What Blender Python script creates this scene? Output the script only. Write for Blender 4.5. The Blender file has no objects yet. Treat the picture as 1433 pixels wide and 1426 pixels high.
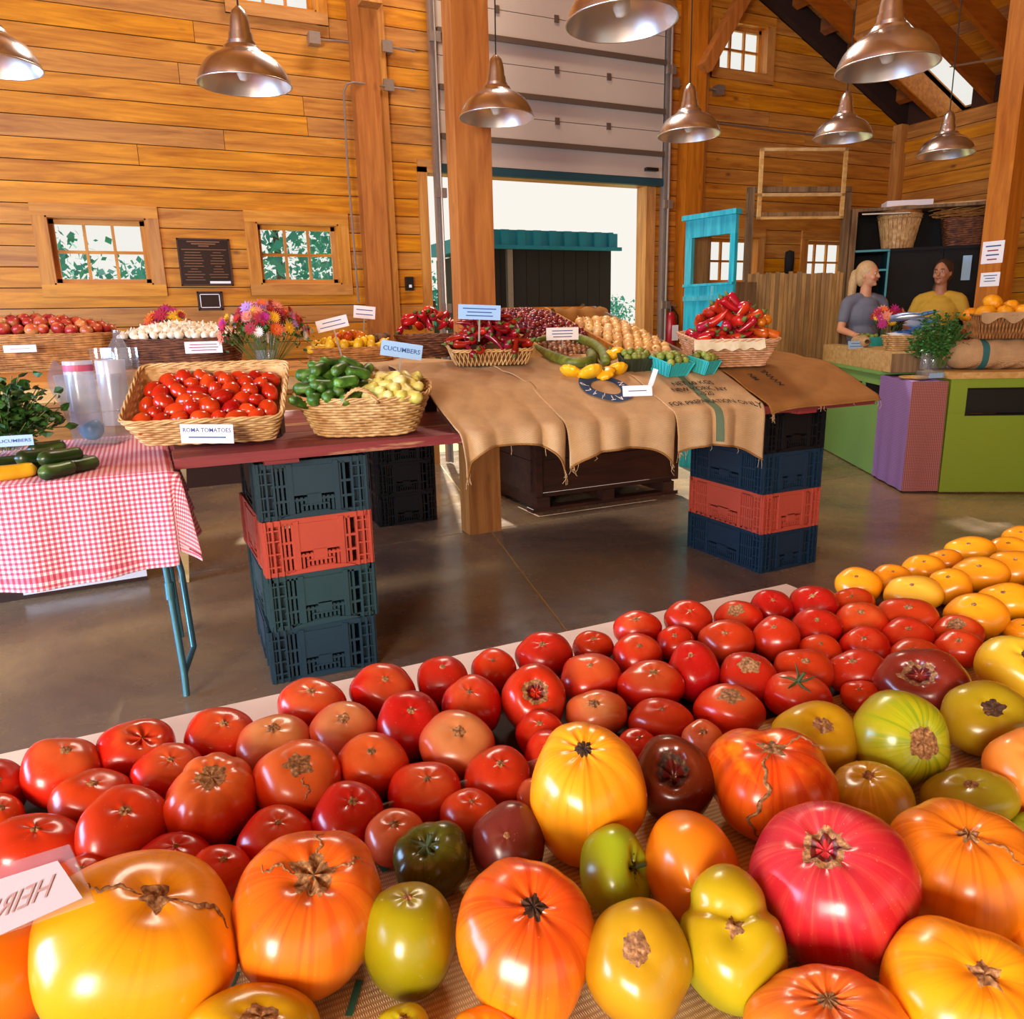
import bpy, math, random
from math import sin, cos, pi, radians, sqrt, exp, atan2
from mathutils import Vector, Matrix, Euler
R = random.Random(7)
S = bpy.context.scene
COL = S.collection

# ---------------------------------------------------------------- camera
W, H, FPX = 1433, 1426, 1066.0
CX, CY = 716.5, 713.0
CAMZ = 1.35
_down = Vector((815 - CX, 5000 - CY, FPX)).normalized()
_v1 = Vector((3050 - CX, 395 - CY, FPX)); _v1 -= _down * _v1.dot(_down)
_X = _v1.normalized(); _Z = -_down; _Y = _Z.cross(_X)
cam_d = bpy.data.cameras.new('camera'); cam = bpy.data.objects.new('camera', cam_d); COL.objects.link(cam)
cam_d.sensor_fit = 'HORIZONTAL'; cam_d.sensor_width = 36; cam_d.lens = FPX / W * 36
cam_d.clip_start = .02; cam_d.clip_end = 300
_r = Vector((_X[0], _Y[0], _Z[0])); _u = -Vector((_X[1], _Y[1], _Z[1])); _b = -Vector((_X[2], _Y[2], _Z[2]))
cam.matrix_world = Matrix(((_r.x, _u.x, _b.x, 0), (_r.y, _u.y, _b.y, 0), (_r.z, _u.z, _b.z, CAMZ), (0, 0, 0, 1)))
S.camera = cam
def ray(px, py):
    d = Vector((px - CX, py - CY, FPX))
    return Vector((_X.dot(d), _Y.dot(d), _Z.dot(d)))
def on(px, py, z=None, y=None, x=None):
    """the world point seen at a photograph pixel on a horizontal or upright plane"""
    d = ray(px, py)
    t = (z - CAMZ) / d.z if z is not None else (y / d.y if y is not None else x / d.x)
    return Vector((0, 0, CAMZ)) + d * t
def pt(px, py, D):
    """the world point seen at a photograph pixel at depth D metres"""
    return Vector((0, 0, CAMZ)) + ray(px, py) * (D / FPX)

# ---------------------------------------------------------------- world, sun, lights, exposure
S.view_settings.view_transform = 'Standard'; S.view_settings.look = 'None'
S.view_settings.gamma = 1; S.view_settings.use_curve_mapping = False
S.view_settings.exposure = -0.05
wd = bpy.data.worlds.new('hazy_sky'); S.world = wd; wd.use_nodes = True
bg = wd.node_tree.nodes['Background']; bg.inputs[0].default_value = (1.0, .955, .875, 1); bg.inputs[1].default_value = 1.0
def light(name, kind, loc, energy, color=(1, 1, 1), size=1, size_y=None, to=None, **k):
    l = bpy.data.lights.new(name, kind); l.energy = energy; l.color = color
    if kind == 'AREA':
        l.shape = 'RECTANGLE'; l.size = size; l.size_y = size_y or size
    elif kind == 'POINT': l.shadow_soft_size = size
    elif kind == 'SUN': l.angle = radians(size)
    o = bpy.data.objects.new(name, l); COL.objects.link(o); o.location = loc
    if to is not None:
        o.rotation_euler = (Vector(to) - Vector(loc)).to_track_quat('-Z', 'Y').to_euler()
    return o
SUN = Vector((-.30, -1.0, -1.0)).normalized()
light('sun', 'SUN', (0, 0, 12), 9, (1, .93, .80), size=1.2, to=Vector((0, 0, 12)) + SUN)
light('open_door_daylight', 'AREA', (-3.4, -3.3, 2.1), 860, (1, .90, .78), 2.6, 2.2, to=(1.6, 3.2, 1.2))
light('added_left_fill', 'AREA', (-4.7, 2.4, 1.3), 640, (.38, .62, 1.0), 3.2, 2.5, to=(.6, 2.4, .2))  # added bluish fill for floor and left edges; the left wall has no opening
light('added_overhead_fill', 'AREA', (2.55, 5.93, 6.0), 240, (1, .88, .70), 1.5, 1.0, to=(1.2, 1.4, .8))  # added overhead fill below the closed roof, with no opening behind it

# ---------------------------------------------------------------- mesh helpers
class MB:
    def __init__(s): s.v = []; s.f = []
    def add(s, vs, fs):
        n = len(s.v); s.v += [tuple(v) for v in vs]; s.f += [tuple(i + n for i in f) for f in fs]; return s
    def box(s, x0, x1, y0, y1, z0, z1, M=None):
        vs = [Vector(p) for p in ((x0,y0,z0),(x1,y0,z0),(x1,y1,z0),(x0,y1,z0),(x0,y0,z1),(x1,y0,z1),(x1,y1,z1),(x0,y1,z1))]
        if M is not None: vs = [M @ v for v in vs]
        return s.add(vs, [(0,3,2,1),(4,5,6,7),(0,1,5,4),(1,2,6,5),(2,3,7,6),(3,0,4,7)])
    def hexa(s, vs):
        return s.add(vs, [(0,3,2,1),(4,5,6,7),(0,1,5,4),(1,2,6,5),(2,3,7,6),(3,0,4,7)])
    def bar(s, p, q, w, h=None, up=(0, 0, 1)):
        p = Vector(p); q = Vector(q); h = h or w; d = (q - p).normalized(); up = Vector(up)
        if abs(d.dot(up)) > .98: up = Vector((0, 1, 0))
        a = d.cross(up).normalized() * (w / 2); b = a.cross(d).normalized() * (h / 2)
        return s.hexa([p-a-b, p+a-b, q+a-b, q-a-b, p-a+b, p+a+b, q+a+b, q-a+b])
    def tube(s, pts, r, n=6, closed=False, cap=True):
        pts = [Vector(p) for p in pts]; m = len(pts); base = len(s.v); prev = None
        for i, p in enumerate(pts):
            a = pts[(i - 1) % m] if (closed or i > 0) else pts[i]
            b = pts[(i + 1) % m] if (closed or i < m - 1) else pts[i]
            t = b - a; t = t.normalized() if t.length > 1e-9 else Vector((0, 0, 1))
            if prev is None:
                ref = Vector((0, 0, 1)) if abs(t.z) < .9 else Vector((1, 0, 0)); nrm = (ref - t * ref.dot(t)).normalized()
            else:
                nrm = prev - t * prev.dot(t); nrm = nrm.normalized() if nrm.length > 1e-6 else prev
            prev = nrm; bi = t.cross(nrm); rr = r[i] if hasattr(r, '__len__') else r
            for k in range(n):
                a_ = 2 * pi * k / n; s.v.append(tuple(p + (nrm * cos(a_) + bi * sin(a_)) * rr))
        for i in range(m if closed else m - 1):
            j = (i + 1) % m
            for k in range(n):
                k2 = (k + 1) % n; s.f.append((base+i*n+k, base+i*n+k2, base+j*n+k2, base+j*n+k))
        if cap and not closed:
            s.f.append(tuple(base + k for k in reversed(range(n)))); s.f.append(tuple(base + (m-1)*n + k for k in range(n)))
        return s
    def lathe(s, prof, n=24, M=None, close=False):
        base = len(s.v); m = len(prof)
        for r, z in prof:
            for k in range(n):
                v = Vector((r * cos(2*pi*k/n), r * sin(2*pi*k/n), z)); s.v.append(tuple(M @ v if M is not None else v))
        for i in range(m - 1):
            for k in range(n):
                k2 = (k + 1) % n; s.f.append((base+i*n+k, base+i*n+k2, base+(i+1)*n+k2, base+(i+1)*n+k))
        if close:
            s.f.append(tuple(base + k for k in reversed(range(n)))); s.f.append(tuple(base + (m-1)*n + k for k in range(n)))
        return s
    def grid(s, fn, nu, nv, closeu=False):
        base = len(s.v)
        for j in range(nv + 1):
            for i in range(nu + (0 if closeu else 1)): s.v.append(tuple(fn(i / nu, j / nv)))
        c = nu if closeu else nu + 1
        for j in range(nv):
            for i in range(nu):
                i2 = (i + 1) % c; s.f.append((base+j*c+i, base+j*c+i2, base+(j+1)*c+i2, base+(j+1)*c+i))
        return s
    def mesh(s, name, mat=None, smooth=False):
        me = bpy.data.meshes.new(name); me.from_pydata(s.v, [], s.f); me.update()
        if mat is not None: me.materials.append(mat)
        if smooth:
            me.shade_smooth()
            if smooth == 'auto': me.set_sharp_from_angle(angle=radians(40))
        return me
    def build(s, name, mat, parent=None, smooth=False, **k):
        return place(name, s.mesh(name, mat, smooth), parent, **k)
def place(name, me, parent=None, loc=None, rot=None, scale=None, label=None, cat=None, group=None, kind=None, mat=None):
    o = bpy.data.objects.new(name, me); COL.objects.link(o)
    if parent is not None: o.parent = parent
    if loc is not None: o.location = loc
    if rot is not None:
        if isinstance(rot, Matrix): o.rotation_euler = rot.to_euler()
        else: o.rotation_euler = rot
    if scale is not None: o.scale = scale if hasattr(scale, '__len__') else (scale,) * 3
    tag(o, label, cat, group, kind)
    if mat is not None:
        o.material_slots[0].link = 'OBJECT'; o.material_slots[0].material = mat
    return o
def tag(o, label=None, cat=None, group=None, kind=None):
    if label: o['label'] = label
    if cat: o['category'] = cat
    if group: o['group'] = group
    if kind: o['kind'] = kind
    return o
def empty(name, loc=(0, 0, 0), rot=(0, 0, 0), label=None, cat=None, group=None, kind=None):
    o = bpy.data.objects.new(name, None); COL.objects.link(o); o.location = loc; o.rotation_euler = rot; o.empty_display_size = .05
    return tag(o, label, cat, group, kind)
def dup(o, loc=None, rot=None, scale=None, label=None, group=None, parent=None):
    c = o.copy(); COL.objects.link(c)
    if parent is not None: c.parent = parent
    if loc is not None: c.location = loc
    if rot is not None: c.rotation_euler = rot
    if scale is not None: c.scale = scale if hasattr(scale, '__len__') else (scale,) * 3
    if label: c['label'] = label
    if group: c['group'] = group
    for ch in KIDS.get(o.name, []): dup(ch, parent=c)
    return c
KIDS = {}
def kids(o, *ch): KIDS.setdefault(o.name, []).extend(ch)
def ordinal(n):
    w = ['first','second','third','fourth','fifth','sixth','seventh','eighth','ninth','tenth','eleventh','twelfth','thirteenth','fourteenth','fifteenth','sixteenth','seventeenth','eighteenth','nineteenth','twentieth']
    return w[n - 1] if n <= 20 else 'twenty-' + w[n - 21]

# ---------------------------------------------------------------- materials
def lin(c):
    if isinstance(c, str):
        c = [int(c[i:i+2], 16) / 255 for i in (0, 2, 4)]
        c = [x / 12.92 if x <= .04045 else ((x + .055) / 1.055) ** 2.4 for x in c]
    return (c[0], c[1], c[2], 1)
class NT:
    def __init__(s, name):
        s.m = bpy.data.materials.new(name); s.m.use_nodes = True; s.t = s.m.node_tree; s.N = s.t.nodes; s.L = s.t.links
        s.b = s.N['Principled BSDF']
    def n(s, ty, **k):
        o = s.N.new(ty)
        for a, v in k.items(): setattr(o, a, v)
        return o
    def l(s, a, b): s.L.new(a, b)
    def set(s, **k):
        for a, v in k.items():
            s.b.inputs[a.replace('_', ' ')].default_value = v
        return s
    def mapping(s, src='Object', scale=(1, 1, 1), rand=True):
        if src == 'World': o = s.n('ShaderNodeNewGeometry').outputs['Position']
        else: o = s.n('ShaderNodeTexCoord').outputs[src]
        m = s.n('ShaderNodeMapping'); m.inputs['Scale'].default_value = scale; s.l(o, m.inputs['Vector'])
        if rand:
            i = s.n('ShaderNodeObjectInfo'); k = s.n('ShaderNodeMath', operation='MULTIPLY'); k.inputs[1].default_value = 37.0
            s.l(i.outputs['Random'], k.inputs[0]); s.l(k.outputs[0], m.inputs['Location'])
        return m.outputs[0]
    def noise(s, vec, scale=5, detail=3, rough=.5, dist=0.0):
        o = s.n('ShaderNodeTexNoise'); o.inputs['Scale'].default_value = scale; o.inputs['Detail'].default_value = detail
        o.inputs['Roughness'].default_value = rough; o.inputs['Distortion'].default_value = dist
        s.l(vec, o.inputs['Vector']); return o.outputs['Fac']
    def ramp(s, fac, stops, interp='LINEAR'):
        o = s.n('ShaderNodeValToRGB'); o.color_ramp.interpolation = interp; e = o.color_ramp.elements
        while len(e) < len(stops): e.new(.5)
        for k, (p, c) in enumerate(stops):
            e[k].position = p; e[k].color = lin(c) if not isinstance(c, (int, float)) else (c, c, c, 1)
        s.l(fac, o.inputs[0]); return o.outputs[0]
    def mix(s, fac, a, b, mode='MIX'):
        o = s.n('ShaderNodeMix', data_type='RGBA', blend_type=mode)
        for sock, v in ((o.inputs[0], fac), (o.inputs[6], a), (o.inputs[7], b)):
            if isinstance(v, (int, float)): sock.default_value = v
            elif isinstance(v, (tuple, list, str)): sock.default_value = lin(v)
            else: s.l(v, sock)
        return o.outputs[2]
    def math(s, op, a, b=None, c=None):
        o = s.n('ShaderNodeMath', operation=op)
        for i, v in enumerate((a, b, c)):
            if v is None: continue
            if isinstance(v, (int, float)): o.inputs[i].default_value = v
            else: s.l(v, o.inputs[i])
        return o.outputs[0]
    def bump(s, h, strength=.3, dist=.002):
        o = s.n('ShaderNodeBump'); o.inputs['Strength'].default_value = strength; o.inputs['Distance'].default_value = dist
        s.l(h, o.inputs['Height']); s.l(o.outputs[0], s.b.inputs['Normal'])
    def col(s, c):
        if isinstance(c, (tuple, list, str)): s.b.inputs['Base Color'].default_value = lin(c)
        else: s.l(c, s.b.inputs['Base Color'])
        return s
    def sep(s, vec):
        o = s.n('ShaderNodeSeparateXYZ'); s.l(vec, o.inputs[0]); return o.outputs
    def hsv(s, col, hue=.5, sat=1, val=1):
        o = s.n('ShaderNodeHueSaturation')
        for nm, v in (('Hue', hue), ('Saturation', sat), ('Value', val)):
            if isinstance(v, (int, float)): o.inputs[nm].default_value = v
            else: s.l(v, o.inputs[nm])
        s.l(col, o.inputs['Color']); return o.outputs[0]
    def rnd(s, lo, hi):
        i = s.n('ShaderNodeObjectInfo'); return s.math('MULTIPLY_ADD', i.outputs['Random'], hi - lo, lo)
def plain(name, c, rough=.5, metal=0.0, var=.0, scale=8, bump=0, src='Object', **k):
    t = NT(name); t.set(Roughness=rough, Metallic=metal, **k)
    if var or bump:
        f = t.noise(t.mapping(src), scale, 4)
        if var:
            c0 = lin(c); t.col(t.mix(t.math('MULTIPLY', f, 1.0), [x * (1 - var) for x in c0[:3]], [min(1, x * (1 + var)) for x in c0[:3]]))
        else: t.col(c)
        if bump: t.bump(f, bump, .003)
    else: t.col(c)
    return t.m
def wood(name, c1, c2, grain='x', rough=.55, var=.25, knots=.5, fine=1.0, paint=None, src='World', bump=.15):
    t = NT(name); t.set(Roughness=rough)
    sc = {'x': (1.2, 14, 14), 'y': (14, 1.2, 14), 'z': (14, 14, 1.2)}[grain]
    v = t.mapping(src, tuple(a * fine for a in sc)); g = t.noise(v, 1.6, 5, .6, .6)
    c = t.ramp(g, [(.3, c1), (.7, c2)])
    if knots:
        ks = {'x': (1.3, 2.6, 2.6), 'y': (2.6, 1.3, 2.6), 'z': (2.6, 2.6, 1.3)}[grain]
        vo = t.n('ShaderNodeTexVoronoi'); vo.inputs['Scale'].default_value = 1.5 * fine; t.l(t.mapping(src, ks), vo.inputs['Vector'])
        k = t.ramp(vo.outputs['Distance'], [(.03, 1.0), (.10, 0.0)])
        dark = [x * .28 for x in lin(c1)[:3]]
        c = t.mix(t.math('MULTIPLY', k, knots), c, dark)
    if var:
        c = t.hsv(c, val=t.rnd(1 - var, 1 + var), sat=t.rnd(.95, 1.05))
    if paint:
        pc, amt = paint
        pn = t.noise(t.mapping(src, tuple(a * .5 for a in sc)), 1.3, 6, .7)
        c = t.mix(t.ramp(pn, [(amt - .03, 1.0), (amt + .05, 0.0)]), c, pc)
    t.col(c); t.bump(g, bump, .002); return t.m
M = {}
M['wall'] = wood('pine_boards_x', 'a05c16', 'd6912f', 'x', .5, .14, .75)
M['wally'] = wood('pine_boards_y', 'a05c16', 'd6912f', 'y', .5, .14, .75)
M['walldark'] = plain('board_gap', '3a1a06', .9)
M['post'] = wood('fir_post', '9a5216', 'c4792c', 'z', .5, .05, .4)
M['roof'] = wood('roof_boards', '9a5518', 'c98434', 'y', .55, .15, .6)
M['rafter'] = wood('rafter_wood', '7d3d0d', 'a35a1c', 'x', .55, .1, .4)
M['blocking'] = plain('dark_blocking', '2a1206', .8)
M['trim'] = wood('pine_trim', 'a86420', 'd4943e', 'x', .5, .08, .3)
M['trimz'] = wood('pine_trim_upright', 'a86420', 'd4943e', 'z', .5, .08, .3)
M['crateboard'] = wood('pale_pine', 'b98a4a', 'e0bd80', 'x', .6, .05, .7)
M['alu'] = plain('spun_aluminium', (.66, .68, .74), .24, 1.0, .15, 30)
M['aluin'] = plain('bright_aluminium_inside', (.80, .78, .74), .34, 1.0, .06, 20)
M['black'] = plain('black_plastic', '12110f', .45)
M['cord'] = plain('cord_black', '0c0a09', .6)
M['steel'] = plain('galvanised_steel', (.42, .38, .34), .4, .8, .15, 40)
M['seal'] = plain('teal_rubber_seal', '123c44', .6)
M['doorpanel'] = plain('door_panel_white', 'b5a394', .6, 0, .08, 3, .05)
M['strut'] = plain('door_strut', '6b5a4c', .5, .5)
M['white'] = plain('white_board', 'f1ece0', .45, 0, .04, 5)
M['paper'] = plain('paper_card', 'f0eef2', .6)
M['paperblue'] = plain('blue_paper_card', '9cc4ea', .5)
M['ink'] = plain('dark_ink', '1f2433', .7)
M['inkblue'] = plain('blue_ink', '2b4f8f', .7)
M['inkred'] = plain('red_ink', '9c3040', .7)
M['plaque'] = plain('bronze_plaque', '2b130a', .4, .3, .2, 20)
M['plaquetext'] = plain('plaque_lettering', '8a6248', .4, .5)
def glassm(name, tint=(1, 1, 1), gloss=.08, rough=.02, body=0.0, bodyc=(1, 1, 1)):
    t = NT(name); N = t.N; N.remove(t.b); out = N['Material Output']
    tr = t.n('ShaderNodeBsdfTransparent'); tr.inputs[0].default_value = (*tint, 1)
    gl = t.n('ShaderNodeBsdfGlossy'); gl.inputs['Roughness'].default_value = rough
    fr = t.n('ShaderNodeFresnel'); fr.inputs[0].default_value = 1.45
    gm = t.n('ShaderNodeNewGeometry'); f = t.math('MULTIPLY', t.math('ADD', fr.outputs[0], gloss - .04), t.math('SUBTRACT', 1.0, gm.outputs['Backfacing']))
    mx = t.n('ShaderNodeMixShader'); t.l(f, mx.inputs[0]); t.l(tr.outputs[0], mx.inputs[1]); t.l(gl.outputs[0], mx.inputs[2])
    o = mx.outputs[0]
    if body:
        df = t.n('ShaderNodeBsdfDiffuse'); df.inputs[0].default_value = (*bodyc, 1)
        m2 = t.n('ShaderNodeMixShader'); m2.inputs[0].default_value = body; t.l(o, m2.inputs[1]); t.l(df.outputs[0], m2.inputs[2]); o = m2.outputs[0]
    t.l(o, out.inputs[0]); return t.m
M['glass'] = glassm('window_glass', (.97, .99, 1), .04)
M['clear'] = glassm('clear_plastic', (.93, .95, .97), .10, .08, .06, (.8, .85, .9))
M['bagplastic'] = glassm('bag_plastic', (.86, .90, .96), .16, .2, .45, (.72, .74, .82))
# concrete floor: brown stained slab
t = NT('stained_concrete'); v = t.mapping('World', rand=False)
a = t.noise(v, .9, 6, .65, .6); b_ = t.noise(v, 6, 5, .7)
c = t.ramp(a, [(.28, '655850'), (.46, '8a7664'), (.62, 'a48c6a'), (.8, '7c7a7a')])
c = t.mix(t.math('MULTIPLY', b_, .45), c, '8c7c66', 'OVERLAY')
t.col(c); t.l(t.ramp(b_, [(.3, .16), (.75, .36)]), t.b.inputs['Roughness']); t.bump(b_, .10, .002); M['concrete'] = t.m
M['joint'] = plain('joint_filler', 'c9a868', .7)
# burlap
def burlap(name, c1, c2):
    t = NT(name); t.set(Roughness=.95)
    v = t.mapping('Object', rand=False)
    w1 = t.n('ShaderNodeTexWave', bands_direction='X'); w1.inputs['Scale'].default_value = 170; w1.inputs['Distortion'].default_value = 1.2; t.l(v, w1.inputs[0])
    w2 = t.n('ShaderNodeTexWave', bands_direction='DIAGONAL'); w2.inputs['Scale'].default_value = 110; w2.inputs['Distortion'].default_value = 1.2
    mp = t.n('ShaderNodeMapping'); mp.inputs['Scale'].default_value = (.02, 1, 1); t.l(v, mp.inputs[0]); t.l(mp.outputs[0], w2.inputs[0])
    f = t.math('MULTIPLY', w1.outputs['Fac'], w2.outputs['Fac'])
    n = t.noise(v, 9, 5, .6)
    c = t.mix(f, c1, c2); c = t.hsv(c, val=t.math('MULTIPLY_ADD', n, .7, .62))
    t.col(c); t.bump(f, .35, .001); return t.m
M['burlap'] = burlap('burlap', 'b08a5e', 'eccb9e')
M['burlapd'] = burlap('burlap_tan', '8a5a24', 'b98642')
def wick(name, c1, c2):
    t = NT(name); t.set(Roughness=.6); v = t.mapping('Object', (1, 1, 1)); n = t.noise(v, 22, 4)
    t.col(t.ramp(n, [(.3, c1), (.7, c2)])); t.bump(n, .2, .001); return t.m
M['wicker'] = wick('pale_wicker', 'a8743a', 'e2bd80'); M['wickerhoney'] = wick('honey_wicker', '8f5420', 'cf8f48')
M['wickerdark'] = wick('dark_wicker', '3f1d10', '8a5230'); M['wickerpink'] = wick('rose_wicker', 'b07a50', 'e0ad84')
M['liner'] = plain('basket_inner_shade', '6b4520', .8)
# gingham
def gingham(name, a, b, c, n=62):
    t = NT(name); t.set(Roughness=.9); v = t.n('ShaderNodeTexCoord').outputs['UV']; x, y, z = t.sep(v)
    def st(s_): return t.math('GREATER_THAN', t.math('FRACT', t.math('MULTIPLY', s_, n)), .5)
    s1 = st(x); s2 = st(y); k = t.math('ADD', s1, s2)
    cc = t.ramp(t.math('MULTIPLY', k, .5), [(0, a), (.33, b), (.8, c)], 'CONSTANT'); t.col(cc); return t.m
M['gingham'] = gingham('pink_gingham', 'fbf0f6', 'e58ea2', 'c4465e', 1.0)
M['purplecheck'] = gingham('purple_check', 'a98ac4', '8d6aae', '74559a', 1.0)
M['rosecheck'] = gingham('rose_check', 'c08478', '9a5a58', '7c4048', 1.0)
M['redplank'] = wood('worn_red_plank', '6e2224', '9a363a', 'x', .6, .05, 0, 1.0, ('c9a070', .40))
M['greenpaint'] = plain('lime_paint', '86a028', .55, 0, .08, 3)
M['greenpale'] = plain('pale_green_paint', '7fae5e', .55, 0, .08, 3)
M['turq'] = wood('turquoise_paint', '1590ac', '3ec2d2', 'z', .6, .1, 0, 1, ('b9d8d4', .33))
M['oldwood'] = wood('old_grey_wood', '5b4026', '9a7c56', 'z', .7, .25, .3)
M['darkwood'] = wood('dark_bin_wood', '2a130b', '4a2414', 'x', .6, .1, .2)
M['shelfdark'] = plain('near_black_cabinet', '0a0707', .85)
M['slatwood'] = wood('weathered_slats', '7c5c34', 'b8935e', 'z', .7, .3, .3)
M['tealpole'] = plain('teal_steel', '2d6f7c', .35, .5, .2, 12)
M['fold'] = plain('folding_table_leg', '4f7f88', .35, .6, .3, 10)
print('part1 ok')
# ================================================================ THE ROOM
YW, XR, RIDGE = 7.0, 8.55, 2.0
def roofz(x): return 3.5 + .456 * (XR - x) if x >= RIDGE else 3.5 + .456 * (XR - RIDGE) - .456 * (RIDGE - x)
def cells(x0, x1, y0, y1, holes):
    """split a rectangle into boxes that leave the holes free"""
    xs = sorted({x0, x1, *[c for h in holes for c in h[:2] if x0 < c < x1]}); ys = sorted({y0, y1, *[c for h in holes for c in h[2:] if y0 < c < y1]})
    for a, b in zip(xs, xs[1:]):
        for c, d in zip(ys, ys[1:]):
            mx, my = (a + b) / 2, (c + d) / 2
            if not any(h[0] < mx < h[1] and h[2] < my < h[3] for h in holes): yield a, b, c, d
WIN = [(-.54, .15, 1.69, 2.19), (.98, 1.67, 1.69, 2.19), (1.0, 1.62, 3.82, 4.34), (5.76, 6.42, 3.84, 4.30), (5.74, 6.43, 1.69, 2.19), (7.17, 7.84, 1.69, 2.19)]
DOOR = (2.49, 4.90, -1, 2.67)
HOLES = WIN + [DOOR]
b = MB()
for x0, x1, z0, z1 in cells(-5, XR + .1, -.02, 3.5, HOLES): b.box(x0, x1, YW + .03, YW + .13, z0, z1)
for x0, x1, z0, z1 in cells(-5, XR + .1, 3.5, 6.9, HOLES):
    n = max(1, int((x1 - x0) / .3))
    for i in range(n):
        a = x0 + (x1 - x0) * i / n; c = x0 + (x1 - x0) * (i + 1) / n; t = min(z1, max(z0, roofz(a) + .3)); u = min(z1, max(z0, roofz(c) + .3))
        if max(t, u) > z0: b.hexa([(a,YW+.03,z0),(c,YW+.03,z0),(c,YW+.13,z0),(a,YW+.13,z0),(a,YW+.03,t),(c,YW+.03,u),(c,YW+.13,u),(a,YW+.13,t)])
wall_back = b.build('wall_back', M['walldark'], kind='structure')
rr = random.Random(3); npl = 0
z = .30
while z < 6.3:
    z1 = z + .152; segs = [(-4.9, XR)]
    for h in HOLES:
        if h[2] < z1 - .02 and h[3] > z + .02:
            segs = [s for a, c in segs for s in ((a, min(c, h[0])), (max(a, h[1]), c)) if s[1] - s[0] > .03]
    out = []
    for a, c in segs:
        while c - a > 4.2:
            k = a + rr.uniform(2.2, 3.9); out.append((a, k)); a = k
        out.append((a, c))
    for a, c in out:
        a += .002; c -= .002; cl = lambda x, zz: max(-5, min(x, XR - (zz - 3.5) / .456)) if zz > 3.5 else x
        ct, cb = cl(c, z1), cl(c, z); lo = RIDGE - (6.487 - z) / .456; 
        if ct <= a + .05: continue
        p = rr.uniform(-.0025, .0025); g = .0035
        MB().hexa([(a,YW+p,z+g),(cb,YW+p,z+g),(cb,YW+.03,z+g),(a,YW+.03,z+g),(a,YW+p,z1-g),(ct,YW+p,z1-g),(ct,YW+.03,z1-g),(a,YW+.03,z1-g)]).build('plank', M['wall'], wall_back); npl += 1
    z = z1
# right wall
wall_right = MB().box(XR + .03, XR + .13, -3.7, YW + .1, -.02, 3.5).box(XR + .0, XR + .13, -3.7, 6.11, 3.5, 3.76).box(XR + .0, XR + .13, 6.52, YW + .1, 3.5, 3.76).build('wall_right', M['walldark'], kind='structure')
z = .3
while z < 3.5:
    z1 = z + .152; y = 1.5
    while y < YW:
        k = min(YW, y + rr.uniform(2.2, 3.4)); 
        if YW - k < .5: k = YW
        MB().box(XR + rr.uniform(-.002, .002), XR + .03, y + .002, k - .002, z + .0035, min(z1, 3.5) - .0035).build('plank', M['wally'], wall_right); y = k
    z = z1
MB().box(XR - .03, XR, 1.5, YW, 3.18, 3.30).build('trim_1', M['wally'], kind='structure')
MB().box(-5.1, -5, -3.7, YW + .1, -.02, 3.6).build('wall_left', M['wally'], kind='structure')
b = MB()
for x0, x1, z0, z1 in cells(-5.1, XR + .1, -.02, 6.6, [(-1.6, 4.0, -1, 2.75)]): 
    b.box(x0, x1, -3.7, -3.6, z0, z1)
b.build('wall_front', M['wall'], kind='structure')
# floor: four poured slabs with recessed joints
floor = MB().box(-5.1, XR + .1, -3.7, YW + .6, -.12, -.003).build('floor', M['joint'], kind='structure')
def jx(y): return 1.53 + (y - 2.67) * .225
for yy0, yy1 in ((-3.7, 4.494), (4.506, YW + .6)):
    for sgn in (0, 1):
        def X_(y): return jx(y) + (.006 if sgn else -.006)
        far = XR + .1 if sgn else -5.1
        q = [(far, yy0), (X_(yy0), yy0), (X_(yy1), yy1), (far, yy1)] if not sgn else [(X_(yy0), yy0), (far, yy0), (far, yy1), (X_(yy1), yy1)]
        MB().hexa([(x, y, -.05) for x, y in q] + [(x, y, 0) for x, y in q]).build('slab', M['concrete'], floor)
# roof
SKY = [(7.15, 9.0, 6.13, 6.50)]
b = MB()
for x0, x1, y0, y1 in cells(-5.2, XR + .75, -3.8, YW + .2, SKY + [(RIDGE, RIDGE, 0, 0)]):
    b.hexa([(x0,y0,roofz(x0)+.28),(x1,y0,roofz(x1)+.28),(x1,y1,roofz(x1)+.28),(x0,y1,roofz(x0)+.28),(x0,y0,roofz(x0)+.34),(x1,y0,roofz(x1)+.34),(x1,y1,roofz(x1)+.34),(x0,y1,roofz(x0)+.34)])
ceiling = b.build('ceiling', M['roof'], kind='structure')
x = 4.9
while x < XR - .02:
    x1 = min(x + .15, XR)
    for y0, y1 in ((1.0, 3.9), (3.9, YW)):
        parts = [(y0, y1)]
        if x < 9 and x1 > 7.15 and y1 > 6: parts = [(y0, 6.13), (6.50, y1)]
        for c, d in parts:
            g = .003
            MB().hexa([(x+g,c+g,roofz(x+g)+.255),(x1-g,c+g,roofz(x1-g)+.255),(x1-g,d-g,roofz(x1-g)+.255),(x+g,d-g,roofz(x+g)+.255),
                       (x+g,c+g,roofz(x+g)+.28),(x1-g,c+g,roofz(x1-g)+.28),(x1-g,d-g,roofz(x1-g)+.28),(x+g,d-g,roofz(x+g)+.28)]).build('plank', M['roof'], ceiling)
    x = x1
rs0 = lambda y: 3.75 if 5.3 < y < 6.54 else RIDGE
for y in (6.53, 5.86, 5.38, 4.70, 4.0, 3.3, 2.6, 1.9):
    MB().hexa([(x_, y_, roofz(x_) + dz) for dz in (0, .254) for x_, y_ in ((rs0(y), y), (XR, y), (XR, y + .055), (rs0(y), y + .055))]).build('rafter', M['rafter'], ceiling)
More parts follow.
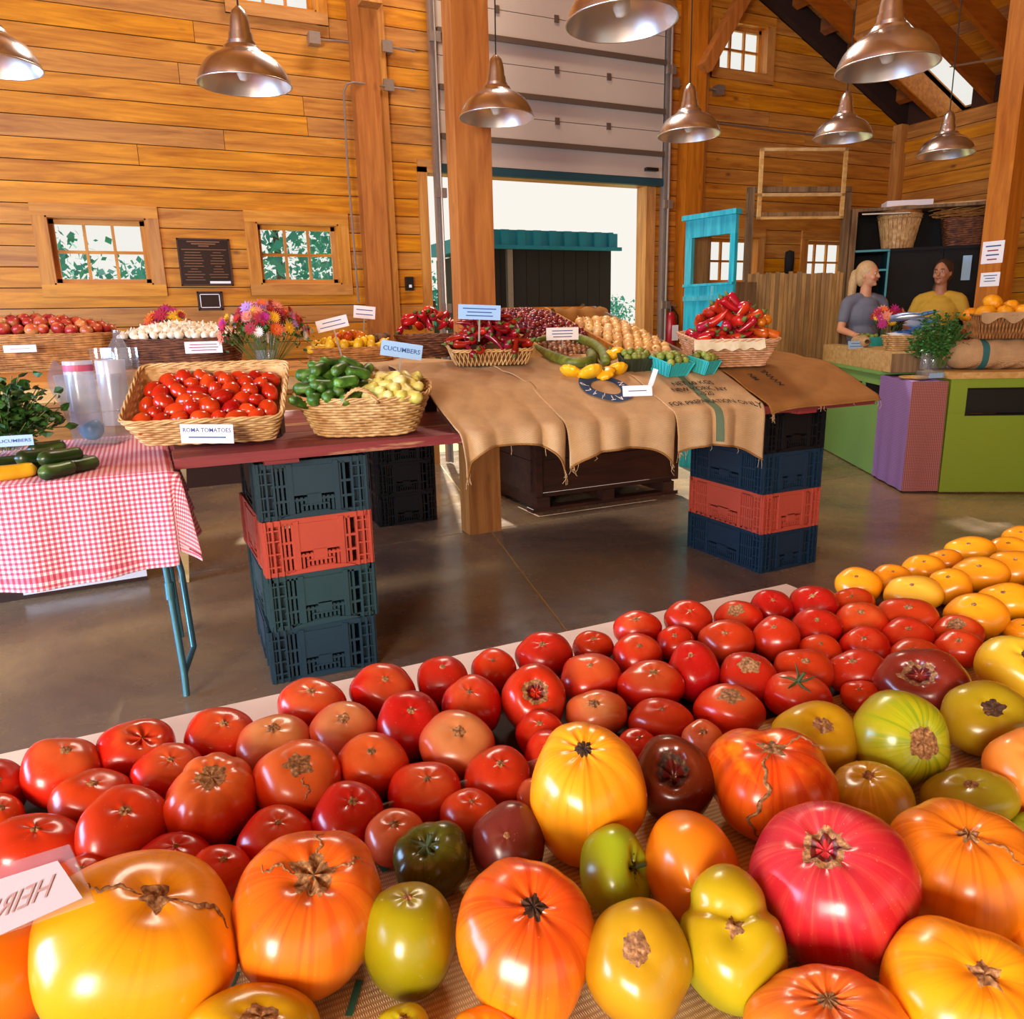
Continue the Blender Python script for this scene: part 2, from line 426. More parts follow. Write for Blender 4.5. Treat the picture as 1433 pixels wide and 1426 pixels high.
for x0, x1, y0, y1, dlo in ((7.13, 7.15, 6.11, 6.52, .02), (9.0, 9.02, 6.11, 6.52, -.25), (7.13, 9.02, 6.11, 6.13, .27), (7.13, 9.02, 6.50, 6.52, .0)):
    MB().hexa([(x_, y_, roofz(x_) + dz) for dz in (dlo, .36) for x_, y_ in ((x0, y0), (x1, y0), (x1, y1), (x0, y1))]).build('skylight_frame', M['roof'], ceiling)
MB().hexa([(x_, y_, roofz(x_) + dz) for dz in (.345, .352) for x_, y_ in ((7.1, 6.08), (9.05, 6.08), (9.05, 6.55), (7.1, 6.55))]).build('skylight_pane', M['glass'], ceiling)
MB().hexa([(x_, y_, roofz(x_) + dz) for dz in (.345, .352) for x_, y_ in ((RIDGE, 5.3), (3.75, 5.3), (3.75, 6.54), (RIDGE, 6.54))]).build('skylight_pane', M['glass'], ceiling)  # unseen pane over closed decking, kept as nominal source of the added overhead fill
# dark eave blocking along the gable with paler spacer blocks
MB().hexa([(x_, y_, roofz(x_) + dz) for dz in (.0, .25) for x_, y_ in ((RIDGE, 6.90), (XR, 6.90), (XR, 6.985), (RIDGE, 6.985))]).build('eave_blocking', M['blocking'], ceiling)
x = 5.8
while x < 8.4:
    MB().hexa([(x_, y_, roofz(x_) + dz) for dz in (.13, .24) for x_, y_ in ((x, 6.60), (x + .07, 6.60), (x + .07, 6.90), (x, 6.90))]).build('spacer_block', M['rafter'], ceiling); x += .42
# windows
def window(n, r, cols, rows, casing=.09):
    x0, x1, z0, z1 = r; f = empty('window_%d' % n, ((x0 + x1) / 2, YW, z0), kind='structure')
    ox, oz = (x0 + x1) / 2, z0; w = (x1 - x0) / 2; h = z1 - z0
    def bx(nm, a, b_, c, d, e, g, m): MB().box(a, b_, c, d, e, g).build(nm, m, f)
    for nm, a in (('casing_side', (-w - casing, -w)), ('casing_side', (w, w + casing))):
        bx(nm, a[0], a[1], -.022, 0, -casing, h, M['trimz'])
    bx('casing_head', -w - casing, w + casing, -.026, 0, h, h + casing, M['trim']); bx('casing_sill', -w - casing, w + casing, -.026, 0, -casing, 0, M['trim'])
    for a in (-w, w - .012): bx('reveal', a, a + .012, -.02, .14, 0, h, M['trimz'])
    for a in (0, h - .012): bx('reveal', -w, w, -.02, .14, a, a + .012, M['trim'])
    s = .035; y0, y1 = .085, .12
    bx('sash', -w + .012, -w + .012 + s, y0, y1, .012, h - .012, M['trimz']); bx('sash', w - .012 - s, w - .012, y0, y1, .012, h - .012, M['trimz'])
    bx('sash', -w + .012, w - .012, y0, y1, .012, .012 + s, M['trim']); bx('sash', -w + .012, w - .012, y0, y1, h - .012 - s, h - .012, M['trim'])
    ax0, ax1, az0, az1 = -w + .047, w - .047, .047, h - .047
    for i in range(1, cols): c = ax0 + (ax1 - ax0) * i / cols; bx('muntin', c - .011, c + .011, y0 + .003, y1 - .003, az0, az1, M['trimz'])
    for j in range(1, rows): c = az0 + (az1 - az0) * j / rows; bx('muntin', ax0, ax1, y0 + .005, y1 - .005, c - .011, c + .011, M['trim'])
    for i in range(cols):
        for j in range(rows):
            bx('pane', ax0 + (ax1 - ax0) * i / cols, ax0 + (ax1 - ax0) * (i + 1) / cols, .100, .104, az0 + (az1 - az0) * j / rows, az0 + (az1 - az0) * (j + 1) / rows, M['glass'])
for i, r in enumerate(WIN): window(i + 1, r, 3, 2)
# door opening trim and the raised sectional door
d1 = empty('door_1', (3.7, YW, 0), kind='structure')
MB().box(-1.28, -1.195, -.03, .145, 0, 2.70).build('jamb', M['trimz'], d1); MB().box(1.185, 1.30, -.03, .145, 0, 2.70).build('jamb', M['trimz'], d1)
MB().box(-1.28, 1.30, -.03, .145, 2.655, 2.76).build('door_head', M['trim'], d1)
YD = 6.90
gd = empty('sectional_door', (3.75, YD, 2.72), label='pale sectional overhead door rolled up above the bright doorway', cat='garage door')
gx0, gx1 = -1.13, 1.27
seams = [2.72] + [on(700, y, y=YD).z for y in (162, 88, 14)] + [4.95]
struts = [on(700, y, y=YD).z for y in (197, 131, 55)] + [4.66]
for a, c in zip(seams, seams[1:]): MB().box(gx0, gx1, 0, .045, a - 2.72 + .003, c - 2.72 - .003).build('door_panel', M['doorpanel'], gd)
for zz in struts:
    st = MB().box(gx0, gx1, -.035, 0, zz - 2.72 - .018, zz - 2.72 + .018); st.box(gx0, gx1, -.04, -.03, zz - 2.72 - .03, zz - 2.72 - .018); st.build('strut', M['strut'], gd)
for zz in seams[1:-1]:
    for xx in (-.55, .05, .62): MB().box(xx - .022, xx + .022, -.012, 0, zz - 2.72 - .03, zz - 2.72 + .03).build('hinge', M['strut'], gd)
MB().box(gx0 - .02, gx1 + .02, -.01, .05, -.07, -.003).build('bottom_seal', M['seal'], gd)
MB().box(gx1 - .22, gx1 - .08, -.05, 0, .06, .09).build('latch', M['black'], gd)
for sx, nm in ((gx0 - .03, 'left'), (gx1 + .05, 'right')):
    MB().box(sx - .035, sx + .015, -.02, .05, -2.70, 2.7).build('track', M['steel'], gd)
    MB().tube([(sx, -.05, -2.7), (sx, -.05, 2.7)], .012, 8).build('spring_rod', M['steel'], gd)
    for zz in (-2.2, -1.25, -.25, 1.0): MB().box(sx - .05, sx + .05, -.06, -.02, zz - .04, zz + .04).build('bracket', M['steel'], gd)
# posts
def post(x, y, w, d, z0=0, z1=None, name='timber_post', label=None, mat='post'):
    zt = z1 or roofz(x) + .02
    return MB().box(0, w, 0, d, 0, zt - z0).build(name, M[mat], loc=(x, y, z0), label=label, cat='post')
mp = post(1.775, 4.43, .225, .15, label='thick square timber post rising between the burlap table and the doorway')
post(6.82, 4.43, .2, .2, label='square timber post behind the orange squash with two paper notices pinned on it')
b = MB().box(1.87, 2.08, 6.86, 7.0, 0, 6.4); b.build('trim_2', M['post'], kind='structure')
MB().box(2.08, 2.17, 6.93, 7.0, 0, 6.3).build('trim_3', M['trimz'], kind='structure')
MB().box(1.93, 2.10, 6.72, 6.86, 3.86, 6.3).build('trim_9', M['trimz'], kind='structure')
MB().box(5.28, 5.50, 6.84, 7.0, 0, 5.0).build('trim_4', M['post'], kind='structure')
MB().box(5.50, 5.60, 6.93, 7.0, 0, 4.9).build('trim_5', M['trimz'], kind='structure')
MB().box(8.44, 8.55, 6.88, 7.0, 0, 3.5).build('trim_6', M['trimz'], kind='structure')
MB().bar((5.42, 6.78, 3.75), (5.98, 6.78, 4.6), .12, .12, (0, 1, 0)).build('knee_brace', M['post'], label='diagonal timber knee brace beside the small high square window', cat='brace')
# conduits, boxes
def conduit(pts, label, r=.009):
    MB().tube(pts, r, 6).build('conduit', M['steel'], label=label, cat='pipe')
q = lambda x, y, yy=6.96: on(x, y, y=yy)
conduit([q(502, 424, 6.84), q(486, 228, 6.84), q(482, 150, 6.84), q(481, 128, 6.84), q(485, 118, 6.84), q(495, 115, 6.84), q(541, 121, 6.92), q(580, 126, 6.92)], 'thin metal conduit running down the wall post left of the overhead door')
conduit([q(441, 56), q(470, 57), q(500, 60), q(548, 66), q(580, 72)], 'upper metal conduit run between two boxes near the door top')
conduit([q(945, 118), q(1006, 126)], 'short conduit between two junction boxes below the high window')
conduit([q(930, 162), q(990, 170), q(1096, 184), q(1256, 200)], 'long horizontal conduit along the shaded boards right of the overhead door')
for (x, y), lb in (((439, 55), 'square steel junction box at the left end of the upper conduit'), ((540, 67), 'square steel junction box on the upper conduit beside the door'), ((542, 121), 'square steel junction box on the lower conduit beside the door'),
                   ((942, 117), 'junction box at the door side of the short conduit'), ((1005, 127), 'junction box just below the high square window')):
    p = q(x, y); MB().box(-.045, .045, -.05, .04, -.045, .045).build('junction_box', M['steel'], loc=p, label=lb, cat='electrical box')
p = q(573, 397, 6.97); sb = MB().box(-.035, .035, -.02, .03, -.06, .06).build('switch_box', M['black'], loc=p, label='small black switch box on the boards left of the doorway', cat='switch')
MB().box(-.012, .012, -.028, -.02, -.035, -.01).build('toggle', M['paper'], sb)
p = q(928, 393, 6.97); MB().box(-.03, .03, -.03, .03, -.05, .05).build('outlet_box', M['black'], loc=p, label='small dark outlet box on the boards right of the doorway', cat='outlet')
# fire extinguisher right of the doorway
p = q(938, 455, 6.86); fx = empty('fire_extinguisher', p, label='red fire extinguisher hanging on the boards right of the doorway', cat='fire extinguisher')
M['red'] = plain('glossy_red', 'a81420', .3); 
MB().lathe([(0, -.22), (.05, -.22), (.058, -.2), (.058, .06), (.04, .12), (.02, .14), (0, .14)], 20).build('cylinder', M['red'], fx, 'auto')
MB().lathe([(0, .14), (.022, .14), (.022, .2), (0, .2)], 12).build('valve', M['black'], fx); MB().box(-.02, .07, -.01, .01, .19, .21).build('handle', M['steel'], fx)
MB().tube([(.02, -.02, .17), (.07, -.03, .1), (.075, -.03, -.05), (.07, -.03, -.15)], .009, 6).build('hose', M['black'], fx)
tgx = MB().box(-.03, .05, -.075, -.073, -.16, 0).build('inspection_tag', M['paper'], fx, label='white inspection tag')
# plaques
def plaque(name, x0, y0, x1, y1, label, lines, rule=False):
    a = q(x0, y0, 6.985); c = q(x1, y1, 6.985); w = c.x - a.x; h = a.z - c.z
    o = MB().box(0, w, -.0, .012, 0, h).build(name, M['plaque'], loc=(a.x, 6.985, c.z), label=label, cat='plaque')
    fr = MB(); 
    for r_ in ((0, w, 0, .012), (0, w, h - .012, h), (0, .012, 0, h), (w - .012, w, 0, h)): fr.box(r_[0], r_[1], -.008, .001, r_[2], r_[3])
    fr.build('frame', M['darkwood'], o)
    return o, w, h
def text(s_, mat, parent, loc, rot, size, ext=.0006, align='CENTER', sx=1, name='lettering'):
    c = bpy.data.curves.new(name, 'FONT'); c.body = s_; c.size = size; c.extrude = ext; c.align_x = align; c.align_y = 'CENTER'; c.resolution_u = 2; c.offset = size * .008
    t_ = bpy.data.objects.new('t', c); COL.objects.link(t_); me = bpy.data.meshes.new_from_object(t_.evaluated_get(bpy.context.evaluated_depsgraph_get())); bpy.data.objects.remove(t_)
    me.materials.clear(); me.materials.append(mat); o = bpy.data.objects.new(name, me); COL.objects.link(o); o.location = loc; o.rotation_euler = rot; o.scale = (sx, 1, 1)
    if parent is not None: o.parent = parent
    return o
UP = (pi / 2, 0, 0)
o, w, h = plaque('donor_plaque', 246, 333, 327, 400, 'large square bronze plaque of names between the two low left windows', 0)
for ww, zz in ((.62, .92), (.46, .875), (.2, .83)): MB().box(w / 2 - w * ww / 2, w / 2 + w * ww / 2, -.003, -.001, h * zz, h * zz + .009).build('name_line', M['plaquetext'], o)
MB().box(.03, w - .03, -.004, -.001, h * .76, h * .775).build('rule', M['plaquetext'], o)
rt = random.Random(5)
for cx_, rows in ((w * .28, 11), (w * .74, 10)):
    for k in range(rows):
        ww = rt.uniform(.05, .16); zz = h * (.70 - .058 * k); MB().box(cx_ - ww / 2, cx_ + ww / 2, -.003, -.001, zz, zz + .005).build('name_line', M['plaquetext'], o)
MB().box(w * .55, w - .02, -.004, -.001, h * .05, h * .1).build('name_line', M['paper'], o)
o, w, h = plaque('memorial_plaque', 275, 408, 313, 434, 'small dark framed plaque below the large bronze one', 0)
fr = MB()
for r_ in ((.02, w - .02, .02, .026), (.02, w - .02, h - .026, h - .02), (.02, .026, .02, h - .02), (w - .026, w - .02, .02, h - .02)): fr.box(r_[0], r_[1], -.006, -.001, r_[2], r_[3])
fr.build('border', M['paper'], o)
# ---------------------------------------------------------------- pendant lamps
shade_prof = [(.200, 0), (.2005, .004), (.192, .03), (.178, .058), (.158, .084), (.132, .104), (.105, .118), (.082, .132), (.079, .138), (.074, .148), (.060, .150)]
neck_prof = [(.060, .148), (.060, .166), (.054, .168), (.050, .20), (.046, .202), (.043, .235), (.038, .262), (.030, .285), (.016, .298), (.010, .305), (0, .306)]
inner = [(r_ - .004, z_ ) for r_, z_ in shade_prof[:1]] + [(r_ - .006, z_ - .003) for r_, z_ in shade_prof[2:-2]] + [(.0, .128)]
me_shade = MB().lathe(shade_prof, 48).mesh('shade', M['alu'], 'auto'); me_in = MB().lathe(inner, 48).mesh('reflector', M['aluin'], 'auto')
me_neck = MB().lathe(neck_prof, 28).mesh('neck', M['alu'], 'auto')
rim = [(.2 * cos(a), .2 * sin(a), 0) for a in [2 * pi * k / 48 for k in range(48)]]
me_rim = MB().tube(rim, .0035, 6, True).mesh('rim', M['aluin'], True)
me_bulb = MB().lathe([(0, .015), (.02, .02), (.032, .045), (.03, .07), (.016, .1), (.014, .13)], 16).mesh('bulb', plain('frosted_bulb', 'efe6d0', .3), True)
LP = [(343, 119, 127, 'spun aluminium pendant lamp hanging before the boards above the low left windows'), (695, 165, 104, 'aluminium pendant lamp partly hidden behind the main timber post'),
      (870, 31, 156, 'largest aluminium pendant lamp, cut by the top edge before the overhead door'), (964, 189, 86, 'aluminium pendant lamp at the right edge of the overhead door'),
      (1241, 95, 134, 'large aluminium pendant lamp hanging in front of the skylight'), (1179, 193, 78, 'small aluminium pendant lamp above the old wooden rack'),
      (1323, 216, 74, 'smallest aluminium pendant lamp, nearest the far corner'), (-10, 92, 124, 'aluminium pendant lamp cut by the left edge of the picture')]
for x, y, w_, lb in LP:
    p = pt(x, y, FPX * .4 / w_); o = empty('pendant_lamp', p, label=lb, cat='lamp', group='aluminium pendant lamps'); o.rotation_euler = (rr.uniform(-.03, .03), rr.uniform(-.03, .03), 0)
    for me in (me_shade, me_in, me_neck, me_rim, me_bulb): place(me.name, me, o)
    MB().tube([(0, 0, .30), (0, 0, roofz(p.x) + .02 - p.z)], .004, 6).build('cord', M['cord'], o)
    light('lamp_glow', 'POINT', p + Vector((0, 0, .045)), 1.6, (1, .82, .6), .03)
# rod between post and roof
_d = ray(1330, 93); _t = (3.5 + .456 * XR + .0 - CAMZ) / (_d.z + .456 * _d.x); tie_end = Vector((0, 0, CAMZ)) + _d * _t
MB().tube([(6.86, 4.6, on(1405, 69, y=4.5).z), tie_end], .010, 6).build('tie_rod', M['steel'], label='thin steel rod reaching from the squash-side post towards the skylight', cat='rod')
print('planks', npl)
# ================================================================ OUTSIDE
M['grass'] = plain('pale_field', 'b9bd86', .9, 0, .25, 3, src='Object')
MB().box(-60, 80, YW + .6, 90, -.3, -.02).build('ground', M['grass'], kind='structure')
M['leafout'] = plain('backlit_leaves', '2f8f86', .7, 0, .5, 3, **{}); M['trunk'] = plain('bark', '4a3626', .9)
me_leaf = None
def tree(x, y, h, r, label):
    o = empty('tree', (x, y, 0), label=label, cat='tree', group='trees outside'); rt = random.Random(int(x * 100 + y * 7 + 999))
    MB().tube([(0, 0, 0), (.05, 0, h * .4), (0, .05, h * .75)], [.12, .09, .04], 7).build('trunk', M['trunk'], o)
    b = MB()
    for k in range(1300):
        u = rt.gauss(0, 1), rt.gauss(0, 1), rt.gauss(0, 1); L = sqrt(sum(c * c for c in u)) or 1; rad = r * rt.uniform(.45, 1) * (1 + .25 * sin(3 * u[0] / L + x) * cos(4 * u[1] / L))
        p = Vector((u[0] / L * rad, u[1] / L * rad, h * .62 + u[2] / L * rad * .8)); s_ = rt.uniform(.05, .13)
        a = Vector((rt.gauss(0, 1), rt.gauss(0, 1), rt.gauss(0, 1))).normalized() * s_; c = Vector((rt.gauss(0, 1), rt.gauss(0, 1), rt.gauss(0, 1))).normalized() * s_
        b.add([p, p + a, p + a + c, p + c], [(0, 1, 2, 3)])
    b.build('foliage', M['leafout'], o, kind='stuff')
tree(-1.6, 15.5, 3.2, 1.5, 'leafy tree seen through the left pane of the far left window'); tree(.5, 19.5, 3.0, 1.4, 'low tree seen through the right panes of the far left window')
tree(2.3, 14.2, 4.2, 1.7, 'dense leafy tree filling the second low window'); tree(5.0, 20.5, 4.2, 2.0, 'leafy tree right of the one filling the second window')
tree(5.9, 16.3, 2.4, 1.2, 'low tree in the strip of doorway left of the main post'); tree(21.5, 34, 2.4, 1.5, 'small pale tree far off at the right side of the doorway')
# dark shed with a teal ribbed roof in the yard
sh = empty('yard_shed', (6.2, 10.4, 0), label='dark shed with a teal ribbed roof standing outside the doorway', cat='shed')
a = on(690, 347, y=10); c = on(856, 350, y=10); t0 = on(690, 322, y=10); x0, x1, zt, ztt = 4.4, c.x, a.z, t0.z
M['shedwall'] = plain('dark_shed_boards', '1c1210', .8); M['shedteal'] = plain('teal_roof_sheet', '1f7f94', .4, .2, .1, 4)
L = lambda x, y, z_: (x - 6.2, y - 10.4, z_)
xx = x0
while xx < x1 - .03:
    MB().box(xx - 6.2 + .003, min(xx + .2, x1) - 6.2 - .003, -.4, -.37, .15, zt).build('plank', M['shedwall'], sh); xx += .2
MB().box(x0 - 6.2, x1 - 6.2, -.37, 1.6, .15, zt - .02).build('body', M['shedwall'], sh)
MB().box(x0 - 6.3, x1 - 6.12, -.55, -.5, zt - .02, zt + .03).build('gutter', M['shedteal'], sh)
b = MB(); nn = int((x1 - x0) / .06)
prof = lambda i: .018 * (1 if i % 2 else -1)
b.grid(lambda u, v: (x0 - 6.28 + u * (x1 - x0 + .02), -.50 - .035 * (1 if sin(u * (x1 - x0) * 26) > 0 else 0), zt + .03 + v * (ztt - zt - .03)), nn * 8, 1); b.build('fascia_sheet', M['shedteal'], sh)
MB().box(x0 - 6.28, x1 - 6.16, -.49, 1.6, zt + .03, ztt - .01).build('roof_body', M['shedteal'], sh)
MB().bar((-1.0, -.45, .9), (-.3, -.45, 1.55), .05, .03).build('prop', M['oldwood'], sh)
MB().box(-1.52, -1.44, -.47, -.4, .1, zt).build('corner_pole', M['steel'], sh)
for s_ in (-1.2, .6): MB().lathe([(0, -.1), (.28, -.1), (.3, -.06), (.3, .06), (.28, .1), (0, .1)], 20, Matrix.Translation((s_, .2, .28)) @ Matrix.Rotation(pi / 2, 4, 'X')).build('wheel', M['black'], sh)
# ================================================================ MARKET TABLES
def uvs(me, fn):
    l = me.uv_layers.new(name='UVMap')
    for lp in me.loops: l.data[lp.index].uv = fn(me.vertices[lp.vertex_index].index)
# ---- plastic harvest crates
CW, CD, CH = .405, .60, .215
def crate_panel(L, plate, seed=0):
    b = MB(); h = CH; t = .012
    b.box(-L/2, L/2, -t, .004, h - .022, h); b.box(-L/2, L/2, -t, .002, 0, .016)
    for s in (-1, 1):
        for k in range(3): b.box(s * (L/2 - .006 - k * .026) - .004, s * (L/2 - .006 - k * .026) + .004, -t - .006, .002, 0, h)
        for z in (.035, .085, .135, .175): b.box(min(s * L/2, s * (L/2 - .06)), max(s * L/2, s * (L/2 - .06)), -t - .004, .002, z, z + .006)
        b.box(min(s * L/2, s * (L/2 - .06)), max(s * L/2, s * (L/2 - .06)), .004, .008, .01, h - .01)
    x = -L/2 + .072
    while x < L/2 - .07:
        inplate = abs(x) < plate
        b.box(x - .0045, x + .0045, -t, .002, .012, (.075 if inplate else h - .015)); x += .0165
    for z in (.062, .12): b.box(-L/2 + .05, L/2 - .05, -t - .001, .002, z, z + .009)
    b.box(-plate, plate, -t - .004, .0, .085, h - .02); b.box(-plate * .35, plate * .35, -t - .004, 0, .05, .09)
    b.box(-plate - .02, -plate, -t - .006, .002, .01, h - .01); b.box(plate, plate + .02, -t - .006, .002, .01, h - .01)
    b.box(-plate * .7, plate * .7, -t - .007, 0, .018, .024); b.box(-plate * .7, plate * .7, -t - .007, 0, .044, .050)
    return b
me_end = crate_panel(CW, .075).mesh('end_panel'); me_side = crate_panel(CD, .12).mesh('side_panel')
fb = MB(); 
for k in range(14): fb.box(-CW/2, CW/2, -CD/2 + .02 + k * .042, -CD/2 + .035 + k * .042, .004, .012)
for k in range(9): fb.box(-CW/2 + .03 + k * .042, -CW/2 + .042 + k * .042, -CD/2, CD/2, .002, .012)
me_cfloor = fb.mesh('crate_floor')
arch = MB()
for i in range(12):
    a0, a1 = i / 12, (i + 1) / 12; f = lambda t_: .018 * sin(pi * t_) ** .6
    arch.hexa([(-.13 + .26*a0, -.0135, .002), (-.13 + .26*a1, -.0135, .002), (-.13 + .26*a1, -.004, .002), (-.13 + .26*a0, -.004, .002), (-.13 + .26*a0, -.0135, .004 + f(a0)), (-.13 + .26*a1, -.0135, .004 + f(a1)), (-.13 + .26*a1, -.004, .004 + f(a1)), (-.13 + .26*a0, -.004, .004 + f(a0))])
me_arch = arch.mesh('handle_arch')
def crate_mat(n, c): return plain('crate_' + n, c, .42, 0, .12, 6)
CM = {'teal': crate_mat('teal', '2c4a50'), 'slate': crate_mat('slate', '213c4a'), 'red': crate_mat('salmon', 'c4523f'), 'black': crate_mat('black', '0f1014'), 'navy': crate_mat('navy', '183248')}
def crate(x, y, z, rot, mat, label, group):
    o = empty('plastic_crate', (x, y, z), (0, 0, rot), label, 'crate', group); m = CM[mat]
    for me, loc, r in ((me_end, (0, -CD/2 + .012, 0), 0), (me_end, (0, CD/2 - .012, 0), pi), (me_side, (-CW/2 + .012, 0, 0), -pi/2), (me_side, (CW/2 - .012, 0, 0), pi/2)):
        p = place(me.name, me, o, loc=loc, rot=(0, 0, r))
        if not me.materials: me.materials.append(m)
        p.material_slots[0].link = 'OBJECT'; p.material_slots[0].material = m
    for me, loc, r in ((me_cfloor, (0, 0, 0), 0), (me_arch, (0, -CD/2 + .004, 0), 0)):
        if not me.materials: me.materials.append(m)
        p = place(me.name, me, o, loc=loc); p.material_slots[0].link = 'OBJECT'; p.material_slots[0].material = m
    return o
for k, (m, c) in enumerate((('slate', 'lowest dark teal'), ('teal', 'teal-grey'), ('red', 'salmon red'), ('slate', 'topmost dark teal'))):
    crate(.515 + .006 * (k % 2), 2.84 + CD/2, .0005 + k * (CH + .0015), radians((-2, 0, 1, -1)[k]), m, c + ' plastic crate in the stack beside the checked tablecloth', 'crates holding up the left end of the red planks')
for k, (m, c) in enumerate((('navy', 'lowest dark blue'), ('red', 'salmon red'), ('navy', 'dark blue'), ('black', 'topmost black'))):
    crate(3.04, 2.95 + CD/2 + .0, .0005 + k * (CH + .0015), radians((1, 0, -1, 0)[k]), m, c + ' plastic crate in the stack under the right end of the red planks', 'crates holding up the right end of the red planks')
for k in range(5):
    crate(1.52, 4.92 + CD/2, .0005 + k * (CH + .0015), 0, 'black', ('lowest', 'second', 'middle', 'fourth', 'topmost')[k] + ' black plastic crate in the stack behind, left of the main post', 'black crates under the back table')
# ---- red plank table
pl = empty('plank_table', (1.70, 3.3, .872), label='long worn red plank table top resting on two crate stacks', cat='table')
Z0 = .8725
yy = 2.745; k = 0
while yy < 3.85:
    ww = .215; MB().box(.05 - 1.7 + .01 * (k % 2), 3.36 - 1.7 - .02 * (k % 2), yy - 3.3 + .003, yy + ww - 3.3 - .003, .018, .055).build('plank', M['redplank'], pl); yy += ww; k += 1
for xx in (.34, 1.1, 2.2, 2.86): MB().box(xx - 1.7, xx + .12 - 1.7, -.53, .52, 0, .018).build('batten', M['redplank'], pl)
PT = Z0 + .055
MB().box(1.02 - .0, 1.20, 2.72, 2.76, .80, .872)
# ---- folding table with checked cloth
ft = empty('folding_table', (-1.0, 3.1, 0), label='folding table on blue-grey steel legs under the checked cloth', cat='table')
ZT = .905
MB().box(-1.2, 1.02, -.42, .55, ZT - .035, ZT - .004).build('table_top', M['white'], ft)
def lp_(p): return Vector(p) - Vector((-1.0, 3.1, 0))
foot = on(262, 978, z=0) + Vector((0, 0, .014))
a1 = on(233, 800, y=2.92); a1t = a1 + (a1 - on(256, 945, y=2.90)).normalized() * .36; j1 = on(258, 943, y=2.89); 
MB().tube([lp_((a1t.x, 2.95, ZT - .03)), lp_(a1), lp_(j1), lp_(foot)], .0125, 10).build('leg', M['fold'], ft, 'auto')
b1 = on(254, 800, y=3.02); b2 = on(271, 905, y=2.97)
MB().tube([lp_((b1.x - .06, 3.06, ZT - .03)), lp_(b1), lp_(b2), lp_(j1)], .0115, 10).build('leg', M['fold'], ft, 'auto')
MB().tube([lp_(on(236, 815, y=2.92)), lp_(on(239, 838, y=2.915))], .017, 10).build('collar', M['fold'], ft, 'auto')
for xx in (-1.15,): MB().tube([(xx + .05, -.2, ZT - .03), (xx, -.2, .01)], .0125, 8).build('leg', M['fold'], ft); MB().tube([(xx + .05, .35, ZT - .03), (xx, .3, .01)], .0125, 8).build('leg', M['fold'], ft)
MB().tube([lp_((-.02, 3.5, ZT - .03)), lp_((0, 3.5, .012))], .0125, 8).build('leg', M['fold'], ft)
XE, YE = .03, 2.655
def clothpt(x, y):
    dx, dy = max(0, x - XE), max(0, YE - y)
    if dx == 0 and dy == 0: return Vector((x, y, ZT))
    r_ = .012
    if dx == 0:
        d = dy; out = r_ * (1 - exp(-d / .01)) + d * .05 + .012 * d / .3 * sin(x * 14) + .01 * d / .3 * sin(x * 31 + 1)
        return Vector((x, YE - out, ZT - d * .995 + .004))
    if dy == 0:
        d = dx; out = r_ + d * .16 + .03 * d / .3 * sin(y * 16); return Vector((XE + out, y, ZT - d * .96))
    L = max(dx, dy) * .85 + min(dx, dy) * .25; a_ = atan2(dx, dy); m_ = min(dx, dy)
    out = .012 + L * .05 + m_ * .14
    return Vector((XE + sin(a_) * out + .02 * sin(a_ * 2), YE - cos(a_) * out * .75, ZT - L + m_ * .05))
x0, x1, y0, y1 = -2.1, .30, YE - .315, 3.66
nu, nv = 200, 120
cl = MB().grid(lambda u, v: clothpt(x0 + (x1 - x0) * u, y0 + (y1 - y0) * v + (.018 * sin((x0 + (x1 - x0) * u) * 5) if v < .02 else 0)), nu, nv)
me = cl.mesh('tablecloth', M['gingham'], True)
uvs(me, lambda i: ((x0 + (x1 - x0) * (i % (nu + 1)) / nu) / .0155, (y0 + (y1 - y0) * (i // (nu + 1)) / nv) / .0155))
tc = place('tablecloth', me, label='pink and red gingham cloth draped over the folding table at the left', cat='tablecloth')
sm = tc.modifiers.new('s', 'SOLIDIFY'); sm.thickness = .0015
# white box lid seen under the cloth
wb = MB().box(-.16, .16, -.12, .12, 0, .05); 
p = on(105, 806, z=.0); wbo = empty('lidded_box', (-.44, 4.68, 0), (0, 0, .05), label='dark box with a white paper edge on the floor under the checked cloth', cat='box')
MB().box(-.60, .30, -.2, .2, 0, .12).build('body', M['darkwood'], wbo); MB().box(-.28, .30, -.23, -.2, .03, .085).build('paper_strip', M['paper'], wbo)
# ---- back table on the black crates and trestle
bt = empty('back_table', (.3, 4.85, 0), label='long raised back table carrying the apple and garlic baskets', cat='table')
BZ = 1.115
for k in range(4): MB().box(-1.75, 1.42, -.6 + k * .28 + .003, -.6 + k * .28 + .275, BZ - .03, BZ).build('board', M['trim'], bt)
MB().box(-1.7, 1.38, -.58, -.55, BZ - .10, BZ - .03).build('apron', M['crateboard'], bt)
for xx in (-1.6, -.25):
    MB().bar((xx, -.5, 0), (xx + .10, -.35, BZ - .10), .05, .05).build('leg', M['crateboard'], bt); MB().bar((xx, .55, 0), (xx + .10, .42, BZ - .03), .05, .05).build('leg', M['crateboard'], bt)
MB().bar((-1.6, -.42, .58), (-.2, -.42, .58), .035, .07).build('stretcher', M['redplank'], bt)
